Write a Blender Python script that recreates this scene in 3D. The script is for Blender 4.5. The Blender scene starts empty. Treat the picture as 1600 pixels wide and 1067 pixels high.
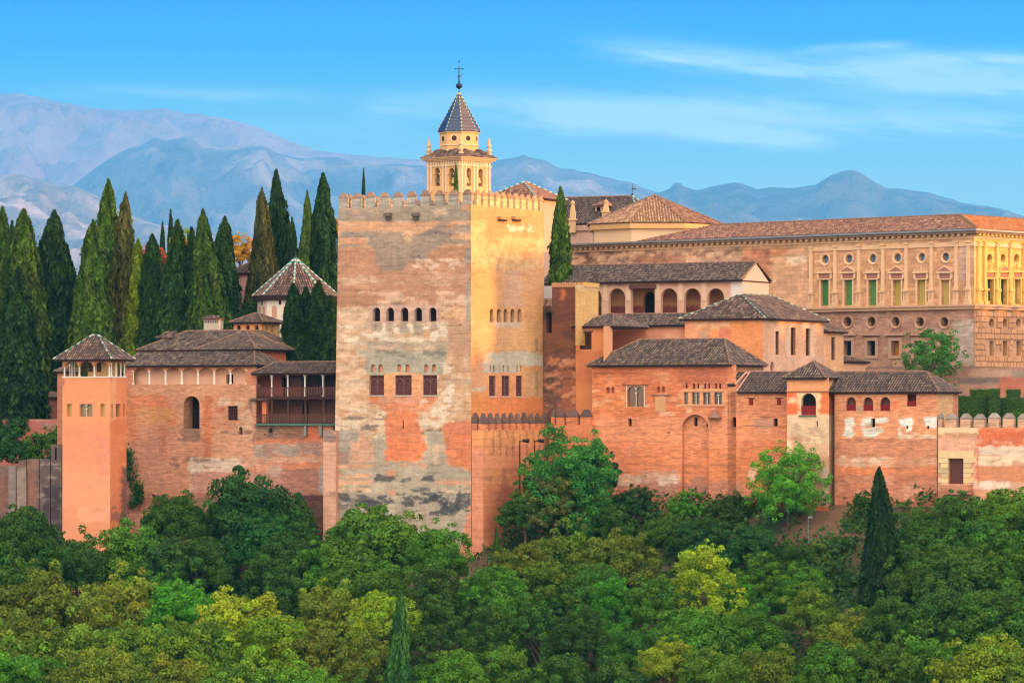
import bpy, math, random
import numpy as np
from math import sin, cos, radians, pi, sqrt
from mathutils import Vector, Euler

F = 5880.0            # focal length in photo pixels (1600 wide)
CAMZ = 60.0           # height of the viewpoint
HOR = 640.0           # picture row of the horizon
scene = bpy.context.scene
COLL = scene.collection

# ------------------------------------------------------------ camera
cam_d = bpy.data.cameras.new("camera")
cam = bpy.data.objects.new("camera", cam_d); COLL.objects.link(cam)
cam.location = (0, 0, CAMZ)
cam.rotation_euler = (pi / 2, 0, 0)
cam_d.sensor_width = 36.0
cam_d.lens = 36.0 * F / 1600.0
cam_d.shift_y = (HOR - 533.5) / 1600.0
cam_d.clip_start = 1.0
cam_d.clip_end = 60000.0
scene.camera = cam

# ------------------------------------------------------------ light
SUN_AZ = -9.0         # degrees from +X towards +Y
SUN_EL = 5.5
sd = bpy.data.lights.new("sun", 'SUN'); sun = bpy.data.objects.new("sun", sd); COLL.objects.link(sun)
sd.energy = 5.0; sd.angle = radians(0.53); sd.color = (1.0, 0.46, 0.10)
svec = Vector((cos(radians(SUN_EL)) * cos(radians(SUN_AZ)), cos(radians(SUN_EL)) * sin(radians(SUN_AZ)), sin(radians(SUN_EL))))
sun.rotation_euler = svec.to_track_quat('Z', 'Y').to_euler()

world = bpy.data.worlds.new("World"); scene.world = world; world.use_nodes = True
wt = world.node_tree; wt.nodes.clear()
def WN(t, **kw):
    n = wt.nodes.new(t)
    for k, v in kw.items(): setattr(n, k, v)
    return n
def wmath(op, a, b=None, c=None, clamp=False):
    n = wt.nodes.new('ShaderNodeMath'); n.operation = op; n.use_clamp = clamp
    for i, v in enumerate((a, b, c)):
        if v is None: continue
        if isinstance(v, (int, float)): n.inputs[i].default_value = v
        else: wt.links.new(v, n.inputs[i])
    return n.outputs[0]
wout = WN('ShaderNodeOutputWorld'); wbg = WN('ShaderNodeBackground')
sky = WN('ShaderNodeTexSky', sky_type='NISHITA'); sky.sun_disc = False
sky.sun_elevation = radians(SUN_EL + 8); sky.sun_rotation = pi / 2 - radians(SUN_AZ)
sky.altitude = 700; sky.air_density = 1.0; sky.dust_density = 0.6; sky.ozone_density = 3.0
tc = WN('ShaderNodeTexCoord'); sep = WN('ShaderNodeSeparateXYZ'); wt.links.new(tc.outputs['Generated'], sep.inputs[0])
horiz = wmath('SQRT', wmath('ADD', wmath('MULTIPLY', sep.outputs[0], sep.outputs[0]), wmath('MULTIPLY', sep.outputs[1], sep.outputs[1])))
az = wmath('ARCTAN2', sep.outputs[0], sep.outputs[1])          # 0 = north of the view, radians
el = wmath('ARCTAN2', sep.outputs[2], horiz)
# cirrus: thin streaks laid out by azimuth and elevation
def streak(a0, a1, e0, slope, w, s, seed):
    """a soft band from azimuth a0 to a1 at elevation e0 (photo pixels turned into angles)"""
    A0, A1 = (a0 - 800) / F, (a1 - 800) / F
    E0 = (HOR - e0) / F; W = w / F
    comb = WN('ShaderNodeCombineXYZ'); wt.links.new(wmath('MULTIPLY', wmath('ADD', az, wmath('MULTIPLY', el, 1.5)), 30.0), comb.inputs[0]); wt.links.new(wmath('MULTIPLY_ADD', el, 190.0, wmath('MULTIPLY', az, 14.0)), comb.inputs[1]); comb.inputs[2].default_value = seed
    nz = WN('ShaderNodeTexNoise'); nz.inputs['Scale'].default_value = 1.0; nz.inputs['Detail'].default_value = 7; nz.inputs['Roughness'].default_value = .62
    wt.links.new(comb.outputs[0], nz.inputs['Vector'])
    wob = wmath('MULTIPLY', wmath('SUBTRACT', nz.outputs[0], .5), 1.9 * W)
    c = wmath('ADD', wmath('SUBTRACT', el, wmath('MULTIPLY', wmath('SUBTRACT', az, (A0 + A1) / 2), slope)), wob)
    d = wmath('DIVIDE', wmath('SUBTRACT', c, E0), W)
    g = wmath('EXPONENT', wmath('MULTIPLY', wmath('MULTIPLY', d, d), -1.0))
    m = wmath('DIVIDE', wmath('SUBTRACT', az, (A0 + A1) / 2), (A1 - A0) / 2)
    m2 = wmath('MULTIPLY', m, m); m4 = wmath('MULTIPLY', m2, m2)
    e = wmath('EXPONENT', wmath('MULTIPLY', m4, -1.3))
    fib = wmath('MULTIPLY_ADD', nz.outputs[0], 3.2, -.98, clamp=True)
    return wmath('MULTIPLY', wmath('MULTIPLY', g, e), wmath('MULTIPLY', fib, s))
cl = None
for args in [(930, 1420, 102, -.11, 20, .95, 1.3), (1300, 1680, 120, -.05, 24, .7, 4.4), (1380, 1720, 140, -.07, 15, 1.0, 7.7),
             (1330, 1720, 98, -.02, 14, .8, 9.1), (740, 1240, 172, -.03, 27, 1.0, 2.2), (1040, 1300, 214, -.08, 17, .95, 5.5), (820, 1120, 190, .03, 20, .7, 6.6),
             (1000, 1720, 196, -.02, 24, .75, 3.1), (1180, 1290, 165, -.05, 9, .6, 6.1), (1240, 1420, 78, .05, 7, .6, 8.3), (60, 560, 150, -.01, 12, .45, 11.),
             (560, 780, 165, .05, 24, .6, 12.), (-100, 700, 210, .0, 40, .25, 14.), (1100, 1720, 160, -.03, 40, .3, 15.)]:
    s_ = streak(*args); cl = s_ if cl is None else wmath('ADD', cl, s_)
cl = wmath('MINIMUM', cl, .85)
# clear evening sky: Nishita, deepened towards azure away from the sun, plus an added warm fill high behind the viewpoint for the shaded walls
tint = WN('ShaderNodeMix', data_type='RGBA', blend_type='MULTIPLY'); tint.inputs['Factor'].default_value = 1.0
wt.links.new(sky.outputs[0], tint.inputs['A'])
ramp = WN('ShaderNodeValToRGB'); wt.links.new(wmath('MULTIPLY', el, 1 / .16, clamp=True), ramp.inputs[0])
cr = ramp.color_ramp; RS = 4.0; SK = .80
stops = [(0.0, (3.4, 3.0, 2.35)), (0.38, (3.0, 2.7, 2.2)), (0.50, (1.5, 1.95, 2.2)), (0.60, (.25, 1.0, 2.3)), (0.70, (.0, .42, 2.3)), (1.0, (.0, .4, 2.2))]
while len(cr.elements) < len(stops): cr.elements.new(.5)
for e_, (p_, c_) in zip(cr.elements, stops): e_.position = p_; e_.color = (c_[0] * SK / RS, c_[1] * SK / RS, c_[2] * SK / RS, 1)
wt.links.new(ramp.outputs[0], tint.inputs['B'])
gain = WN('ShaderNodeVectorMath', operation='SCALE'); wt.links.new(tint.outputs['Result'], gain.inputs[0]); gain.inputs['Scale'].default_value = RS
mixc = WN('ShaderNodeMix', data_type='RGBA'); wt.links.new(cl, mixc.inputs['Factor']); wt.links.new(gain.outputs[0], mixc.inputs['A'])
mixc.inputs['B'].default_value = (11.5, 12.0, 12.0, 1)
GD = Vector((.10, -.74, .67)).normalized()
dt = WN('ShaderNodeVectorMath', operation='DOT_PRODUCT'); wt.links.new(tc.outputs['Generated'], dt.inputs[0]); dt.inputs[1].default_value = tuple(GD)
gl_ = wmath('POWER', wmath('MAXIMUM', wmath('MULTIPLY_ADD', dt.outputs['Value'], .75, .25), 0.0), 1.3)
fill_glow = WN('ShaderNodeVectorMath', operation='SCALE'); fill_glow.inputs[0].default_value = (25.5, 20.8, 15.6); wt.links.new(gl_, fill_glow.inputs['Scale'])
addg = WN('ShaderNodeVectorMath', operation='ADD'); wt.links.new(mixc.outputs['Result'], addg.inputs[0]); wt.links.new(fill_glow.outputs[0], addg.inputs[1])
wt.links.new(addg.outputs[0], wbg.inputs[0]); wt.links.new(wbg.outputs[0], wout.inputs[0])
wbg.inputs[1].default_value = 0.12

scene.view_settings.view_transform = 'Standard'; scene.view_settings.look = 'None'
scene.view_settings.gamma = 1.0; scene.view_settings.use_curve_mapping = False
scene.view_settings.exposure = 0.60
scene.cycles.max_bounces = 6; scene.cycles.diffuse_bounces = 3; scene.cycles.glossy_bounces = 2
scene.cycles.transmission_bounces = 3; scene.cycles.transparent_max_bounces = 6; scene.cycles.volume_bounces = 1
scene.cycles.use_denoising = True
scene.cycles.filter_width = 1.2

# ------------------------------------------------------------ helpers
GAIN = np.array([0.67, 0.73, 0.63])
def lin(c):
    c = np.asarray(c, float) / 255.0
    return np.where(c <= .04045, c / 12.92, ((c + .055) / 1.055) ** 2.4)
def C(*c):
    """albedo of a surface that looks like this 8-bit colour in the open shade of the photograph"""
    return np.clip(lin(c) * GAIN, 0, .92)

def _hash(ix, iy, seed):
    h = (ix.astype(np.int64) * 374761393 + iy.astype(np.int64) * 668265263 + seed * 1442695041) & 0xffffffff
    h = ((h ^ (h >> 13)) * 1274126177) & 0xffffffff
    return ((h ^ (h >> 16)) & 0xffff) / 65535.0
def vn(x, y, seed=0):
    x = np.asarray(x, float); y = np.asarray(y, float)
    ix = np.floor(x).astype(np.int64); iy = np.floor(y).astype(np.int64); fx = x - ix; fy = y - iy
    fx = fx * fx * (3 - 2 * fx); fy = fy * fy * (3 - 2 * fy)
    a = _hash(ix, iy, seed); b = _hash(ix + 1, iy, seed); c = _hash(ix, iy + 1, seed); d = _hash(ix + 1, iy + 1, seed)
    return (a * (1 - fx) + b * fx) * (1 - fy) + (c * (1 - fx) + d * fx) * fy
def fbm(x, y, seed=0, o=4):
    r = 0; a = .5; s = 0
    for i in range(o):
        r = r + a * vn(x * 2 ** i, y * 2 ** i, seed + i * 17); s += a; a *= .55
    return r / s

def xyz(px, py, Y):
    return Vector(((px - 800) / F * Y, Y, CAMZ + (HOR - py) / F * Y))
def proj(p):
    return 800 + p[0] / p[1] * F, HOR - (p[2] - CAMZ) / p[1] * F

class Pl:
    """a vertical plane through ground point P running along the unit direction d"""
    def __init__(s, P, d, sh=0.0):
        s.P = np.array([P[0], P[1]], float); s.d = np.array(d, float)
        s.n = np.array([d[1], -d[0]]); s.P = s.P + s.n * sh
    def u(s, px):
        k = (px - 800) / F
        return (k * s.P[1] - s.P[0]) / (s.d[0] - k * s.d[1])
    def Y(s, u): return s.P[1] + s.d[1] * u
    def z(s, px, py): return CAMZ + (HOR - py) / F * s.Y(s.u(px))
    def pt(s, u, z, o=0.0):
        return (s.P[0] + s.d[0] * u + s.n[0] * o, s.P[1] + s.d[1] * u + s.n[1] * o, z)
    def off(s, o): return Pl(s.P, s.d, o)

class Fr:
    """a rectangular building seen corner on: front plane N and its side plane W meeting at the corner"""
    def __init__(s, px, Y, th=29.0):
        t = radians(th); s.th = t
        s.C = np.array([(px - 800) / F * Y, Y]); s.R = np.array([cos(t), -sin(t)]); s.B = np.array([sin(t), cos(t)])
        s.N = Pl(s.C, s.R); s.W = Pl(s.C, s.B)
    def xy(s, u, v): return s.C + s.R * u + s.B * v
    def p(s, u, v, z):
        q = s.xy(u, v); return Vector((q[0], q[1], z))
    def z(s, u, v, py): return CAMZ + (HOR - py) / F * s.xy(u, v)[1]
    def back(s, v): return Pl(s.C + s.B * v, s.R)        # plane parallel to the front, v behind it
def frame_on(pl, px, v=0.0, th=29.0):
    """frame whose corner stands on plane pl at picture column px, then moved v straight back"""
    q = np.array(pl.pt(pl.u(px), 0)[:2]); f = Fr(800, 400, th)
    f.C = q + f.B * v; f.N = Pl(f.C, f.R); f.W = Pl(f.C, f.B); return f

# ------------------------------------------------------------ materials
MATS = {}
def surf(name, rough=.85, var=.25, scale=3.0, bump=.3, bdist=.03, kind='noise', metal=0.0, spec=.25, obj_color=False, trans=0.0):
    """Col attribute multiplied by procedural wear, with matching bump"""
    if name in MATS: return MATS[name]
    m = bpy.data.materials.new(name); m.use_nodes = True; nt = m.node_tree; N = nt.nodes; L = nt.links
    b = N['Principled BSDF']; b.inputs['Roughness'].default_value = rough; b.inputs['Metallic'].default_value = metal
    b.inputs['Specular IOR Level'].default_value = spec
    at = N.new('ShaderNodeAttribute'); at.attribute_name = 'Col'
    def math(op, a, b2=None, c=None, clamp=False):
        n = N.new('ShaderNodeMath'); n.operation = op; n.use_clamp = clamp
        for i, v in enumerate((a, b2, c)):
            if v is None: continue
            if isinstance(v, (int, float)): n.inputs[i].default_value = v
            else: L.new(v, n.inputs[i])
        return n.outputs[0]
    def noise(vec, sc, det=4, rg=.6, mul=None):
        n = N.new('ShaderNodeTexNoise'); n.inputs['Scale'].default_value = sc; n.inputs['Detail'].default_value = det; n.inputs['Roughness'].default_value = rg
        if mul is not None:
            mp = N.new('ShaderNodeMapping'); mp.inputs['Scale'].default_value = mul; L.new(vec, mp.inputs[0]); vec = mp.outputs[0]
        L.new(vec, n.inputs['Vector']); return n.outputs[0]
    if kind in ('wall', 'brick', 'ashlar'):
        ua = N.new('ShaderNodeAttribute'); ua.attribute_name = 'uvw'; vec = ua.outputs['Vector']
    else:
        t = N.new('ShaderNodeTexCoord'); vec = t.outputs['Object']
    n1 = noise(vec, scale, 5, .65); h = n1
    fac = math('MULTIPLY_ADD', n1, 2 * var, 1 - var)
    if kind in ('wall', 'brick', 'ashlar'):
        st = noise(vec, 1.0, 5, .7, (.55, 7.0, 1))             # thin horizontal layers of rammed earth or brick courses
        st2 = noise(vec, 1.0, 3, .6, (.9, 2.2, 1))
        big = noise(vec, .22, 3, .55)
        drip = noise(vec, 1.0, 4, .7, (3.0, .22, 1))
        k = {'wall': (.22, .24, .28, .2), 'brick': (.22, .22, .30, .16), 'ashlar': (.2, .14, .2, .2)}[kind]
        for nn, amp in ((st, k[0]), (st2, k[1]), (big, k[2]), (drip, k[3])):
            fac = math('MULTIPLY', fac, math('MULTIPLY_ADD', nn, 2 * amp, 1 - amp))
        # dark eroded flecks
        fl = noise(vec, 1.0, 6, .75, (1.6, 5.5, 1))
        flm = math('MULTIPLY', math('SUBTRACT', fl, .62), 9.0, clamp=True)
        fac = math('MULTIPLY', fac, math('MULTIPLY_ADD', flm, -.24, 1.0))
        h = math('ADD', math('MULTIPLY', st, .6), math('MULTIPLY', n1, .5)); h = math('SUBTRACT', h, math('MULTIPLY', flm, .4))
        if kind in ('brick', 'ashlar'):
            br = N.new('ShaderNodeTexBrick'); L.new(vec, br.inputs['Vector'])
            br.inputs['Scale'].default_value = 1.0
            br.inputs['Brick Width'].default_value = .62 if kind == 'brick' else 1.05
            br.inputs['Row Height'].default_value = .16 if kind == 'brick' else .46
            br.inputs['Mortar Size'].default_value = .018 if kind == 'brick' else .022
            br.inputs['Color1'].default_value = (.78, .78, .78, 1); br.inputs['Color2'].default_value = (1.15, 1.15, 1.15, 1)
            br.inputs['Mortar'].default_value = (.95, .95, .95, 1) if kind == 'brick' else (.72, .72, .72, 1)
            bw = N.new('ShaderNodeRGBToBW'); L.new(br.outputs['Color'], bw.inputs[0]); fac = math('MULTIPLY', fac, bw.outputs[0])
            h = math('SUBTRACT', h, math('MULTIPLY', br.outputs['Fac'], .5))
    elif kind == 'leaf':
        pass
    mx = N.new('ShaderNodeVectorMath'); mx.operation = 'SCALE'; L.new(at.outputs['Color'], mx.inputs[0])
    L.new(fac, mx.inputs['Scale']); col = mx.outputs[0]
    if obj_color:
        oi = N.new('ShaderNodeObjectInfo'); mm = N.new('ShaderNodeVectorMath'); mm.operation = 'MULTIPLY'
        L.new(oi.outputs['Color'], mm.inputs[0]); L.new(at.outputs['Color'], mm.inputs[1]); col = mm.outputs[0]
    L.new(col, b.inputs['Base Color'])
    if bump > 0 and kind != 'leaf':
        bp = N.new('ShaderNodeBump'); bp.inputs['Strength'].default_value = bump; bp.inputs['Distance'].default_value = bdist
        L.new(h, bp.inputs['Height']); L.new(bp.outputs[0], b.inputs['Normal'])
    if trans > 0:
        tr = N.new('ShaderNodeBsdfTranslucent'); L.new(col, tr.inputs[0]); ms = N.new('ShaderNodeMixShader'); ms.inputs[0].default_value = trans
        out = N['Material Output']; L.new(b.outputs[0], ms.inputs[1]); L.new(tr.outputs[0], ms.inputs[2]); L.new(ms.outputs[0], out.inputs[0])
    MATS[name] = m; return m
M_WALL = surf('rammed_earth', var=.26, scale=3.4, bump=1.0, bdist=.07, kind='wall')
M_BRICK = surf('brickwork', var=.22, scale=3.4, bump=.9, bdist=.05, kind='brick')
M_ASHLAR = surf('ashlar', var=.14, scale=2.5, bump=.35, bdist=.03, kind='ashlar')
M_PLAIN = surf('plaster', var=.12, scale=.8, bump=.15, bdist=.02)
M_STONE = surf('stone', var=.22, scale=1.6, bump=.4, bdist=.03)
M_TILE = surf('clay_tile', var=.16, scale=1.5, bump=.2, bdist=.02, rough=.9)
M_WOOD = surf('timber', var=.3, scale=4, bump=.2, bdist=.01)
M_METAL = surf('metal', var=.15, scale=3, bump=0, rough=.45, metal=.6)
M_DARK = surf('dark_interior', var=.1, scale=1, bump=0, rough=1, spec=0)
M_GLASS = surf('window_glass', var=.25, scale=.7, bump=0, rough=.12, spec=.6)
M_GLAZE = surf('glazed_tile', var=.1, scale=3, bump=0, rough=.3, spec=.5)
M_LEAF = surf('leaves', rough=.62, kind='leaf', obj_color=True, trans=.30, spec=.08, bump=0)
PAL_ORANGE = None
M_BARK = surf('bark', var=.35, scale=5, bump=.4, bdist=.02)
M_SOIL = surf('soil', var=.4, scale=.6, bump=.5, bdist=.1)
M_ROCK = surf('mountain_rock', var=.5, scale=.003, bump=1.0, bdist=160, rough=1, spec=.02)

# ------------------------------------------------------------ mesh accumulation
class MB:
    def __init__(s): s.v = []; s.f = []; s.c = []; s.w = []; s.n = 0
    def add(s, verts, faces, col=(.5, .5, .5), uvw=None):
        V = np.asarray(verts, float).reshape(-1, 3); k = len(V)
        col = np.asarray(col, float)
        if col.ndim == 1: col = np.tile(col, (k, 1))
        if uvw is None: uvw = V
        s.v.append(V); s.c.append(col); s.w.append(np.asarray(uvw, float))
        n = s.n; s.f.extend([tuple(i + n for i in f) for f in faces]); s.n += k
        return s
    def box(s, pl, u0, u1, z0, z1, o0, o1, col, skipback=False):
        """box standing on plane pl between offsets o0..o1 outward"""
        V = [pl.pt(u, z, o) for o in (o0, o1) for (u, z) in ((u0, z0), (u1, z0), (u1, z1), (u0, z1))]
        W = [(u, z, o) for o in (o0, o1) for (u, z) in ((u0, z0), (u1, z0), (u1, z1), (u0, z1))]
        Fs = [(4, 5, 6, 7), (0, 4, 7, 3), (5, 1, 2, 6), (7, 6, 2, 3), (0, 1, 5, 4)]
        if not skipback: Fs.append((3, 2, 1, 0))
        return s.add(V, Fs, col, W)
    def pbox(s, pl, x0, y0, x1, y1, o0, o1, col, xr=None, **k):
        xr = (x0 + x1) / 2 if xr is None else xr
        return s.box(pl, pl.u(x0), pl.u(x1), pl.z(xr, y1), pl.z(xr, y0), o0, o1, col, **k)
    def tube(s, p0, p1, r0, r1, n=8, col=(.5, .5, .5), cap=True):
        p0 = Vector(p0); p1 = Vector(p1); d = (p1 - p0).normalized()
        a = d.orthogonal().normalized(); b = d.cross(a)
        V = []; 
        for p, r in ((p0, r0), (p1, r1)):
            for i in range(n):
                t = 2 * pi * i / n; V.append(p + (a * cos(t) + b * sin(t)) * r)
        Fs = [(i, (i + 1) % n, n + (i + 1) % n, n + i) for i in range(n)]
        if cap: Fs += [tuple(range(n))[::-1], tuple(range(n, 2 * n))]
        return s.add(V, Fs, col)
    def lathe(s, base, prof, n=10, col=(.5, .5, .5), rot=0.0):
        """prof: list of (radius, height) from the base upward"""
        base = Vector(base); V = []; k = len(prof)
        for r, h in prof:
            for i in range(n):
                t = 2 * pi * i / n + rot; V.append(base + Vector((cos(t) * r, sin(t) * r, h)))
        Fs = [(j * n + i, j * n + (i + 1) % n, (j + 1) * n + (i + 1) % n, (j + 1) * n + i) for j in range(k - 1) for i in range(n)]
        Fs += [tuple(range(n))[::-1], tuple(range((k - 1) * n, k * n))]
        return s.add(V, Fs, col)
    def build(s, name, mat, parent=None, smooth=False):
        me = bpy.data.meshes.new(name)
        V = np.concatenate(s.v); 
        q = parent
        while q is not None: V = V - np.array(q.location); q = q.parent
        me.from_pydata(V.tolist(), [], s.f)
        c = np.concatenate(s.c); a = me.attributes.new('Col', 'FLOAT_COLOR', 'POINT')
        a.data.foreach_set('color', np.concatenate([c, np.ones((len(c), 1))], 1).astype(np.float32).ravel())
        w = np.concatenate(s.w); a = me.attributes.new('uvw', 'FLOAT_VECTOR', 'POINT')
        a.data.foreach_set('vector', w.astype(np.float32).ravel())
        if smooth: me.polygons.foreach_set('use_smooth', [True] * len(me.polygons))
        me.materials.append(mat); me.update()
        o = bpy.data.objects.new(name, me); COLL.objects.link(o)
        if parent is not None: o.parent = parent
        return o

def thing(name, label, cat, loc=(0, 0, 0), group=None):
    o = bpy.data.objects.new(name, None); COLL.objects.link(o); o.location = loc; o.empty_display_size = .5
    o['label'] = label; o['category'] = cat
    if group: o['group'] = group
    return o
def tag(o, label, cat, group=None):
    o['label'] = label; o['category'] = cat
    if group: o['group'] = group
    return o

# ------------------------------------------------------------ painted wear (patches of plaster, repairs and stains)
def inpoly(px, py, poly):
    r = np.zeros(px.shape, bool); n = len(poly); j = n - 1
    for i in range(n):
        xi, yi = poly[i]; xj, yj = poly[j]
        if yi != yj:
            c = ((yi > py) != (yj > py)) & (px < (xj - xi) * (py - yi) / (yj - yi) + xi)
            r ^= c
        j = i
    return r
def paint(base, patches=(), bl=.06, bw=2.2, bh=.85, seed=1, mott=.0, mcol=None, msc=.8, fine=.05, lines=.0):
    """returns f(px, py, u, z) -> colours; patches are outlines of worn areas given in picture coordinates"""
    base = np.asarray(base, float)
    def f(px, py, u, z):
        px = np.asarray(px, float); py = np.asarray(py, float)
        col = np.tile(base, (len(px), 1))
        row = np.floor(z / bh).astype(int); cl_ = np.floor(u / bw + row * .37 + _hash(row, row * 0, 5) * 3)
        t = _hash(cl_.astype(np.int64), row, seed)
        if mcol is not None:
            k = fbm(u / msc / 1.6, z / msc, seed + 3, 4)
            k = np.clip((k - (.62 - mott * .3)) * 9, 0, 1)[:, None]
            col = col * (1 - k * .85) + np.asarray(mcol) * k * .85
        k3 = None
        for i, pt in enumerate(patches):
            poly, c = pt[0], np.asarray(pt[1], float); al = pt[2] if len(pt) > 2 else 1.0; rag = pt[3] if len(pt) > 3 else 3.5
            fill = pt[4] if len(pt) > 4 else 0.0          # share eaten away by noise
            if len(poly) == 4 and not isinstance(poly[0], (tuple, list)):
                x0, y0, x1, y1 = poly; poly = [(x0, y0), (x1, y0), (x1, y1), (x0, y1)]
            xs = [q[0] for q in poly]; ys = [q[1] for q in poly]
            sel = (px > min(xs) - 12) & (px < max(xs) + 12) & (py > min(ys) - 12) & (py < max(ys) + 12)
            if not sel.any(): continue
            x, y, uu, zz = px[sel], py[sel], u[sel], z[sel]
            m = 0; r3 = np.floor(zz / .3).astype(np.int64)
            dx = (fbm(uu * 1.6, zz * 2.4, seed + i * 7, 5) - .5) * 2 * rag * 2.0 + (_hash(r3, r3 * 0 + i, seed) - .5) * min(rag, 4) * 1.1; dy = (fbm(uu * 1.4, zz * 3.0, seed + 50 + i * 7, 5) - .5) * 2 * rag * 1.2
            al = al * (.80 + .2 * (fbm(uu * 2.2, zz * 3.5, seed + 77 + i, 3)))
            for ox in (-1.1, 0, 1.1):
                for oy in (-.9, 0, .9): m = m + inpoly(x + dx + ox, y + dy + oy, poly)
            m = m / 9.0
            if fill > 0:
                q = fbm(uu * .9, zz * 2.0, seed + 91 + i, 4); m = m * np.clip((q - fill) * 10, 0, 1)
            m = (m * al)[:, None]; col[sel] = col[sel] * (1 - m) + c * m
        col = col * (1 + (t[:, None] - .5) * 2 * bl)
        if lines > 0:                                       # joints between the rammed lifts
            fr = z / bh + (vn(u * .6, z * .2, seed + 8) - .5) * .16; d = np.abs(fr - np.round(fr)) * bh
            g = fbm(u * .7, z * 1.5, seed + 33, 3)
            k = (np.clip(1 - d / .11, 0, 1) * np.clip((g - .42) * 5, 0, 1))[:, None] * lines
            col = col * (1 - k)
        col = col * (1 + (fbm(u * 1.7, z * 4.0, seed + 5, 3)[:, None] - .5) * 2 * fine * 2)
        return np.clip(col, .004, .92)
    return f
def flat(c):
    c = np.asarray(c, float)
    return lambda px, py, u, z: np.tile(c, (len(u), 1))

class Hole:
    def __init__(s, x0, y0, x1, y1, kind='rect', d=.45, fill='dark', col=None, name='window'):
        s.x0, s.y0, s.x1, s.y1, s.kind, s.d, s.fill, s.col, s.name = x0, y0, x1, y1, kind, d, fill, col, name

def pxy(pl, U, Z):
    X = pl.P[0] + pl.d[0] * U; Y = pl.P[1] + pl.d[1] * U
    return 800 + X / Y * F, HOR - (Z - CAMZ) / Y * F

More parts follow.
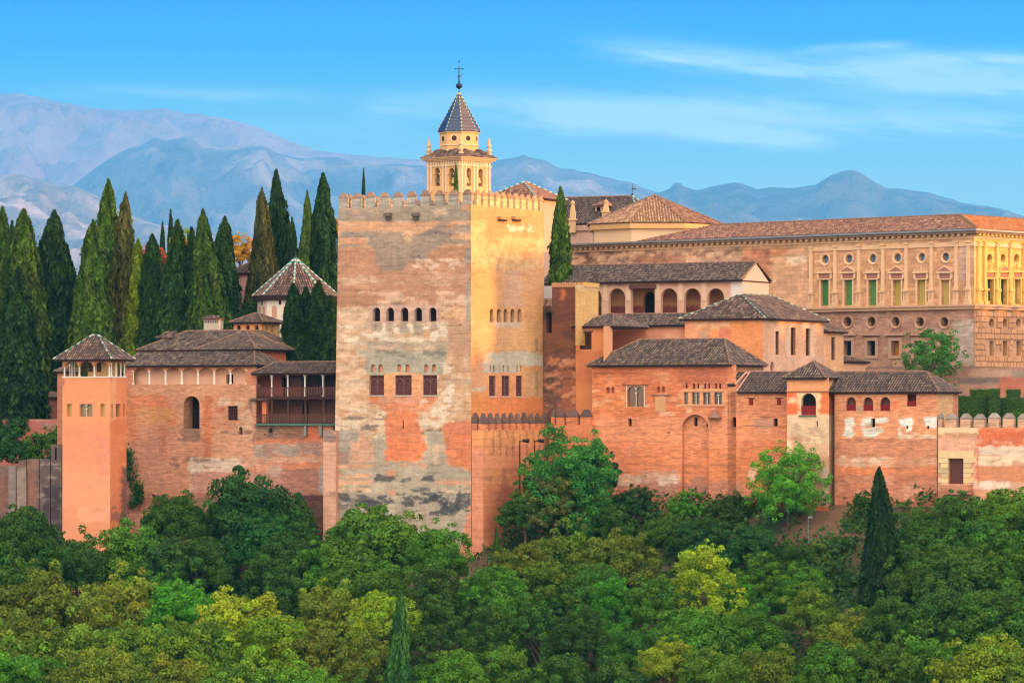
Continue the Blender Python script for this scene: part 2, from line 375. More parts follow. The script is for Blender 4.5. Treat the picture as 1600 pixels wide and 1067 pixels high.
def gridwall(mb, pl, x0, x1, yt, yb, holes=(), pf=None, res=.16, xr=None, zt=None, zb=None, thick=0.0, topcut=None, capcol=None, batter=0.0):
    """wall sheet on plane pl between picture columns x0..x1, with real openings; returns the openings in metres"""
    u0, u1 = pl.u(x0), pl.u(x1); xr = (x0 + x1) / 2 if xr is None else xr
    zt = pl.z(xr, yt) if zt is None else zt; zb = pl.z(xr, yb) if zb is None else zb
    us = list(np.linspace(u0, u1, max(2, int((u1 - u0) / res) + 1))); zs = list(np.linspace(zb, zt, max(2, int((zt - zb) / res) + 1)))
    H = []
    for h in holes:
        hx = (h.x0 + h.x1) / 2
        a, b = pl.u(h.x0), pl.u(h.x1); c, d = pl.z(hx, h.y1), pl.z(hx, h.y0)
        if h.kind == 'round': r = (b - a) / 2; m = (c + d) / 2; c, d = m - r, m + r
        c = max(c, zb + 1e-4); d = min(d, zt - 1e-4)
        H.append((a, b, c, d, h)); us += [a, b]; zs += [c, d]
    def ded(l, keep):
        l = sorted(l); o = [l[0]]
        for x in l[1:]:
            if x - o[-1] < .012:
                if x in keep: o[-1] = x
                continue
            o.append(x)
        return np.array(o)
    ku = set(); kz = set()
    for a, b, c, d, h in H: ku |= {a, b}; kz |= {c, d}
    us = ded(us, ku); zs = ded(zs, kz)
    U, Z = np.meshgrid(us, zs); U = U.ravel(); Z = Z.ravel(); nu = len(us)
    UB = U - batter * ((zt - Z) / (zt - zb)) * ((u1 - U) / (u1 - u0)) ** 7       # the foot flares out at the far edge
    X = pl.P[0] + pl.d[0] * UB; Y = pl.P[1] + pl.d[1] * UB
    px, py = pxy(pl, U, Z); col = pf(px, py, U, Z)
    keep = np.ones((len(zs) - 1, nu - 1), bool); cu = (us[:-1] + us[1:]) / 2; cz = (zs[:-1] + zs[1:]) / 2
    for a, b, c, d, h in H: keep &= ~(((cu > a) & (cu < b))[None, :] & ((cz > c) & (cz < d))[:, None])
    if topcut is not None: keep &= topcut(cu[None, :], cz[:, None])
    jj, ii = np.nonzero(keep); base = jj * nu + ii
    fs = np.stack([base, base + 1, base + 1 + nu, base + nu], 1).tolist()
    mb.add(np.stack([X, Y, Z], 1), fs, col, np.stack([U, Z, U * 0], 1))
    if thick > 0:       # rest of a free-standing wall: top, ends and back
        cc = np.mean(col, 0) if capcol is None else capcol
        V = [pl.pt(u, z, o) for o in (0, -thick) for (u, z) in ((u0, zb), (u1, zb), (u1, zt), (u0, zt))]
        W = [(u, z, o) for o in (0, -thick) for (u, z) in ((u0, zb), (u1, zb), (u1, zt), (u0, zt))]
        mb.add(V, [(3, 2, 6, 7), (0, 3, 7, 4), (2, 1, 5, 6), (5, 4, 7, 6)], cc, W)
    for a, b, c, d, h in H:      # reveals, and the masonry above a round head
        r = (b - a) / 2; m = (a + b) / 2; ring = []
        if h.kind == 'arch':
            zc = d - r; n = 11
            arc = [(m + r * cos(t), zc + r * sin(t)) for t in np.linspace(0, pi, n)]
            ring = [(a, c), (b, c)] + arc
            for corner, seg in (((b, d), arc[:6]), ((a, d), arc[5:])):
                P = [corner] + seg; Uc = np.array([q[0] for q in P]); Zc = np.array([q[1] for q in P])
                x_, y_ = pxy(pl, Uc, Zc)
                mb.add([pl.pt(q[0], q[1]) for q in P], [(0, i, i + 1) for i in range(1, len(P) - 1)], pf(x_, y_, Uc, Zc), [(q[0], q[1], 0) for q in P])
        elif h.kind == 'round':
            zc = (c + d) / 2; n = 20
            arc = [(m + r * cos(t), zc + r * sin(t)) for t in np.linspace(0, 2 * pi, n + 1)[:-1]]; ring = arc
            q4 = n // 4
            for k, corner in enumerate(((b, d), (a, d), (a, c), (b, c))):
                P = [corner] + [arc[(k * q4 + i) % n] for i in range(q4 + 1)]
                Uc = np.array([q[0] for q in P]); Zc = np.array([q[1] for q in P]); x_, y_ = pxy(pl, Uc, Zc)
                mb.add([pl.pt(q[0], q[1]) for q in P], [(0, i + 1, i) for i in range(1, len(P) - 1)], pf(x_, y_, Uc, Zc), [(q[0], q[1], 0) for q in P])
        else:
            ring = [(a, c), (b, c), (b, d), (a, d)]
        if h.fill != 'splay':
            n = len(ring); Uc = np.array([q[0] for q in ring]); Zc = np.array([q[1] for q in ring]); x_, y_ = pxy(pl, Uc, Zc)
            cc = pf(x_, y_, Uc, Zc)
            V = [pl.pt(q[0], q[1], 0) for q in ring] + [pl.pt(q[0], q[1], -h.d) for q in ring]
            mb.add(V, [(i, n + i, n + (i + 1) % n, (i + 1) % n) for i in range(n)], np.concatenate([cc, cc]), [(q[0] + o, q[1], o) for o in (0, h.d) for q in ring])
    return H

DK = C(38, 26, 26); DKB = C(60, 38, 32); RED = C(140, 32, 30); SHUT = C(92, 40, 40); SHL = C(150, 110, 100)
def fill_holes(pl, H, parent):
    """what stands inside each opening: a part of the building, each its own mesh"""
    for a, b, c, d, h in H:
        if h.fill in ('none', 'splay'): continue
        mb = MB(); e = .02
        if h.fill == 'dark':  # dark panel in place of the unlit space behind
            mb.box(pl, a - e, b + e, c - e, d + e, -h.d - .06, -h.d, DK if h.col is None else h.col); mb.build(h.name, M_DARK, parent)
        elif h.fill == 'blind':
            mb.box(pl, a - e, b + e, c - e, d + e, -h.d - .06, -h.d, h.col); mb.build(h.name, M_PLAIN, parent)
        elif h.fill == 'glass':
            cc = C(70, 110, 150) if h.col is None else h.col
            mb.box(pl, a - e, b + e, c - e, d + e, -h.d - .05, -h.d, cc); o = mb.build(h.name, M_GLASS, parent)
        elif h.fill == 'halfred':            # dark opening closed below by a red board
            mb.box(pl, a - e, b + e, c - e, d + e, -h.d - .3, -h.d - .25, h.col if h.col is not None else C(60, 40, 40)); o = mb.build(h.name, M_DARK, parent)
            m2 = MB(); k = c + (d - c) * .43
            m2.box(pl, a + .01, b - .01, c + .01, k, -.2, -.12, RED)
            for q in np.linspace(a, b, 7)[1:-1]: m2.box(pl, q - .015, q + .015, c + .02, k - .02, -.12, -.1, RED * .8)
            m2.build('board', M_WOOD, o)
        elif h.fill == 'redshut':
            mb.box(pl, a + .005, b - .005, c + .005, d - .005, -.2, -.12, RED); mb.build(h.name, M_WOOD, parent)
        elif h.fill == 'shutter':            # carved wooden shutter with raised interlaced battens
            mb.box(pl, a - e, b + e, c - e, d + e, -.3, -.2, SHUT); w = b - a; t = d - c
            o = mb.build(h.name, M_WOOD, parent); m2 = MB()
            fr = .09
            for q in (a + .01, b - fr - .01): m2.box(pl, q, q + fr, c + .01, d - .01, -.2, -.13, SHL * .5)
            for q in (c + .01, d - fr - .01, c + t * .62): m2.box(pl, a + fr, b - fr, q, q + fr * .7, -.2, -.14, SHL * .55)
            dbl = w > 1.6 or h.col == 2
            if dbl: m2.box(pl, (a + b) / 2 - .05, (a + b) / 2 + .05, c + fr, d - fr, -.2, -.135, SHL * .6)
            rng = random.Random(int(a * 100)); k = 0
            for zz in np.arange(c + .2, c + t * .6, .2):
                x = a + fr + .08 + (.2 if k % 2 else 0); k += 1
                while x < b - fr - .25:
                    l = rng.choice((.22, .34, .45)); l = min(l, b - fr - x - .05)
                    if l > .1: m2.box(pl, x, x + l, zz, zz + .035, -.2, -.17, SHL)
                    x += l + .16
            heads = ((a + fr, (a + b) / 2 - .05), ((a + b) / 2 + .05, b - fr)) if dbl else ((a + fr, b - fr),)
            for p, q in heads:
                r = (q - p) / 2 - .03; cx = (p + q) / 2; zc = c + t * .66
                r = min(r, t * .28)
                for i in range(8):
                    t0, t1 = pi * i / 8, pi * (i + 1) / 8
                    P = [(cx + rr * cos(tt), zc + rr * sin(tt)) for rr, tt in ((r, t0), (r, t1), (r - .06, t1), (r - .06, t0))]
                    m2.add([pl.pt(x, z, -.15) for x, z in P], [(0, 1, 2, 3)], SHL)
            m2.build('lattice', M_WOOD, o)
            m3 = MB(); m3.box(pl, a - .06, b + .06, c - .1, c - .002, -.1, .1, C(215, 195, 180)); m3.build('sill', M_STONE, parent)
        elif h.fill == 'twin':               # two-light window: glass, mullion column, twin arched head
            mb.box(pl, a - e, b + e, c - e, d + e, -h.d - .05, -h.d, C(95, 80, 80) if h.col is None else h.col); o = mb.build(h.name, M_GLASS, parent)
            m2 = MB(); m = (a + b) / 2; wc = C(222, 200, 180); r = (b - a) / 4
            m2.tube(pl.pt(m, c, -.15), pl.pt(m, d - r * 1.2, -.15), .06, .05, 8, wc)
            m2.box(pl, m - .09, m + .09, d - r * 1.5, d - r * 1.1, -.24, -.06, wc)
            for p, q in ((a, m), (m, b)):
                r = (q - p) / 2; cx = (p + q) / 2; zc = d - r; n = 8
                arc = [(cx + r * cos(t), zc + r * sin(t)) for t in np.linspace(0, pi, n + 1)]
                for k in range(n):
                    (x1, z1), (x2, z2) = arc[k], arc[k + 1]
                    m2.add([pl.pt(x1, z1, -.1), pl.pt(x2, z2, -.1), pl.pt(x2, d, -.1), pl.pt(x1, d, -.1)], [(0, 3, 2, 1)], wc * .85)
            m2.build('mullion', M_STONE, o)
        elif h.fill == 'bars':
            mb.box(pl, a - e, b + e, c - e, d + e, -h.d - .05, -h.d, DKB if h.col is None else h.col); o = mb.build(h.name, M_GLASS, parent)
            m2 = MB(); cb = C(110, 60, 50)
            for q in (a, b - .05): m2.box(pl, q, q + .05, c, d, -.2, -.14, cb)
            m2.box(pl, (a + b) / 2 - .02, (a + b) / 2 + .02, c, d, -.2, -.15, cb)
            for q in np.arange(c, d, .42): m2.box(pl, a, b, q, q + .04, -.2, -.15, cb)
            m2.build('frame', M_WOOD, o)
        elif h.fill == 'door':
            mb.box(pl, a - e, b + e, c - e, d + e, -.35, -.25, C(105, 62, 55))
            for q in np.linspace(a, b, 8)[1:-1]: mb.box(pl, q - .02, q + .02, c, d, -.25, -.235, C(70, 40, 36))
            mb.build(h.name, M_WOOD, parent)

# ------------------------------------------------------------ tiled roofs
PAL_DARK = [C(*c) for c in ((106, 88, 80), (92, 77, 72), (118, 98, 88), (80, 66, 64), (126, 104, 92), (108, 86, 76), (138, 116, 100))]
PAL_BROWN = [C(*c) for c in ((126, 96, 84), (110, 84, 76), (140, 108, 92), (98, 76, 70), (152, 122, 104), (86, 68, 64))]
PAL_RED = [C(*c) for c in ((166, 116, 92), (152, 104, 84), (174, 126, 102), (138, 94, 78), (184, 138, 112), (126, 88, 76))]
def tileface(mb, poly, pal, rng, sp=.30, step=.48, rad=.095, chan=.6):
    """barrel tiles laid on a roof plane: poly[0]->poly[1] is the eave"""
    P = [Vector(p) for p in poly]; e = (P[1] - P[0]); e.z = e.z; e.normalize()
    n = None
    for k in range(2, len(P)):
        c = (P[1] - P[0]).cross(P[k] - P[0])
        if c.length > 1e-6: n = c.normalized(); break
    if n.z < 0: n = -n
    s = n.cross(e)
    if s.z < 0: s = -s
    Q = [((p - P[0]).dot(e), (p - P[0]).dot(s)) for p in P]
    cd = pal[0] * chan * .8
    mb.add([p - n * .02 for p in P], [tuple(range(len(P)))] if n.dot((P[1] - P[0]).cross(P[2] - P[0])) > 0 else [tuple(range(len(P)))[::-1]], cd)
    xs = [q[0] for q in Q]; x = min(xs) + sp * .5; V = []; Fs = []; Cc = []; up = n
    while x < max(xs):
        ts = []
        for i in range(len(Q)):
            a, b = Q[i], Q[(i + 1) % len(Q)]
            if (a[0] - x) * (b[0] - x) < 0: ts.append(a[1] + (b[1] - a[1]) * (x - a[0]) / (b[0] - a[0]))
        if len(ts) >= 2:
            t0, t1 = min(ts), max(ts); t = t0 - .05; jx = rng.uniform(-.02, .02)
            while t < t1 - .02:
                tt = min(t + step, t1); c = pal[rng.randrange(len(pal))] * rng.uniform(.88, 1.12)
                if rng.random() < .012: c = c * 1.6
                k = len(V); j = rng.uniform(-.012, .012)
                for (ta, r, hh) in ((t, rad * 1.1, .045), (tt, rad * .85, .01)):
                    for (dx, dh) in ((-r, 0), (-r * .62, r * .8), (r * .62, r * .8), (r, 0)):
                        V.append(P[0] + e * (x + jx + j + dx) + s * ta + up * (dh + hh))
                        Cc.append(c)
                Fs += [(k, k + 1, k + 5, k + 4), (k + 1, k + 2, k + 6, k + 5), (k + 2, k + 3, k + 7, k + 6), (k, k + 3, k + 2, k + 1)]
                t += step
        x += sp
    if V: mb.add(V, Fs, np.array(Cc))
def ridge(mb, A, B, cols, r=.11, seg=.36, lift=.08):
    A = Vector(A); B = Vector(B); L = (B - A).length; k = max(1, int(L / seg)); d = (B - A) / k
    up = Vector((0, 0, lift))
    for i in range(k):
        mb.tube(A + d * i + up, A + d * (i + 1) + up * .9, r * 1.08, r * .9, 6, cols[i % len(cols)])
GLZ = [C(190, 186, 170), C(40, 110, 70), C(150, 120, 100), C(30, 90, 80)]
GLZ2 = [C(190, 192, 180), C(50, 130, 130)]
BRN = [C(150, 112, 90), C(130, 98, 84)]

def hiproof(parent, fr, uL, uR, vF, vB, ze, zr, over=.45, iL=None, iR=None, axis='u', iF=None, iB=None, pal=PAL_DARK, cap=None, seed=1, faces='FRBL', caps='FLR', eavecol=None, sp=.30, name='roof'):
    """hipped or gabled roof; i* = how far the ridge end stands in from that side (0 = gable)"""
    rng = random.Random(seed); mb = MB(); mc = MB(); cap = cap or BRN
    slope = None
    a, b, c, d = uL - over, uR + over, vF - over, vB + over
    if axis == 'u':
        if iL == 0: a = uL - .15
        if iR == 0: b = uR + .15
    p = lambda u, v, z: fr.p(u, v, z)
    if axis == 'u':
        vm = (vF + vB) / 2; iL_ = iL if iL is not None else (vB - vF) / 2; iR_ = iR if iR is not None else (vB - vF) / 2
        R0 = p(uL + iL_ - (.15 if iL_ == 0 else 0), vm, zr); R1 = p(uR - iR_ + (.15 if iR_ == 0 else 0), vm, zr)
        for i_, ug in ((iL_, uL + .02), (iR_, uR - .02)):
            if i_ == 0:
                mg = MB(); mg.add([p(ug, vF, ze - .1), p(ug, vB, ze - .1), p(ug, vm, zr - .12)], [(0, 1, 2)], C(204, 160, 134)); mg.build('gable', M_PLAIN, parent)
        FS = {'F': [p(a, c, ze), p(b, c, ze), R1, R0], 'B': [p(b, d, ze), p(a, d, ze), R0, R1]}
        if iR_ > 0: FS['R'] = [p(b, c, ze), p(b, d, ze), R1]
        if iL_ > 0: FS['L'] = [p(a, d, ze), p(a, c, ze), R0]
        hips = {'F': [(FS['F'][0], R0), (FS['F'][1], R1)], 'B': [(FS['B'][0], R1), (FS['B'][1], R0)]}
    else:
        um = (uL + uR) / 2; iF_ = iF if iF is not None else (uR - uL) / 2; iB_ = iB if iB is not None else (uR - uL) / 2
        R0 = p(um, vF + iF_ - (over if iF_ == 0 else 0), zr); R1 = p(um, vB - iB_ + (over if iB_ == 0 else 0), zr)
        FS = {'R': [p(b, c, ze), p(b, d, ze), R1, R0], 'L': [p(a, d, ze), p(a, c, ze), R0, R1]}
        if iF_ > 0: FS['F'] = [p(a, c, ze), p(b, c, ze), R0]
        if iB_ > 0: FS['B'] = [p(b, d, ze), p(a, d, ze), R1]
        hips = {'F': [(p(a, c, ze), R0), (p(b, c, ze), R0)], 'B': [(p(b, d, ze), R1), (p(a, d, ze), R1)]}
    for k, poly in FS.items():
        if k in faces and k in 'FR': tileface(mb, poly, pal, rng, sp=sp)
        else:
            mb.add(poly, [tuple(range(len(poly)))], pal[0] * .8)
    for k in 'FB':
        for A, B in hips[k]:
            if (Vector(A) - Vector(B)).length > .3: ridge(mc, A, B, cap)
    if (R1 - R0).length > .3: ridge(mc, R0, R1, cap if len(cap) > 2 else BRN)
    ro = mb.build(name, M_TILE, parent); mc.build('ridge_tiles', M_GLAZE if cap is not BRN else M_TILE, ro)
    me_ = MB(); ec = C(58, 36, 34) if eavecol is None else eavecol
    t = .14
    V = [p(u, v, z) for z in (ze - t - .03, ze - .03) for u, v in ((a + .06, c + .06), (b - .06, c + .06), (b - .06, d - .06), (a + .06, d - .06))]
    me_.add(V, [(0, 3, 2, 1), (4, 5, 6, 7), (0, 1, 5, 4), (1, 2, 6, 5), (2, 3, 7, 6), (3, 0, 4, 7)], ec)
    me_.build('eaves', M_WOOD, ro)
    return ro
def boxwalls(mb, fr, uL, uR, vF, vB, zb, zt, col, sides='BL'):
    """the plain sides of a building that the view never meets head on"""
    p = lambda u, v, z: fr.p(u, v, z)
    Q = {'F': ((uL, vF), (uR, vF)), 'R': ((uR, vF), (uR, vB)), 'B': ((uR, vB), (uL, vB)), 'L': ((uL, vB), (uL, vF))}
    for s in sides:
        (u0, v0), (u1, v1) = Q[s]; L = sqrt((u1 - u0) ** 2 + (v1 - v0) ** 2)
        mb.add([p(u0, v0, zb), p(u1, v1, zb), p(u1, v1, zt), p(u0, v0, zt)], [(0, 1, 2, 3)], col, [(0, zb, 0), (L, zb, 0), (L, zt, 0), (0, zt, 0)])
# ============================================================ the land
FOOT = np.array([(-3000, 520, 40), (-400, 450, 42), (0, 432, 45), (96, 426, 44), (198, 428, 44.5), (215, 426, 47.5), (290, 423, 50.3), (495, 415.5, 46), (520, 410, 44.0), (736, 398.5, 44.0),
                 (800, 404, 46), (860, 410, 48.2), (1000, 405, 49.4), (1300, 395, 50.0), (1470, 390, 50.4), (1600, 385, 51.2), (2200, 350, 52), (5000, 300, 50)], float)
def ground(X, Y):
    X = np.asarray(X, float); Y = np.asarray(Y, float)
    px = 800 + X / 400.0 * F
    yf = np.interp(px, FOOT[:, 0], FOOT[:, 1]); zf = np.interp(px, FOOT[:, 0], FOOT[:, 2])
    d = yf - Y
    slope = zf - np.clip(d - 1.0, 0, None) * .56 - np.clip(d - 1.0, 0, 6) * .12
    slope = slope + (fbm(X / 9., Y / 9., 3, 4) - .5) * 2.6 * np.clip(d / 6, 0, 1)
    valley = 2 + 56 * np.clip((150 - Y) / 135., 0, 1) ** 1.3
    front = np.maximum(slope, valley)
    plat = 58.0 + np.clip((Y - 425) / 12, 0, 1) * np.clip((px - 850) / 60, 0, 1) * 4.6 - np.clip((Y - 700) / 900., 0, 1) * 36
    plat = plat + np.clip((Y - 3000) / 8000., 0, 1) * 30
    back = zf + (plat - zf) * np.clip((-d - 2.5) / 5.0, 0, 1)
    z = np.where(d > 0, front, np.where(d > -2.5, zf, back))
    return z
def build_ground():
    xs = np.concatenate([-np.geomspace(16000, 75, 44), np.arange(-74, 74.1, 1.0), np.geomspace(75, 9000, 40)])
    ys = np.concatenate([np.arange(-220, 280, 10.), np.arange(280, 450, 1.0), np.geomspace(450, 36000, 64)])
    X, Y = np.meshgrid(xs, ys); Z = ground(X, Y)
    n = len(xs); jj, ii = np.meshgrid(np.arange(len(ys) - 1), np.arange(n - 1), indexing='ij'); b = (jj * n + ii).ravel()
    fs = np.stack([b, b + 1, b + n + 1, b + n], 1).tolist()
    k = fbm(X / 3., Y / 3., 9, 4).ravel()[:, None]
    soil = C(120, 88, 66); grass = C(62, 84, 44); far = C(150, 130, 100)
    m = np.clip((k - .48) * 8, 0, 1); col = soil * (1 - m) + grass * m
    fy = np.clip((Y.ravel()[:, None] - 600) / 600, 0, 1); col = col * (1 - fy) + far * fy
    mb = MB(); mb.add(np.stack([X.ravel(), Y.ravel(), Z.ravel()], 1), fs, col)
    o = mb.build('ground', M_SOIL, None, smooth=True); o['kind'] = 'structure'
build_ground()

def mountain(name, D0, ridge_px, front, seed, rug, rock, pale, pthr, base=150, back=4000, x0=-1500, x1=2150, step=6, rows=80):
    rp = np.array(ridge_px, float)
    pxs = np.concatenate([np.arange(x0, -100, 25), np.arange(-100, 1700, step), np.arange(1700, x1, 25)]); ks = (pxs - 800) / F
    ry = np.interp(pxs, rp[:, 0], rp[:, 1]) + (fbm(pxs / 22., pxs * 0 + seed, seed, 5) - .5) * rug
    zr = CAMZ + (HOR - ry) / F * D0
    D = np.concatenate([np.linspace(D0 - front, D0, rows), np.linspace(D0, D0 + back, 10)[1:]])
    K, DD = np.meshgrid(ks, D); ZR = np.tile(zr, (len(D), 1))
    s = np.where(DD <= D0, (DD - (D0 - front)) / front, 1 - (DD - D0) / back * .9)
    X = K * DD
    sc = D0 / 9.0
    warp = (fbm(X / sc, DD / sc, seed + 4, 4) - .5) * 2
    rid = 1 - np.abs(fbm(X / (sc * .42) + warp * .8, DD / (sc * .8), seed + 9, 5) - .5) * 4          # sharp spurs and gullies
    rid2 = 1 - np.abs(fbm(X / (sc * .16) + warp * 1.5, DD / (sc * .22), seed + 19, 4) - .5) * 4
    env = np.clip(s, 0, 1) * (1 - np.clip(s, 0, 1)) * 4
    h = (ZR - base)
    Z = base + h * np.clip(s, 0, 1) ** 1.15 + env * h * (.16 * rid + .10 * rid2)
    lim = CAMZ + (ZR - CAMZ) * (DD / D0) * .992                                   # spurs stay below the crest
    Z = np.where(s < .985, np.minimum(Z, np.where(DD < D0, lim, 1e9)), Z)
    n = len(ks); jj, ii = np.meshgrid(np.arange(len(D) - 1), np.arange(n - 1), indexing='ij'); b = (jj * n + ii).ravel()
    fs = np.stack([b, b + 1, b + n + 1, b + n], 1).tolist()
    q = fbm(X / (sc * .12), (DD + Z * 2) / (sc * .2), seed + 31, 5) + .12 * rid2
    m = np.clip((q - pthr) * 9, 0, 1).ravel()[:, None]
    v = (fbm(X / (sc * .3), DD / (sc * .3), seed + 41, 4).ravel()[:, None] - .5) * .5 + 1
    col = (np.array(rock) * (1 - m) + np.array(pale) * m) * v
    mb = MB(); mb.add(np.stack([X.ravel(), DD.ravel(), Z.ravel()], 1), fs, col)
    o = mb.build(name, M_ROCK, None, smooth=True); o['kind'] = 'structure'; return o
mountain('mountain_range', 31000, [(-900, 190), (-400, 160), (-100, 150), (0, 148), (33, 146), (60, 153), (120, 165), (175, 172), (225, 173), (255, 169), (290, 177), (345, 183), (400, 198), (450, 220),
          (495, 236), (560, 243), (640, 249), (700, 256), (800, 300), (1200, 400), (2500, 430)], 9000, 5, 3.5, (.40, .25, .23), (.43, .28, .25), .56)
mountain('rocky_ridge', 24000, [(-900, 330), (-300, 300), (0, 320), (60, 312), (110, 296), (150, 262), (190, 236), (228, 222), (245, 215), (262, 222), (285, 213), (300, 214), (318, 228), (345, 231), (380, 229), (412, 228), (425, 236),
          (470, 246), (520, 247), (600, 256), (690, 262), (740, 256), (775, 250), (800, 249), (817, 244), (850, 251), (872, 263), (900, 267), (940, 276), (985, 286), (1030, 301), (1100, 330), (1500, 380), (2500, 420)],
         7200, 23, 8, (.19, .17, .17), (.36, .28, .24), .65)
mountain('distant_hill', 21000, [(-900, 420), (600, 420), (900, 350), (985, 318), (1020, 303), (1045, 296), (1052, 288), (1060, 284), (1070, 292), (1090, 298), (1110, 292), (1150, 284), (1172, 292), (1185, 297), (1205, 292),
          (1240, 295), (1275, 288), (1300, 273), (1325, 266), (1342, 269), (1365, 283), (1385, 294), (1420, 297), (1450, 300), (1480, 309), (1510, 318), (1560, 326), (1580, 331), (1640, 352), (2000, 380), (2500, 400)],
         6000, 57, 3.5, (.13, .13, .13), (.17, .15, .14), .62)
mountain('limestone_hill', 16000, [(-900, 330), (-200, 300), (0, 274), (30, 272), (62, 280), (90, 291), (118, 290), (150, 305), (180, 325), (230, 345), (300, 365), (420, 380), (700, 400), (2500, 440)],
         5200, 71, 5, (.20, .18, .17), (.40, .31, .26), .62)
def haze_box():
    mb = MB(); x, y0, y1, z0, z1 = 8400, -240, 36500, -30, 3300
    w = -14500
    V = [(w, y0, z0), (x, y0, z0), (x, y1, z0), (w, y1, z0), (w, y0, z1), (x, y0, z1), (x, y1, z1), (w, y1, z1)]
    mb.add(V, [(0, 3, 2, 1), (4, 5, 6, 7), (0, 1, 5, 4), (1, 2, 6, 5), (2, 3, 7, 6), (3, 0, 4, 7)])
    m = bpy.data.materials.new('haze_air'); m.use_nodes = True; nt = m.node_tree; nt.nodes.clear()
    v = nt.nodes.new('ShaderNodeVolumePrincipled'); o = nt.nodes.new('ShaderNodeOutputMaterial'); nt.links.new(v.outputs[0], o.inputs['Volume'])
    v.inputs['Density'].default_value = HAZE_D; v.inputs['Color'].default_value = HAZE_C; v.inputs['Anisotropy'].default_value = 0.0
    ob = mb.build('haze', m); ob['kind'] = 'stuff'; return ob
HAZE_D = 5.0e-5; HAZE_C = (.05, .39, .72, 1)
haze_box()

# unseen citadel on the same hill, to the west: added and shaped to shade the lower walls
frK = Fr(800, 400, 9.0)
t = thing('citadel', 'massive rammed-earth citadel rampart with its watchtower on the hill west of the palace', 'fortress', (210, 400, 50))
def slab(mb, x0, x1, y0, y1, z0, z1, c):
    V = [(x, y, z) for z in (z0, z1) for x, y in ((x0, y0), (x1, y0), (x1, y1), (x0, y1))]
    mb.add(V, [(0, 3, 2, 1), (4, 5, 6, 7), (0, 1, 5, 4), (1, 2, 6, 5), (2, 3, 7, 6), (3, 0, 4, 7)], c)
m = MB(); slab(m, 203, 226, 322, 520, 30, 85.2, C(224, 150, 110)); m.build('rampart', M_WALL, t)
m = MB(); slab(m, 202.5, 220, 372, 381.8, 80, 96.5, C(224, 150, 110)); m.build('watchtower', M_WALL, t)
for i in range(66):
    m = MB(); slab(m, 203, 204, 323 + i * 3, 324.4 + i * 3, 85.2, 86.6, C(210, 140, 104)); m.build('merlon', M_WALL, t)
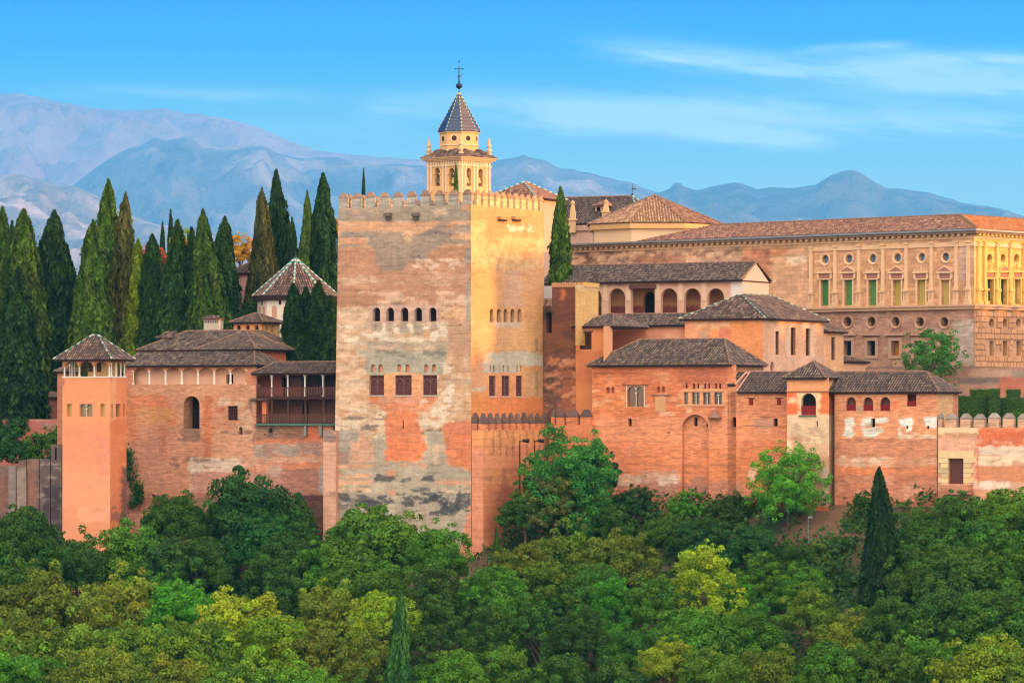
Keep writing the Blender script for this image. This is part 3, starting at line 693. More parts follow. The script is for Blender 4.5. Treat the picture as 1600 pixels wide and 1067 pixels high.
# ============================================================ the great tower
TH = 29.0
frT = Fr(736, 400, TH)
GREY = C(168, 154, 138); GREYD = C(112, 108, 106); GREYL = C(184, 180, 170); CREAM = C(226, 190, 162); ORA = C(226, 122, 72); ORAL = C(232, 152, 108); BRO = C(190, 140, 112); PINK = C(214, 158, 136)
OCH = C(214, 140, 100)
tower = thing('fortress_tower', 'huge square battlemented tower of patched rammed earth with one face in golden sun', 'tower', frT.p(-8, 8, 44))
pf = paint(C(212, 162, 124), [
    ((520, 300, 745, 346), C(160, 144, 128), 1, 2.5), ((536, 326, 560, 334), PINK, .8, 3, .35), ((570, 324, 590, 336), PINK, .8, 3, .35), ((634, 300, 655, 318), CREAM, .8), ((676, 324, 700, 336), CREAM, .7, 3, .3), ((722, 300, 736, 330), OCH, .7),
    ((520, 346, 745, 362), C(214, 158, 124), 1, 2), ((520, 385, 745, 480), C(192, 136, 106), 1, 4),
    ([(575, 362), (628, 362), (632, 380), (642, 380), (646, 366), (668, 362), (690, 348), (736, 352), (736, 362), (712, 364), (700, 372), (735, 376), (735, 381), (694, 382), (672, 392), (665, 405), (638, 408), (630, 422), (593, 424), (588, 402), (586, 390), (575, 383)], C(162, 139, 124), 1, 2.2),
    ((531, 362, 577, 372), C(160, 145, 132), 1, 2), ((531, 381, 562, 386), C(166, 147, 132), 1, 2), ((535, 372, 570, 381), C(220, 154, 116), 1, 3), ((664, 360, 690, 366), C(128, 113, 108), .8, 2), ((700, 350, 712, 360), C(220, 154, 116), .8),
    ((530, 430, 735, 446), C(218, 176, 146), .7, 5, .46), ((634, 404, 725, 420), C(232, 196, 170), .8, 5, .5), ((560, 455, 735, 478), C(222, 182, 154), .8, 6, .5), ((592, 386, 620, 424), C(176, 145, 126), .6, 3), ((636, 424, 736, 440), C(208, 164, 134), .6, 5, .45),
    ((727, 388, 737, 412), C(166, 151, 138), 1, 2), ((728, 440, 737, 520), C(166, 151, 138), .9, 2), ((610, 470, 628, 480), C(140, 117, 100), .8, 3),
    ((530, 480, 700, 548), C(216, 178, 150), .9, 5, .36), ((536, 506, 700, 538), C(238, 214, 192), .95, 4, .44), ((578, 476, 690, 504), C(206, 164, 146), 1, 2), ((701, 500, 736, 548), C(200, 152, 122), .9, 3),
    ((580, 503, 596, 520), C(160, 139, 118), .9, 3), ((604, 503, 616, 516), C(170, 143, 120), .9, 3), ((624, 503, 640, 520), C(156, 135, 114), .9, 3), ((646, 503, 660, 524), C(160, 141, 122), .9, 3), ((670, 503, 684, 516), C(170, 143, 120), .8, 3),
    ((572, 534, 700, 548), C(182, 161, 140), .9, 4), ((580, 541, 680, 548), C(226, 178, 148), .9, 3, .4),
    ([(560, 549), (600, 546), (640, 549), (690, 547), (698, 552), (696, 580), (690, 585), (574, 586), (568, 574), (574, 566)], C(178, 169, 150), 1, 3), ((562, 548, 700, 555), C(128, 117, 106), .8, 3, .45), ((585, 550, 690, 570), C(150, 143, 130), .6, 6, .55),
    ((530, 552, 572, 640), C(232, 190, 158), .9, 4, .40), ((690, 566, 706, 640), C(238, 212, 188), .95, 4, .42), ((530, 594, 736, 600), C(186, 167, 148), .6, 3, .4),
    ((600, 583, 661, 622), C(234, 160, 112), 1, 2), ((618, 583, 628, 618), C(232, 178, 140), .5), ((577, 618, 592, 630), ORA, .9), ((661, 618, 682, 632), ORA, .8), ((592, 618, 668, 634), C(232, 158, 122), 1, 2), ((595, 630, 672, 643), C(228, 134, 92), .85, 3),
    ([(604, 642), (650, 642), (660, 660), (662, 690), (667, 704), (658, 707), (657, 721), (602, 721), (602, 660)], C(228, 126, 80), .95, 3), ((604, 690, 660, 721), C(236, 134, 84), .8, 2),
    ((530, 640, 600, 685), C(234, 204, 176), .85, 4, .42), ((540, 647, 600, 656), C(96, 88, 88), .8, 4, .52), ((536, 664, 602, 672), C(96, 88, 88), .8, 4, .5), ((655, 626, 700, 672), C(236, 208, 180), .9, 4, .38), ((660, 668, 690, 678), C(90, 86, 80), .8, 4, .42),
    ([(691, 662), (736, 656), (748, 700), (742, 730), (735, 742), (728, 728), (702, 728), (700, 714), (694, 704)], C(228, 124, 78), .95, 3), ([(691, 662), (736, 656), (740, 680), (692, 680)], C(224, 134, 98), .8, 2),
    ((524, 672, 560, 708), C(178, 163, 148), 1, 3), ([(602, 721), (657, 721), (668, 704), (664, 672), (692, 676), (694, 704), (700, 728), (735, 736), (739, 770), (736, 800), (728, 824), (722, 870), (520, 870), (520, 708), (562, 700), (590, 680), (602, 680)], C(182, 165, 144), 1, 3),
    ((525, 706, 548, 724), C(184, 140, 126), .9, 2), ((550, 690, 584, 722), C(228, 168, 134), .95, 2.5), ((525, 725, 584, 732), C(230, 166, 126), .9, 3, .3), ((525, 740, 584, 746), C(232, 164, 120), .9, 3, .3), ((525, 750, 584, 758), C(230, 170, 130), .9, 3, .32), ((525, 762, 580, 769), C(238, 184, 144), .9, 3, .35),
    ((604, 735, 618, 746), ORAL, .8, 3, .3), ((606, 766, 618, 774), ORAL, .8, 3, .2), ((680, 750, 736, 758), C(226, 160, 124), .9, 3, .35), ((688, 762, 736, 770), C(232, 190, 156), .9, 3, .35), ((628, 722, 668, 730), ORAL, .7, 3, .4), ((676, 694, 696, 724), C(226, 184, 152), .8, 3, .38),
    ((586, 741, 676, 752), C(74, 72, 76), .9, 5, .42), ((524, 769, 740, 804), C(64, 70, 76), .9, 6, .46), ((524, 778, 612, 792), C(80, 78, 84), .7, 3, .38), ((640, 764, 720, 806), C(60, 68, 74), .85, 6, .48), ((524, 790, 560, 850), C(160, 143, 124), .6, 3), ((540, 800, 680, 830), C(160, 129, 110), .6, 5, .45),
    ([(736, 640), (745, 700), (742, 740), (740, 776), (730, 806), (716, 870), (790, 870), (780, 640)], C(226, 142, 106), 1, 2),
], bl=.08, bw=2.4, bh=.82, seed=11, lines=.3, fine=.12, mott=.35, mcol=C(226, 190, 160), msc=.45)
def putlogs(n, x0, y0, x1, y1, seed, avoid, w=.75, row=12.0):
    """scaffold holes left in regular rows, many of them lost"""
    r = random.Random(seed); out = []; tries = 0
    while len(out) < n and tries < 4000:
        tries += 1; x = x0 + round((r.uniform(x0, x1) - x0) / 13) * 13 + r.uniform(-1.5, 1.5); y = y0 + round((r.uniform(y0, y1) - y0) / row) * row + r.uniform(-.6, .6)
        if any(x > h.x0 - 5 and x < h.x1 + 5 and y > h.y0 - 4 and y < h.y1 + 4 for h in avoid + out) or not (x0 < x < x1 and y0 < y < y1): continue
        out.append(Hole(x - w, y - w, x + w, y + w * 1.2, 'rect', .3, name='putlog_hole'))
    return out
mb = MB()
upN = [Hole(a, 480.5, b, 502, 'arch', .5) for a, b in ((582.5, 594), (603.6, 615.6), (626, 638), (647.3, 659.3), (669.7, 681.8))]
smN = [Hole(a, 569, b, 581.5, 'arch', .28, 'blind', C(236, 150, 112)) for a, b in ((580, 586.3), (591.5, 598), (620.7, 627.3), (633.3, 640), (662.8, 669.3), (675, 681.5))]
shN = [Hole(578, 586, 600.2, 617.6, 'rect', .3, 'shutter'), Hole(617.3, 586, 643.2, 617.6, 'rect', .3, 'shutter', 2), Hole(660.8, 586, 683, 617.6, 'rect', .3, 'shutter')]
for h in smN: h.name = 'niche'
for h in shN: h.name = 'shutter'
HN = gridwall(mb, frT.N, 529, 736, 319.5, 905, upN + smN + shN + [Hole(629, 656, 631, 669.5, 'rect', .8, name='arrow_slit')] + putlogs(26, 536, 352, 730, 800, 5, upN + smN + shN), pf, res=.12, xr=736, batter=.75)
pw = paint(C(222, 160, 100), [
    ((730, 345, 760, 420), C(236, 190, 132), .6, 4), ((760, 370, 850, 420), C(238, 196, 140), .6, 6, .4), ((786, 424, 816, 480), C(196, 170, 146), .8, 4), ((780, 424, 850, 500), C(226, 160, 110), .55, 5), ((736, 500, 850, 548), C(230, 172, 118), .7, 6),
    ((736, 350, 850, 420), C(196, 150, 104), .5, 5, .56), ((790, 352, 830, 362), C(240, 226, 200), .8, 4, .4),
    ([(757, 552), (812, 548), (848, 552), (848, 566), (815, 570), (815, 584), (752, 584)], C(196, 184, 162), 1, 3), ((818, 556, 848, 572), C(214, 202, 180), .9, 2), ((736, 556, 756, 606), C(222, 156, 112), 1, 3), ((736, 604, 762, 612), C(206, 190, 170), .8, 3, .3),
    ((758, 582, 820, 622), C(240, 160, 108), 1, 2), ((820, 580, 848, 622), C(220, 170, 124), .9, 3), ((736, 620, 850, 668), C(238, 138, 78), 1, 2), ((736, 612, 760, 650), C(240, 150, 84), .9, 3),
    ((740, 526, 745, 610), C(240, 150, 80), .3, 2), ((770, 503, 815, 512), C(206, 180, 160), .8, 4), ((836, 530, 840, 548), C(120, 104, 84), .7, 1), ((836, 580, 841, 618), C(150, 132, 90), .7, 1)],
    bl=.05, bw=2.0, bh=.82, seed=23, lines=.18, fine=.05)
upW = [Hole(a, 482.5, b, 503.5, 'arch', .4) for a, b in ((765.2, 771.3), (776.5, 782.5), (787, 793), (797.8, 804), (808.8, 814.8))]
smW = [Hole(a, 570.5, b, 581, 'arch', .28, 'blind', C(236, 150, 105), 'niche') for a, b in ((764.8, 767.8), (770, 773), (785.4, 788.4), (792.2, 795.2), (806.9, 809.6), (812.4, 815.2))]
shW = [Hole(764.2, 587, 774.5, 619, 'rect', .3, 'shutter', name='shutter'), Hole(784, 587, 796.6, 619, 'rect', .3, 'shutter', 2, 'shutter'), Hole(806.3, 587, 816.2, 619, 'rect', .3, 'shutter', name='shutter')]
zT = frT.N.z(736, 319.5); zB = frT.N.z(736, 905)
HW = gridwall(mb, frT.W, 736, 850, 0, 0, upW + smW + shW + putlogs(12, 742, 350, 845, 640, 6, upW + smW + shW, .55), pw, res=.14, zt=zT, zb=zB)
uL = frT.N.u(529); vB = frT.W.u(850)
boxwalls(mb, frT, uL, 0, 0, vB, zB, zT, C(200, 150, 120), 'B')
mb.add([frT.p(uL, 0, zT), frT.p(uL - .75, 0, zB), frT.p(uL - .75, vB, zB), frT.p(uL, vB, zT)], [(0, 1, 2, 3)], C(200, 150, 120), [(0, zT, 0), (0, zB, 0), (14, zB, 0), (14, zT, 0)])
# parapet inner faces and the terrace behind them
t = .6
for (a, b, c, d) in ((uL + t, -t, t, vB - t),):
    mb.add([frT.p(a, c, zT - 1.6), frT.p(b, c, zT - 1.6), frT.p(b, d, zT - 1.6), frT.p(a, d, zT - 1.6)], [(0, 1, 2, 3)], C(180, 140, 110))
    for (p0, p1) in (((a, c), (b, c)), ((b, c), (b, d)), ((b, d), (a, d)), ((a, d), (a, c))):
        mb.add([frT.p(*p0, zT - 1.6), frT.p(*p1, zT - 1.6), frT.p(*p1, zT), frT.p(*p0, zT)], [(0, 1, 2, 3)], C(190, 150, 120))
    O = [frT.p(uL, 0, zT), frT.p(0, 0, zT), frT.p(0, vB, zT), frT.p(uL, vB, zT)]; I = [frT.p(a, c, zT), frT.p(b, c, zT), frT.p(b, d, zT), frT.p(a, d, zT)]
    mb.add(O + I, [(0, 1, 5, 4), (1, 2, 6, 5), (2, 3, 7, 6), (3, 0, 4, 7)], C(170, 130, 104))
mb.build('wall', M_WALL, tower)
fill_holes(frT.N, HN, tower); fill_holes(frT.W, HW, tower)
def merlon(parent, fr, side, a, b, z0, zc, zp, t=.75, col=None, cc=None, seed=0, mat=None, vv=0):
    """battlement block between a..b along a side of frame fr: body up to zc, hipped cap up to zp"""
    col = C(178, 150, 126) if col is None else col; cc = C(150, 118, 98) if cc is None else cc
    if side == 'N': q = lambda s, o, z: fr.p(s, vv + o, z)
    elif side == 'W': q = lambda s, o, z: fr.p(vv - o, s, z)
    elif side == 'B': q = lambda s, o, z: fr.p(s, vv - o, z)
    else: q = lambda s, o, z: fr.p(vv + o, s, z)
    rng = random.Random(seed); m = MB(); e = .01; j = rng.uniform(-.05, .05); zc += j
    nz = 6; V = []; cols = []
    for k in range(nz + 1):
        z = z0 + (zc - z0) * k / nz
        for (s, o) in ((a, 0), (b, 0), (b, t), (a, t)):
            jj = rng.uniform(-.02, .02) if 0 < k < nz else 0
            V.append(q(s + jj, o + jj, z)); cols.append(np.clip(col * rng.uniform(.75, 1.25), 0, .9))
    Fs = [(k * 4 + i, k * 4 + (i + 1) % 4, k * 4 + 4 + (i + 1) % 4, k * 4 + 4 + i) for k in range(nz) for i in range(4)]
    m.add(V, Fs, np.array(cols))
    mid = (a + b) / 2; hw = (b - a) * .22
    V = [q(a - e, -e, zc), q(b + e, -e, zc), q(b + e, t + e, zc), q(a - e, t + e, zc), q(a - e, -e, zc + .14), q(b + e, -e, zc + .14), q(b + e, t + e, zc + .14), q(a - e, t + e, zc + .14),
         q(mid - hw, t * .42, zp + j), q(mid + hw, t * .42, zp + j), q(mid + hw, t * .58, zp + j), q(mid - hw, t * .58, zp + j)]
    m.add(V, [(0, 3, 2, 1), (0, 1, 5, 4), (1, 2, 6, 5), (2, 3, 7, 6), (3, 0, 4, 7), (4, 5, 9, 8), (5, 6, 10, 9), (6, 7, 11, 10), (7, 4, 8, 11), (8, 9, 10, 11)], cc * rng.uniform(.8, 1.2))
    m.build('merlon', mat or M_WALL, parent)
zc = frT.N.z(736, 304.5); zp = frT.N.z(736, 295.5)
n = 10; W_ = -uL; per = W_ / (n - .39)
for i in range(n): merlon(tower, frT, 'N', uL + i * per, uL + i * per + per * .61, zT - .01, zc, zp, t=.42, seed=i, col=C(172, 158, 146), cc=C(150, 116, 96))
for i in range(n): merlon(tower, frT, 'B', uL + i * per, uL + i * per + per * .61, zT - .01, zc, zp, t=.42, seed=i + 40, vv=vB)
n = 11; per = (vB - .75) / n
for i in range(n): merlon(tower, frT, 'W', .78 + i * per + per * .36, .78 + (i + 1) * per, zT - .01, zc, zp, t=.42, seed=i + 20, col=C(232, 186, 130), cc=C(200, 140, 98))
for i in range(n): merlon(tower, frT, 'E', .78 + i * per + per * .36, .78 + (i + 1) * per, zT - .01, zc, zp, seed=i + 60, vv=uL)
# two stone corbels with tufts, and the two old machicolation slots on the sunny side
for x in (608, 651):
    m = MB(); m.pbox(frT.N, x - 5, 333, x + 5, 338, 0, .55, C(120, 100, 88)); m.pbox(frT.N, x - 3.5, 338, x + 3.5, 344, 0, .35, C(100, 84, 76)); m.build('corbel', M_STONE, tower)
for x in (784, 806):
    m = MB(); m.pbox(frT.W, x - 7, 339, x + 7, 343.5, 0.003, .5, C(190, 140, 90)); m.pbox(frT.W, x - 6, 343.5, x + 5, 346, 0.003, .3, C(90, 60, 44)); m.build('corbel', M_STONE, tower)
# pilaster buttress at the shaded foot
m = MB(); pb = paint(C(230, 172, 144), [((500, 670, 530, 690), C(120, 110, 104), .8, 3, .4), ((500, 768, 530, 775), C(120, 90, 84), .6, 3, .4)], lines=.3, seed=5, bl=.05, bh=.5)
plb = frT.N.off(.5)
gridwall(m, plb, 505, 524.5, 672, 905, (), pb, res=.15); ua, ub = plb.u(505), plb.u(524.5); za, zb_ = plb.z(515, 905), plb.z(515, 672)
m.box(frT.N, ua + .01, ub - .01, za, zb_ - .01, -3.5, .49, C(214, 150, 124)); m.build('buttress', M_WALL, tower)

# ------------------------------------------------------------ low battlemented wall at the tower's foot
ww = thing('battlement_wall', 'low smooth rammed-earth wall with pointed battlements wrapping the sunny foot of the great tower', 'wall', frT.p(.7, 7, 44))
uM = frT.N.u(755); frM = Fr(755, frT.N.Y(uM), TH); zM = frT.N.z(745, 672); vM = frM.W.u(862)
pm = paint(C(236, 150, 104), [((736, 655, 870, 694), C(242, 162, 98), .9, 2), ((736, 700, 756, 880), C(228, 146, 112), .9, 2), ((756, 694, 800, 760), C(240, 156, 104), .8, 5), ((756, 746, 800, 752), C(150, 96, 80), .6, 4, .4), ((756, 760, 870, 880), C(222, 130, 88), .7, 6),
     ((780, 730, 800, 800), C(150, 84, 72), .5, 5, .3)] + [((x - 1.2, 668, x + .8, 712), C(96, 62, 52), .75, 1.5, .25) for x in (771, 781.5, 792, 802, 812.5, 823, 833, 843.5)], bl=.03, lines=.35, seed=31, bh=.8)
m = MB(); gridwall(m, frT.N.off(.02), 737, 755, 0, 0, (), pm, res=.16, zt=zM, zb=zB)
gridwall(m, frM.W, 755, 862, 0, 0, (), pm, res=.16, zt=zM, zb=zB)
m.add([frM.p(-1.5, 0, zM), frM.p(0, 0, zM), frM.p(0, vM, zM), frM.p(-1.5, vM, zM)], [(0, 1, 2, 3)], C(150, 110, 90))
m.build('wall', M_WALL, ww)
zc2 = frM.N.z(755, 662); zp2 = frM.N.z(755, 645)
per = vM / 10.2
for i in range(10): merlon(ww, frM, 'W', i * per + (.0 if i == 0 else .12), i * per + per * .68, zM - .01, zc2, zp2, t=.6, seed=i + 80, col=C(232, 140, 92), cc=C(120, 92, 84))
merlon(ww, frM, 'N', -1.45, -.75, zM - .01, zc2, zp2, t=.6, seed=95, col=C(200, 120, 84), cc=C(110, 80, 74))

def street_lamp(px, py0, py1, pl, o, arm, label):
    u = pl.u(px); b = Vector(pl.pt(u, pl.z(px, py1), o)); h = pl.z(px, py0) - b.z
    t = thing('street_lamp', label, 'street lamp', b, 'lamps standing at the foot of the palace walls')
    m = MB(); m.tube(b - Vector((0, 0, 1.5)), b + Vector((0, 0, h)), .09, .06, 8, C(52, 44, 44)); m.build('pole', M_METAL, t)
    m = MB(); q = b + Vector((0, 0, h)); m.tube(q - Vector((0, 0, .15)), q + Vector((arm * .4, -.1, .05)), .05, .04, 6, C(46, 40, 42))
    a = q + Vector((arm * .3, -.1, 0)); c = q + Vector((arm * 1.0, -.2, -.05))
    m.tube(a, c, .16, .22, 8, C(44, 40, 44)); m.build('lamp_head', M_METAL, t); return t
street_lamp(799.5, 688, 800, frM.W, 1.0, 1, 'dark floodlight on a tall pole against the sunny foot wall of the great tower')
street_lamp(823, 688, 800, frM.W, 1.0, 1, 'dark floodlight pole mostly hidden by the big tree beside the great tower')

# ============================================================ church bell tower
frB = Fr(720, 470, 41)
bt = thing('bell_tower', 'ornate church bell tower with octagonal drum, dark spire and iron cross', 'bell tower', frB.p(-2.5, 2.5, 60))
za, zb2 = 58, frB.z(0, 0, 243)
BT = C(236, 178, 118)
m = MB(); pbt = paint(BT, [], bl=.04, seed=3, fine=.03)
hn = [Hole(679, 262.5, 687, 291, 'arch', .9, 'dark', C(110, 80, 70)), Hole(701.5, 262.5, 709.5, 291, 'arch', .9, 'dark', C(150, 96, 60))]
hw = [Hole(729, 262.5, 736.5, 291, 'arch', .9, 'dark', C(120, 76, 58)), Hole(747.5, 264, 755, 292, 'arch', .9, 'dark', C(120, 76, 58))]
zt = frB.N.z(720, 247)
a1 = gridwall(m, frB.N, 668.5, 720, 0, 0, hn, pbt, res=.2, zt=zt, zb=za); a2 = gridwall(m, frB.W, 720, 766, 0, 0, hw, pbt, res=.2, zt=zt, zb=za)
uB = frB.N.u(668.5); vB2 = frB.W.u(766); boxwalls(m, frB, uB, 0, 0, vB2, za, zt, BT)
m.build('belfry', M_PLAIN, bt); fill_holes(frB.N, a1, bt); fill_holes(frB.W, a2, bt)
m = MB()
for pl, xs in ((frB.N, (669.5, 674.5, 693, 698, 714, 718.5)), (frB.W, (721.5, 726, 740, 744.5, 759, 764))):
    for x in xs: m.pbox(pl, x - 1.3, 256, x + 1.3, 301, 0, .14, C(240, 196, 158))
    L = pl.u(720 if pl is frB.N else 766); S = pl.u(668.5) if pl is frB.N else 0
    m.box(pl, S - .1, L + .1, zt - .95, zt - .75, 0.003, .16, C(240, 196, 158))
    k = int((L - S) / .42)
    for i in range(k): m.box(pl, S + .1 + i * (L - S) / k, S + .25 + i * (L - S) / k + .05, zt - .7, zt - .35, 0.003, .12, C(244, 212, 176))
for h in hn:
    m.pbox(frB.N, h.x0 - 1.5, 271, h.x0 - .1, 273, 0.003, .2, C(240, 200, 160)); m.pbox(frB.N, h.x1 + .1, 271, h.x1 + 1.5, 273, 0.003, .2, C(240, 200, 160))
m.build('pilasters', M_STONE, bt)
m = MB()
for k, (o, z0, z1) in enumerate(((.25, -.3, -.12), (.5, -.12, .06), (.7, .06, .2))):
    V = [frB.p(u, v, zt + z) for z in (z0, z1) for u, v in ((uB - o, -o), (o, -o), (o, vB2 + o), (uB - o, vB2 + o))]
    m.add(V, [(0, 3, 2, 1), (4, 5, 6, 7), (0, 1, 5, 4), (1, 2, 6, 5), (2, 3, 7, 6), (3, 0, 4, 7)], C(236, 186, 146) if k < 2 else C(200, 150, 110))
m.build('cornice', M_STONE, bt)
cu, cv = uB / 2, vB2 / 2
r8 = 2.42; ctr = frB.p(cu, cv, 0)
def octa(zr, r, rot=0): return [ctr + Vector((cos(rot + pi / 4 * i) * r, sin(rot + pi / 4 * i) * r, zr)) for i in range(8)]
# low tiled skirt between the square belfry and the drum
zs0 = zt + .2; zs1 = frB.z(cu, cv, 236); sk = MB(); rng = random.Random(4); o = .62
crn = [(uB - o, -o), (o, -o), (o, vB2 + o), (uB - o, vB2 + o)]; inn = [(cu - 1.9, cv - 1.9), (cu + 1.9, cv - 1.9), (cu + 1.9, cv + 1.9), (cu - 1.9, cv + 1.9)]
for i in range(4):
    j = (i + 1) % 4; tileface(sk, [frB.p(*crn[i], zs0), frB.p(*crn[j], zs0), frB.p(*inn[j], zs1 + .15), frB.p(*inn[i], zs1 + .15)], PAL_BROWN, rng)
sk.build('skirt_roof', M_TILE, bt)
ROT = radians(49 - 90 + 4); zd0 = zs0; zd1 = frB.z(cu, cv, 207)
m = MB(); A = octa(zd0, r8, ROT); Bq = octa(zd1, r8, ROT); m.add(A + Bq, [(i, (i + 1) % 8, 8 + (i + 1) % 8, 8 + i) for i in range(8)], BT)
for zz, hh, o in ((zd0 + (zd1 - zd0) * .46, .14, .1), (zd1 - .2, .2, .15)):
    A = octa(zz, r8 + o, ROT); Bq = octa(zz + hh, r8 + o, ROT); m.add(A + Bq, [(i, (i + 1) % 8, 8 + (i + 1) % 8, 8 + i) for i in range(8)] + [tuple(range(8, 16)), tuple(range(8))[::-1]], C(240, 196, 158))
drum = m.build('drum', M_PLAIN, bt)
for i in range(8):
    t = ROT + pi / 4 * (i + .5); n_ = Vector((cos(t), sin(t), 0)); c = ctr + n_ * (r8 * cos(pi / 8)) + Vector((0, 0, zd0 + (zd1 - zd0) * .73))
    if n_.y > .5: continue
    m = MB(); m.tube(c - n_ * .1, c + n_ * .07, .5, .5, 16, C(244, 204, 160)); w = m.build('oculus', M_PLAIN, bt)
    m = MB(); m.tube(c - n_ * .1, c + n_ * .09, .34, .34, 16, C(90, 60, 50)); m.build('pane', M_DARK, w)
apex = ctr + Vector((0, 0, frB.z(cu, cv, 143))); m = MB(); E = octa(zd1 + .02, r8 + .35, ROT)
mr = MB()
for i in range(8):
    mid = ((E[i] + E[(i + 1) % 8]) / 2 - ctr); n_ = Vector((mid.x, mid.y)).normalized()
    c = C(22, 50, 86) if n_.x < .05 else C(98, 78, 72)          # dark blue on the left-hand faces, brown on the rest
    N_ = 12
    for k in range(N_):
        p0 = E[i].lerp(apex, k / N_); p1 = E[(i + 1) % 8].lerp(apex, k / N_); p2 = E[(i + 1) % 8].lerp(apex, (k + 1) / N_); p3 = E[i].lerp(apex, (k + 1) / N_)
        off = Vector((n_.x, n_.y, .1)) * .04
        m.add([p0 + off, p1 + off, p2, p3], [(0, 1, 2, 3)], c * rng.uniform(.92, 1.08))
    ridge(mr, E[i], apex, [C(200, 190, 140), C(30, 90, 80)], r=.06, seg=.26, lift=.03)
m.add([p - Vector((0, 0, .03)) for p in E], [tuple(range(8))[::-1]], C(90, 70, 60))
sp = m.build('spire', M_GLAZE, bt); mr.build('ridge_tiles', M_GLAZE, sp)
# wrought-iron finial with orb, cross and vane
m = MB(); IR = C(40, 62, 84); top = frB.z(cu, cv, 93) - apex.z
m.tube(apex - Vector((0, 0, .3)), apex + Vector((0, 0, top)), .05, .025, 6, IR)
m.lathe(apex + Vector((0, 0, .25)), [(.03, 0), (.32, .18), (.42, .42), (.32, .66), (.05, .84), (.18, .95), (.05, 1.1)], 10, IR)
X = Vector((1, 0, 0))
for zf, w, r in ((.46, .3, .035), (.70, .48, .04)):
    q = apex + Vector((0, 0, top * zf)); m.tube(q - X * w, q + X * w, r, r, 6, IR)
    if zf > .6:
        for s_ in (-1, 1): m.lathe(q + X * w * s_ - Vector((0, 0, .1)), [(.02, 0), (.11, .1), (.02, .2)], 6, IR)
q = apex + Vector((0, 0, top * .46)); m.tube(q, q + Vector((.5, 0, .3)), .06, .02, 4, IR)
m.lathe(apex + Vector((0, 0, top * .9)), [(.02, 0), (.1, .1), (.02, .2)], 6, IR)
m.tube(apex + Vector((0, 0, top * .35)), apex + Vector((0, 0, top * .78)), .1, .06, 6, IR)
m.build('cross', M_METAL, bt)
for (u, v) in ((uB + .1, .1), (-.1, .1), (-.1, vB2 - .1), (uB + .1, vB2 - .1)):
    b = frB.p(u, v, zs0 + .05); m = MB()
    m.lathe(b, [(.36, 0), (.36, .5), (.2, .55), (.34, .85), (.34, 1.05), (.16, 1.2), (.3, 1.5), (.22, 1.7), (.05, 2.55)], 8, C(214, 178, 142)); m.build('pinnacle', M_STONE, bt)
for pl, x in ((frB.N, 705.5), (frB.N, 683), (frB.W, 732.7), (frB.W, 751.2)):
    q = Vector(pl.pt(pl.u(x), pl.z(x, 279), -.35)); m = MB()
    m.lathe(q - Vector((0, 0, .6)), [(.34, 0), (.3, .15), (.2, .5), (.17, .7), (.05, .78)], 10, C(190, 160, 100) if x > 700 else C(90, 84, 70)); m.box(pl, pl.u(x) - .2, pl.u(x) + .2, q.z + .15, q.z + .6, -.45, -.25, C(80, 56, 46)); m.build('bell', M_METAL, bt)
# ============================================================ church and chapel roofs behind
# small red hipped roof seen over the tower battlements
f = Fr(801, 462, TH); t = thing('chapel', 'small chapel whose red hipped roof peeps over the great tower battlements', 'chapel', f.p(0, 4, 60))
ze = f.z(-2, 2, 312); zr = f.z(-1, 4, 286)
m = MB(); boxwalls(m, f, -3.2, 3.0, 0, 7, 58, ze - .1, C(220, 170, 140), 'FRBL'); m.build('wall', M_PLAIN, t)
hiproof(t, f, -3.2, 3.0, 0, 7, ze, zr, .6, axis='v', iF=3.1, iB=3.1, pal=PAL_RED, cap=GLZ2, seed=3)
# church nave
f = Fr(1000, 492, TH - 6); t = thing('church', 'long brown-roofed church behind the tall cypress, with dormer, stone obelisks and weather vane', 'church', f.p(-8, 5, 60))
uL = f.N.u(820); ze = f.N.z(900, 350); zr = f.z(-3, 5.5, 307)
m = MB(); pc = paint(C(214, 168, 148), [((840, 346, 880, 356), C(190, 140, 120), .8), ((870, 360, 890, 390), C(190, 160, 150), .6, 4, .4)], seed=5, bl=.05)
gridwall(m, f.N, 820, 1000, 0, 0, (), pc, res=.4, zt=ze - .15, zb=58); boxwalls(m, f, uL, 0, 0, 11, 58, ze - .15, C(214, 168, 148), 'RBL')
m.box(f.N, uL, 0, ze - .9, ze - .2, .003, .3, C(206, 160, 140)); m.build('wall', M_WALL, t)
hiproof(t, f, uL, 0, 0, 11, ze, zr, .35, iL=0, iR=3.2, pal=PAL_DARK[:6], cap=GLZ2, seed=8)
for px, py0, py1, v in ((895, 313, 352, -.4), (947, 312, 340, 1.5)):
    pl = f.back(v); b = Vector(pl.pt(pl.u(px), pl.z(px, py1))); h = pl.z(px, py0) - b.z; m = MB()
    m.lathe(b - Vector((0, 0, 1)), [(.62, 0), (.62, 1.6), (.78, 1.62), (.78, 1.8), (.5, 1.85), (.42, 1 + h * .55), (.2, 1 + h * .82), (.3, 1 + h * .86), (.28, 1 + h * .93), (.04, 1 + h)], 4, C(216, 170, 124), rot=.5)
    m.build('obelisk', M_STONE, t)
pl = f.back(2.2); m = MB(); m.pbox(pl, 930, 322, 942, 336, -2.5, 0, C(216, 172, 140)); d = m.build('dormer', M_PLAIN, t)
m = MB(); m.pbox(pl, 932.5, 323.5, 938, 334, .003, .03, DK); m.build('window', M_DARK, d)
m = MB(); u0, u1 = pl.u(927), pl.u(953); z0 = pl.z(940, 322); um = (u0 + u1) / 2
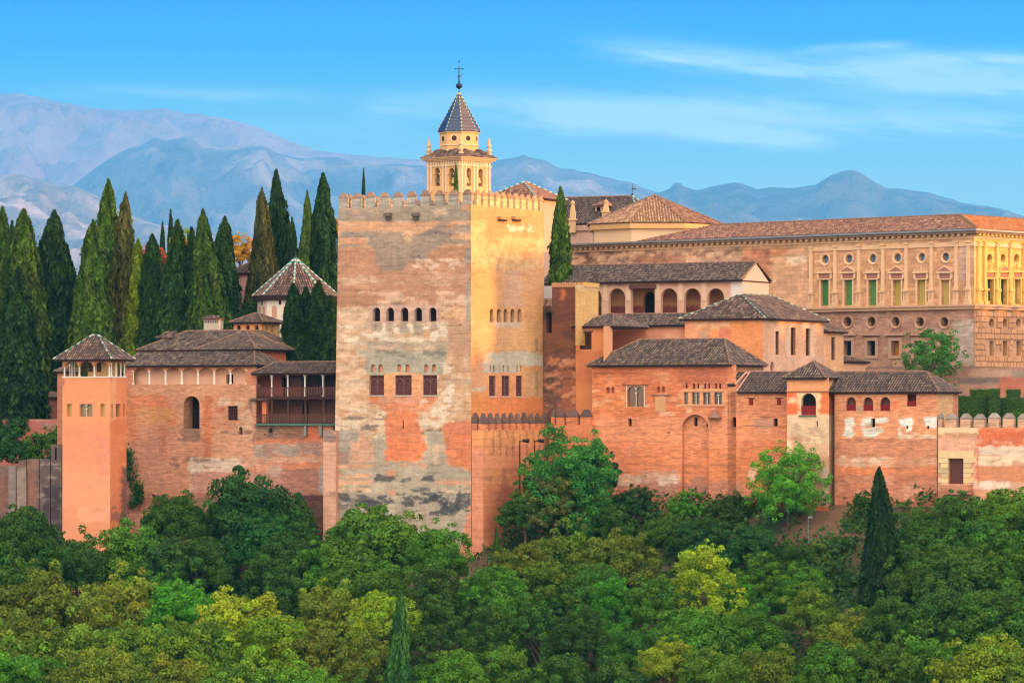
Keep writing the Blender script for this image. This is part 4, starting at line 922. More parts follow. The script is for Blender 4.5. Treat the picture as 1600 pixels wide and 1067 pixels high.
for A, B in (((u0, .5), (u1, .5)),):
    tileface(m, [pl.pt(u0, z0, .5), pl.pt(u1, z0, .5), pl.pt(um + .3, z0 + .8, -1), pl.pt(um - .3, z0 + .8, -1)], PAL_RED, random.Random(3))
    m.add([pl.pt(u1, z0, .5), pl.pt(u1, z0, -2.5), pl.pt(um + .3, z0 + .8, -1)], [(0, 1, 2)], PAL_RED[0]); m.add([pl.pt(u0, z0, -2.5), pl.pt(u0, z0, .5), pl.pt(um - .3, z0 + .8, -1)], [(0, 1, 2)], PAL_DARK[0])
m.build('dormer_roof', M_TILE, t)
q = f.p(-3.2, 5.5, zr); m = MB(); m.tube(q, q + Vector((0, 0, 1.7)), .05, .03, 6, C(60, 60, 70)); m.tube(q + Vector((-.1, 0, 1.0)), q + Vector((.55, 0, 1.0)), .12, .05, 4, C(50, 56, 66)); m.lathe(q + Vector((0, 0, .1)), [(.05, 0), (.16, .15), (.05, .3)], 8, C(70, 70, 74)); m.build('weather_vane', M_METAL, t)

# ============================================================ renaissance palace
TC = 41.0
frC = Fr(1522, 440, TC)
pal = thing('renaissance_palace', 'long two-storey renaissance stone palace with pilasters and round windows, one end glowing in sun', 'palace', frC.p(-30, 30, 62))
PS = C(222, 164, 122); PSD = C(196, 148, 118); PB = C(200, 150, 124)
zc = frC.N.z(1522, 361); zs = frC.N.z(1522, 477); zb = frC.N.z(1522, 582)
LW = frC.W.u(1700)
up = [Hole(c - 6.3, 437.8, c + 6.3, 477, 'rect', .4, 'blind', cc, 'window') for c, cc in ((1289.3, C(74, 130, 66)), (1326, C(90, 144, 74)), (1363.7, C(96, 144, 76)), (1402, C(190, 168, 84)), (1440, C(196, 168, 92)), (1477.5, C(200, 168, 100)))]
uo = [Hole(c - 5.2, y - 5, c + 5.2, y + 5, 'round', .55, 'glass', C(96, 140, 176), 'oculus') for c, y in ((1289.5, 405.5), (1326.5, 404.5), (1364, 404), (1402.5, 402.8), (1440.3, 402.2), (1478, 401.8))]
lo = [Hole(c - 6, y - 6, c + 6, y + 6, 'round', .8, 'dark', C(96, 66, 58), 'oculus') for c, y in ((1324, 503), (1361.5, 503), (1399.2, 503), (1437.3, 503.5), (1475.5, 503.5))]
lw = [Hole(c - 6.3, 532.5, c + 6.3, 555.5, 'rect', .8, 'dark', cc, 'window') for c, cc in ((1324.3, C(34, 36, 48)), (1361.7, C(34, 34, 44)), (1399, C(210, 130, 56)), (1435, C(60, 50, 50)), (1476, C(40, 40, 44)))]
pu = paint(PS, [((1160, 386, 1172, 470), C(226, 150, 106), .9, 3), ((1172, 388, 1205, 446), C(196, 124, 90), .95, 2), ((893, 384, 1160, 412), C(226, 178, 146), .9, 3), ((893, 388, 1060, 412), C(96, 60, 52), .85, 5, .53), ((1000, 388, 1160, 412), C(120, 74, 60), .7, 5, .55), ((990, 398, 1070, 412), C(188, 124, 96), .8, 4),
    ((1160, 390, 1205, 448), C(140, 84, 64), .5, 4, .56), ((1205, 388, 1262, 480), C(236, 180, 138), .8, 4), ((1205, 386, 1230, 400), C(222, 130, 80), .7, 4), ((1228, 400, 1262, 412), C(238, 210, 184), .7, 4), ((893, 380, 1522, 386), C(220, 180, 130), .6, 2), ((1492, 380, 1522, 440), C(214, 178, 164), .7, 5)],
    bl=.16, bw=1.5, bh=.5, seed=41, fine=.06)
plo = paint(PB, [((1280, 480, 1530, 540), C(160, 112, 98), .6, 8, .45), ((1490, 500, 1530, 570), C(200, 182, 168), .8, 5), ((1300, 490, 1480, 520), C(214, 176, 156), .5, 6, .55), ((1300, 572, 1530, 590), C(120, 108, 100), .6, 3)], bl=.14, bw=1.0, bh=.45, seed=43, fine=.08)
m = MB()
xr = 1522
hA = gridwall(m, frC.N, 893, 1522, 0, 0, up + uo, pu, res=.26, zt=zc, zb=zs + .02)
m.build('upper_wall', M_ASHLAR, pal)
m = MB(); hB = gridwall(m, frC.N.off(-.02), 1150, 1521.5, 0, 0, lo + lw, plo, res=.3, zt=zs - .1, zb=zb); 
boxwalls(m, frC, frC.N.u(893), frC.N.u(1150), 0.02, 1, zb, zs, C(190, 142, 116), 'F')
boxwalls(m, frC, frC.N.u(893), -.1, .1, 44, zb, zc, C(190, 142, 116), 'BL'); m.build('lower_wall', M_BRICK, pal)
fill_holes(frC.N, hA, pal); fill_holes(frC.N.off(-.02), hB, pal)
# west side
wxs = [(1546.5, 5.2), (1567.5, 5.1), (1588.7, 5), (1609.5, 5), (1630, 5)]
up2 = [Hole(c - w, 436.5, c + w, 475.5, 'rect', .45, 'blind', C(44, 66, 52) if i < 2 else C(150, 140, 90), 'window') for i, (c, w) in enumerate(wxs)]
uo2 = [Hole(c - 4, 400, c + 4, 408, 'round', .6, 'dark', C(150, 90, 40), 'oculus') for c, w in wxs]
lo2 = [Hole(c + 2.8 - 4, 500, c + 2.8 + 4, 510, 'round', .7, 'dark', C(110, 80, 66), 'oculus') for c, w in wxs]
lw2 = [Hole(c + 3 - 3.4, 532.5, c + 3 + 3.4, 556, 'rect', .7, 'dark', C(40, 26, 26), 'window') for c, w in wxs]
PW = C(240, 184, 100); pw2 = paint(PW, [], bl=.08, bw=1.4, bh=.5, seed=44); pw3 = paint(C(214, 158, 116), [], bl=.14, bw=1.1, bh=.62, seed=45)  # west stone painted golden to strengthen its sunlit look
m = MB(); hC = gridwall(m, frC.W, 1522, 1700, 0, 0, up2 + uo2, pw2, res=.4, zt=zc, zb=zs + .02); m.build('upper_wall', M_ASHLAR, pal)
m = MB(); hD = gridwall(m, frC.W.off(-.02), 1522.6, 1700, 0, 0, lo2 + lw2, pw3, res=.4, zt=zs - .1, zb=zb)
# rusticated blocks
zz = np.arange(zb + .05, zs - 1.2, .66); HD = [(a, b, c, d) for a, b, c, d, h in hD]; rng = random.Random(9)
for r, z in enumerate(zz):
    u = .1 + (0 if r % 2 else .3)
    while u < LW * .55:
        w = rng.choice((.62, .95, 1.2)); ok = all(u + w < a - .02 or u > b + .02 or z + .56 < c - .05 or z > d + .05 for a, b, c, d in HD)
        if ok: m.box(frC.W, u, u + w - .12, z, z + .54, -.02, .16, C(222, 160, 112) * rng.uniform(.85, 1.1), skipback=True)
        u += w
m.build('rusticated_wall', M_STONE, pal)
fill_holes(frC.W, hC, pal); fill_holes(frC.W.off(-.02), hD, pal)
# pilasters on their pedestals, window hoods, cornices
TR = C(242, 192, 150)
def pil(pl, x, c=TR, w=3.4, name='pilaster'):
    m = MB(); uc = pl.u(x); hw = abs(pl.u(x + w) - pl.u(x)); k = zs; H = zc - zs
    for dz0, dz1, e, o in ((0, .55, 1.42, .5), (.55, 1.75, 1.05, .34), (1.75, 1.98, 1.4, .5), (1.98, 2.2, .95, .32), (2.2, H * .80, .70, .26), (H * .80, H * .835, .85, .32), (H * .845, H * .87, 1.05, .38)):
        m.box(pl, uc - hw * e, uc + hw * e, k + dz0 + .003, k + dz1, .003, o, c * (1.0 if e < 1.4 else .88), skipback=True)
    m.box(pl, uc - hw * .35, uc + hw * .35, k + .75, k + 1.6, .34, .4, c * .72, skipback=True)
    m.build(name, M_STONE, pal)
for x in (1268.3, 1306, 1343, 1380.7, 1417, 1456.5, 1495.3, 1514): pil(frC.N, x)
for x in (1528, 1537.5, 1556.5, 1577.5, 1598.5, 1619): pil(frC.W, x, C(242, 186, 104), 2.4)  # golden copy of the front trim, as if sunlit
def hood(pl, h, tri, c):
    m = MB(); a, b = pl.u(h.x0), pl.u(h.x1); w = b - a; z = pl.z((h.x0 + h.x1) / 2, h.y0)
    m.box(pl, a - .22, a - .003, zs + .05, z + .05, .003, .14, c); m.box(pl, b + .003, b + .22, zs + .05, z + .05, .003, .14, c)
    m.box(pl, a - .35, b + .35, z + .06, z + .2, .003, .24, c); m.box(pl, a - .15, b + .15, z + .24, z + .72, .003, .12, C(176, 116, 100)); m.box(pl, a - .5, a - .2, z + .2, z + .8, .003, .2, c); m.box(pl, b + .2, b + .5, z + .2, z + .8, .003, .2, c)
    m.box(pl, a - .6, b + .6, z + .82, z + 1.0, .003, .34, c)
    if tri:
        for o0, o1, s, cc in ((.003, .34, 1.0, c), (.34, .345, .72, C(170, 112, 96))):
            u0, u1, um = a - .55 * s, b + .55 * s, (a + b) / 2; zt_ = z + 1.02 + (1 - s) * .1; za = zt_ + .75 * s
            V = [pl.pt(u0, zt_, o) for o in (o1,)] + [pl.pt(u1, zt_, o1), pl.pt(um, za, o1), pl.pt(u0, zt_, o0), pl.pt(u1, zt_, o0), pl.pt(um, za, o0)]
            m.add(V, [(0, 1, 2), (1, 4, 5, 2), (3, 0, 2, 5), (3, 4, 1, 0)], cc)
    else:
        rng = random.Random(int(a * 10)); um = (a + b) / 2
        for u, s in ((a - .35, .45), (b + .2, .45), (um - .35, .5), (um + .1, .5), (um - .1, .75), (um - .7, .28), (um + .5, .28)): m.box(pl, u, u + .17, z + 1.01, z + 1.0 + s, .003, .2, c * .9)
        m.box(pl, um - .6, um + .6, z + 1.003, z + 1.2, .003, .15, c * .9)
    m.build('window_hood', M_STONE, pal)
for i, h in enumerate(up): hood(frC.N, h, i % 2 == 1, TR)
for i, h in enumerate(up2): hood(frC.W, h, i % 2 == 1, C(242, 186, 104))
for h in up + up2:
    pl = frC.N if h in up else frC.W
for h, pl, r2 in [(h, frC.N, 8.6) for h in uo] + [(h, frC.N, 8.4) for h in lo]:   # moulded ring round each bull's-eye
    m = MB(); uc = pl.u((h.x0 + h.x1) / 2); z = pl.z((h.x0 + h.x1) / 2, (h.y0 + h.y1) / 2); r0 = (pl.u(h.x1) - pl.u(h.x0)) / 2 * 1.01; r1 = r0 * r2 / 5.6; n = 24; V = []; o1 = .12
    for i in range(n):
        t = 2 * pi * i / n
        for r, o in ((r1, .003), (r1 * .95, .12), (r1 * .86, .12), (r0, .003)): V.append(pl.pt(uc + cos(t) * r, z + sin(t) * r, o))
    m.add(V, [(i * 4 + k, i * 4 + k + 1, ((i + 1) % n) * 4 + k + 1, ((i + 1) % n) * 4 + k) for i in range(n) for k in range(3)], TR if h in uo else PSD); m.build('oculus_frame', M_STONE, pal)
for h in lw:
    m = MB(); a, b = frC.N.u(h.x0), frC.N.u(h.x1); c_, d_ = frC.N.z(h.x0, h.y1), frC.N.z(h.x0, h.y0)
    for q in ((a - .4, a - .003, c_ - .35, d_ + .35), (b + .003, b + .4, c_ - .35, d_ + .35), (a, b, d_ + .003, d_ + .35), (a, b, c_ - .35, c_ - .003), (a - .75, b + .75, d_ + .62, d_ + .8)): m.box(frC.N, q[0], q[1], q[2], q[3], .003, .1 if q[2] < d_ + .6 else .35, C(192, 150, 128))
    m.build('window_frame', M_STONE, pal)
UL = frC.N.u(893)
def band(name, z0, z1, o, c, mat=M_STONE, uL=UL):
    m = MB(); V = [frC.p(u, v, z) for z in (z0, z1) for u, v in ((uL - (o if uL == UL else 0), -o), (o, -o), (o, LW), (o - .3, LW), (0, .0), (uL, .0))]
    m.add(V, [(0, 1, 7, 6), (1, 2, 8, 7), (6, 7, 10, 11), (7, 8, 9, 10), (1, 0, 5, 4), (2, 1, 4, 3), (0, 6, 11, 5)], c); return m.build(name, mat, pal)
band('string_course', zs - .42, zs - .1, .45, C(214, 168, 134), uL=frC.N.u(1256)); band('string_course', zs - .1, zs + .12, .65, C(206, 160, 128), uL=frC.N.u(1256))
band('architrave', zc - 1.75, zc - 1.25, .14, TR, uL=frC.N.u(1266)); band('frieze', zc - .85, zc - .55, .12, TR); band('cornice', zc - .28, zc - .02, .75, C(150, 120, 100)); band('gutter', zc, zc + .22, 1.0, C(150, 150, 154), M_METAL)
m = MB()
for i in range(int(-UL / .85)): m.box(frC.N, UL + i * .85, UL + i * .85 + .42, zc - .55, zc - .29, .005, .6, C(206, 160, 124))
m.build('dentil_band', M_STONE, pal); m = MB()
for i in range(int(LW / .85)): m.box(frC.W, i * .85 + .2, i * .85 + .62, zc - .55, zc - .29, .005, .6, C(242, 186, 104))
m.build('dentil_band', M_STONE, pal)
zr = frC.z(-6, 6, 336.8); rng = random.Random(77); m = MB(); e = .95; D = 6.2
uA = frC.N.u(1003); zeg = zc + .24
tileface(m, [frC.p(uA, -e, zeg), frC.p(e, -e, zeg), frC.p(-D, D, zr), frC.p(uA + 6, D, zr)], PAL_RED, rng, sp=.36)
tileface(m, [frC.p(e, -e, zeg), frC.p(e, LW, zeg), frC.p(-D, LW, zr), frC.p(-D, D, zr)], [C(196, 122, 72), C(176, 106, 64), C(206, 134, 84)], rng, sp=.36)  # sunward slope given orange tiles as if lit
m.add([frC.p(uA, -e, zeg), frC.p(uA + 6, D, zr), frC.p(uA, 2 * D, zeg)], [(0, 1, 2)], PAL_RED[0])
m.add([frC.p(uA + 6, D, zr), frC.p(-D, D, zr), frC.p(-2 * D, 2 * D, zeg), frC.p(uA, 2 * D, zeg)], [(0, 1, 2, 3)], PAL_RED[0]); m.add([frC.p(-D, D, zr), frC.p(-D, LW, zr), frC.p(-2 * D, LW, zeg), frC.p(-2 * D, 2 * D, zeg)], [(0, 1, 2, 3)], PAL_RED[0])
ro = m.build('roof', M_TILE, pal); m = MB(); ridge(m, frC.p(e, -e, zeg), frC.p(-D, D, zr), BRN, r=.16); ridge(m, frC.p(-D, D, zr), frC.p(uA + 6, D, zr), BRN, r=.15); ridge(m, frC.p(-D, D, zr), frC.p(-D, LW, zr), BRN, r=.15); m.build('ridge_tiles', M_TILE, ro)
m = MB(); m.add([frC.p(UL, .05, zc), frC.p(uA + 1, .05, zc), frC.p(uA + 1, 40, zc + .8), frC.p(UL, 40, zc + .8)], [(0, 1, 2, 3)], C(190, 150, 120)); m.build('flat_roof', M_PLAIN, ro)
# octagonal chapel roof rising inside the palace
oc = Vector(((1022 - 800) / F * 482, 482, 0)); pk = CAMZ + (HOR - 306) / F * 482; zo = CAMZ + (HOR - 347.5) / F * 474
t = thing('octagonal_chapel', 'pale octagonal chapel under a broad red-brown pyramid roof behind the palace cornice', 'chapel', (oc.x, oc.y, 62))
R8 = 8.9; r0 = radians(-112)
def oct8(c, r, z, rot): return [Vector((c.x + cos(rot + pi / 4 * i) * r, c.y + sin(rot + pi / 4 * i) * r, z)) for i in range(8)]
m = MB(); A = oct8(oc, R8 - .5, 62, r0); B = oct8(oc, R8 - .5, zo - .3, r0); m.add(A + B, [(i, (i + 1) % 8, 8 + (i + 1) % 8, 8 + i) for i in range(8)], C(238, 196, 158))
A = oct8(oc, R8, zo - .75, r0); B = oct8(oc, R8 + .1, zo - .1, r0); m.add(A + B, [(i, (i + 1) % 8, 8 + (i + 1) % 8, 8 + i) for i in range(8)] + [tuple(range(8))[::-1]], C(232, 180, 120)); m.build('wall', M_PLAIN, t)
m = MB(); mr = MB(); E = oct8(oc, R8 + .3, zo, r0); ap = Vector((oc.x, oc.y, pk)); rng = random.Random(5)
for i in range(8):
    tileface(m, [E[i], E[(i + 1) % 8], ap], [C(*c) for c in ((196, 148, 112), (176, 130, 102), (210, 164, 124), (160, 116, 96))] if i != 1 else PAL_RED, rng, sp=.36); ridge(mr, E[i], ap, BRN, r=.14)
ro = m.build('roof', M_TILE, t); mr.build('ridge_tiles', M_TILE, ro)

# ============================================================ arcaded portico behind
f0 = Fr(1160, 424, TH); t = thing('arcaded_portico', 'pale arcaded portico of slender white columns under a long dark tiled roof', 'portico', f0.p(-10, 3, 60))
PC = C(222, 172, 144); pp = paint(PC, [((1142, 440, 1161, 492), C(236, 222, 214), 1, .5), ((935, 440, 1142, 448), C(200, 140, 120), .6)], seed=3, bl=.05, fine=.05)
ar = [Hole(c - 13, 450.5, c + 13, 500, 'arch', .55, 'none') for c in (927, 963.8, 1045.3, 1081.8, 1118.3)] + [Hole(986, 446, 1023, 500, 'rect', .55, 'none')]
ar = [h for h in ar]; zt = f0.N.z(1000, 441); zb = 62
m = MB(); gridwall(m, f0.N, 850, 1160, 0, 0, ar, pp, res=.2, zt=zt, zb=f0.N.z(1000, 492)); L0 = f0.N.u(850)
boxwalls(m, f0, L0, 0, 0, 7, 58, zt, C(196, 172, 160), 'RBL')
m.add([f0.p(0, 0, zt), f0.p(0, 7, zt), f0.p(0, 3.5, f0.z(0, 3.5, 411))], [(0, 1, 2)], C(196, 172, 160))  # white gable toned down to look shaded
m.build('arcade', M_PLAIN, t)
bk = f0.back(2.6); m = MB(); pbk = paint(C(214, 146, 98), [((930, 478, 1142, 492), C(140, 64, 56), 1, 3), ((1020, 455, 1142, 470), C(170, 104, 84), .7, 4)], seed=6)
hb = gridwall(m, bk, 856, 1172, 0, 0, [Hole(1005, 455.5, 1024, 495, 'arch', .5, 'dark', name='doorway')], pbk, res=.3, zt=zt, zb=zb); m.build('rear_wall', M_PLAIN, t); fill_holes(bk, hb, t)
m = MB(); pa = paint(C(190, 130, 110), []); m.add([f0.p(L0, .1, zb + 1), f0.p(0, .1, zb + 1), f0.p(0, 2.6, zb + 1), f0.p(L0, 2.6, zb + 1)], [(0, 1, 2, 3)], C(180, 130, 104)); m.build('gallery_floor', M_PLAIN, t)
for x in (945.5, 981.8, 1027.5, 1063.4, 1100):
    b = Vector(f0.N.pt(f0.N.u(x), zb, -.28)); z1 = f0.N.z(x, 470) - zb; m = MB()
    m.lathe(b, [(.16, 0), (.16, .3), (.12, .35), (.10, z1 - .4), (.12, z1 - .38), (.2, z1 - .1), (.25, z1)], 8, C(238, 222, 208)); m.build('column', M_STONE, t)
    m = MB(); m.box(f0.N, f0.N.u(x) - .28, f0.N.u(x) + .28, zb + z1, zt - .05, .003, .06, C(232, 188, 160)); m.build('pilaster', M_PLAIN, t)
m = MB(); m.box(f0.N, f0.N.u(984), f0.N.u(1026), zt - .75, zt - .3, -.4, .25, C(110, 66, 62)); m.build('lintel', M_WOOD, t)
hiproof(t, f0, L0, 0, 0, 7, zt + .05, f0.z(0, 3.5, 410), .55, iL=0, iR=0, pal=PAL_DARK, seed=12)
for px, a in ((966, 0), (1000, 0)): pass

# ============================================================ walls of the nasrid palace towards the west
P0 = Pl(((860 - 800) / F * 411, 411), (cos(radians(TH)), -sin(radians(TH))))       # the long outer face
BR = C(224, 132, 92); BRD = C(196, 108, 76); BRL = C(232, 150, 112)
# ---- square turret
fu = frame_on(P0, 899, 2.2); tt = thing('square_turret', 'small square turret, dark on one face and golden on the other, beside the portico', 'turret', fu.p(-1.5, 2.5, 48))
uL = fu.N.u(862.5); vB = fu.W.u(935); zt = fu.N.z(899, 446)
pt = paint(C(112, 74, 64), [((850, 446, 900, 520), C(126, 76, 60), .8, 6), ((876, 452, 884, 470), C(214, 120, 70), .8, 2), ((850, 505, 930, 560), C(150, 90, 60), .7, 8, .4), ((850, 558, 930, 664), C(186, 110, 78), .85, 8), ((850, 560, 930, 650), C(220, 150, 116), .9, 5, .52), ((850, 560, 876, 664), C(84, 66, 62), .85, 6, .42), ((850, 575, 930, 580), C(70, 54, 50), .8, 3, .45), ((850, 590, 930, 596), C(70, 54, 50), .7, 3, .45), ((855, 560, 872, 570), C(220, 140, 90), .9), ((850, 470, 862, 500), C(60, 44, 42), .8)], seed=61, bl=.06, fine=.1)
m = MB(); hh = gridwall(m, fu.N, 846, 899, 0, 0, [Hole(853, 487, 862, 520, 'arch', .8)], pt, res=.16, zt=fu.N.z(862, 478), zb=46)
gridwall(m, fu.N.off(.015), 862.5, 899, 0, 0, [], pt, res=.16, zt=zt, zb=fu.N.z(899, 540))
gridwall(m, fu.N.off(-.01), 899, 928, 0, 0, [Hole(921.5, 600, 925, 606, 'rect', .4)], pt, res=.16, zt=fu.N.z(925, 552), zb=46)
pg = paint(C(226, 172, 104), [((935, 440, 899, 452), C(236, 200, 150), .8)], seed=7, bl=.04)  # sunlit gold put into the side wall's colour
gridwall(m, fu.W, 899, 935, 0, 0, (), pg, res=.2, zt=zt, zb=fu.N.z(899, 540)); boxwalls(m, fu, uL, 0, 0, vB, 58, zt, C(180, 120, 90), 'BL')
m.add([fu.p(uL, 0, zt), fu.p(0, 0, zt), fu.p(0, vB, zt), fu.p(uL, vB, zt)], [(0, 1, 2, 3)], C(190, 140, 110)); m.build('wall', M_WALL, tt); fill_holes(fu.N, hh, tt)
m = MB(); k = 13
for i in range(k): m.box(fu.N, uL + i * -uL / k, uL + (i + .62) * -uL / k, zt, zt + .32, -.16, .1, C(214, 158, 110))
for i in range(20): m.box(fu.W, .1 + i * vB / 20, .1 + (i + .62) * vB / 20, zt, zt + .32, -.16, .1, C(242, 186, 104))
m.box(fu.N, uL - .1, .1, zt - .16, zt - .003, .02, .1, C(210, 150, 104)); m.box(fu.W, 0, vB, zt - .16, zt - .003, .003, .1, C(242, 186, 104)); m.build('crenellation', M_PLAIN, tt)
# white house end and little roof squeezed beside the great tower
f1 = Fr(864, 421, TH); t = thing('white_house', 'sliver of a white house with a small red lean-to roof, wedged beside the great tower', 'house', f1.p(-1, 2, 58))
m = MB(); boxwalls(m, f1, f1.N.u(846), 0, 0, 3, 58, f1.N.z(855, 447), C(236, 226, 222), 'FRBL'); m.build('wall', M_PLAIN, t)
m = MB(); a, b = f1.N.u(846), 0; z0, z1 = f1.N.z(855, 482), f1.N.z(855, 467); tileface(m, [f1.p(a, -1.6, z0), f1.p(b, -1.6, z0), f1.p(b, -.02, z1), f1.p(a, -.02, z1)], PAL_RED, random.Random(2)); m.build('roof', M_TILE, t)
# ---- corner house
fh = frame_on(P0, 943, 2.0); t = thing('corner_house', 'orange corner house with one dark barred window below the square turret', 'house', fh.p(-2, 3, 48))
m = MB(); ph = paint(C(232, 146, 92), [((900, 548, 945, 600), BRD, .6, 4)], seed=12, bl=.03); uL = fh.N.u(899.5); zt = fh.N.z(930, 510)
hh = gridwall(m, fh.N, 899.5, 943, 0, 0, [Hole(906, 519, 924.3, 546, 'rect', .3, 'bars')], ph, res=.2, zt=zt, zb=48)
gridwall(m, fh.W, 943, 957, 0, 0, (), flat(C(238, 164, 112)), res=.5, zt=zt, zb=48); fb = frame_on(P0, 1075, 11.0)
gridwall(m, fb.N, 950, 1080, 0, 0, (), paint(C(236, 156, 120), [((1040, 512, 1062, 530), C(236, 190, 160), .5, 5, .45)], seed=4), res=.3, zt=fb.N.z(1000, 509.5), zb=50)
boxwalls(m, fh, uL, 0, 0, 8, 48, zt, BR, 'BL'); m.build('wall', M_PLAIN, t); fill_holes(fh.N, hh, t)
m = MB(); m.pbox(fh.N, 904, 516.8, 927, 518.8, .003, .1, C(120, 80, 66)); m.build('lintel', M_WOOD, t)
zr = fh.z(-2, 3, 491); uR = 13.2
hiproof(t, fh, uL, 0, 0, 7.4, zt, zr, .45, iL=2.2, iR=1.8, pal=PAL_DARK, seed=17)
fx = frame_on(P0, 1082, 11.0); hiproof(t, fx, fx.N.u(938), 0, 0, 4.6, fx.N.z(1000, 508.5), fx.z(-6, 2.3, 490.5), .5, iL=0, iR=0, pal=PAL_DARK, seed=18)
# ---- tall hip-roofed hall with slit windows
f2 = Fr(1192, 408.5, TH); t = thing('hip_roofed_hall', 'tall orange hall with green-tipped hip roof and three tall slit windows facing the sunset side', 'hall', f2.p(-5, 6, 52))
uL = f2.N.u(1070); vB = f2.W.u(1287); zt = f2.N.z(1192, 497.5)
m = MB(); pa = paint(C(239, 155, 103), [((1071, 498, 1096, 535), C(243, 164, 122), .9, 1.5), ((1084, 503, 1140, 512), C(250, 198, 154), .8, 4, .3), ((1092, 515, 1108, 530), C(199, 162, 129), .9, 4), ((1125, 510, 1142, 528), C(226, 125, 97), .9, 1), ((1142, 500, 1192, 580), C(241, 151, 93), .9, 3)], seed=14, bl=.04, fine=.08)
gridwall(m, f2.N, 1070, 1192, 0, 0, (), pa, res=.2, zt=zt, zb=50)
pb = paint(C(238, 174, 130), [((1209, 510, 1214, 560), C(240, 196, 156), .6, 2), ((1192, 556, 1290, 580), C(236, 180, 148), .8, 4), ((1228, 505, 1236, 556), C(244, 206, 168), .8, 2), ((1250, 500, 1270, 512), C(242, 200, 164), .8, 3), ((1266, 512, 1272, 558), C(244, 206, 168), .7, 2), ((1212, 500, 1250, 508), C(238, 150, 90), .6, 3, .4)], seed=15, bl=.03)
hh = gridwall(m, f2.W, 1192, 1287, 0, 0, [Hole(1211.8, 517.6, 1217.7, 554.2, 'rect', .3, 'bars'), Hole(1235.6, 511.8, 1243.4, 554.8, 'rect', .3, 'bars'), Hole(1259, 513.2, 1266.3, 555.8, 'rect', .3, 'bars'), Hole(1203.6, 565, 1209.6, 581, 'arch', .3, 'blind', C(150, 96, 84))], pb, res=.22, zt=zt, zb=52)
boxwalls(m, f2, uL, 0, 0, vB, 52, zt, BR, 'BL'); m.build('wall', M_WALL, t); fill_holes(f2.W, hh, t)
zr = f2.z(-4.8, 3.3, 460)
hiproof(t, f2, uL, 0, 0, vB, zt, zr, .5, axis='v', iF=4.4, iB=3.6, pal=PAL_BROWN[:6] + PAL_DARK[:3], cap=GLZ, seed=21)
f3 = frame_on(f2.W.__class__(f2.C, f2.R), 1192, 0); f3 = Fr(1192, 408.5, TH); f3.C = f2.xy(-.6, vB + .05); f3.N = Pl(f3.C, f3.R); f3.W = Pl(f3.C, f3.B)
t = thing('annex', 'narrow lower annex with one tall barred window, joined to the hip-roofed hall', 'annex', f3.p(-2, 2, 55))
z3 = CAMZ + (HOR - 518) / F * f3.xy(0, 2)[1]; v3 = f3.W.u(1318); m = MB()
hh = gridwall(m, f3.W, f3.W.pt(0, 0)[0] / f3.W.pt(0, 0)[1] * F + 800, 1318, 0, 0, [Hole(1299, 526.5, 1305.3, 562.5, 'rect', .3, 'bars')], paint(C(240, 178, 128), [((1290, 516, 1298, 580), C(236, 160, 110), .6, 2)], seed=9), res=.22, zt=z3, zb=54)
boxwalls(m, f3, -4, 0, 0, v3, 54, z3, BR, 'FBL'); m.build('wall', M_WALL, t); fill_holes(f3.W, hh, t)
hiproof(t, f3, -4, 0, 0, v3, z3, z3 + 1.4, .45, axis='v', iF=0, iB=2, pal=PAL_BROWN, seed=22)
f4 = Fr(1318, 408.5, TH); f4.C = f3.xy(-.4, v3 + .05); f4.N = Pl(f4.C, f4.R); f4.W = Pl(f4.C, f4.B); v4 = f4.W.u(1355)
z4 = CAMZ + (HOR - 565) / F * f4.xy(0, 2)[1]; t = thing('lean_to', 'low peach lean-to with a dusty tiled roof below the palace windows', 'outbuilding', f4.p(-1, 2, 56)); m = MB(); boxwalls(m, f4, -4, 0, 0, v4, 54, z4, C(238, 172, 126), 'FRBL'); m.build('wall', M_PLAIN, t)
hiproof(t, f4, -4, 0, 0, v4, z4, z4 + .6, .3, axis='v', iF=1, iB=1, pal=PAL_BROWN, seed=23)

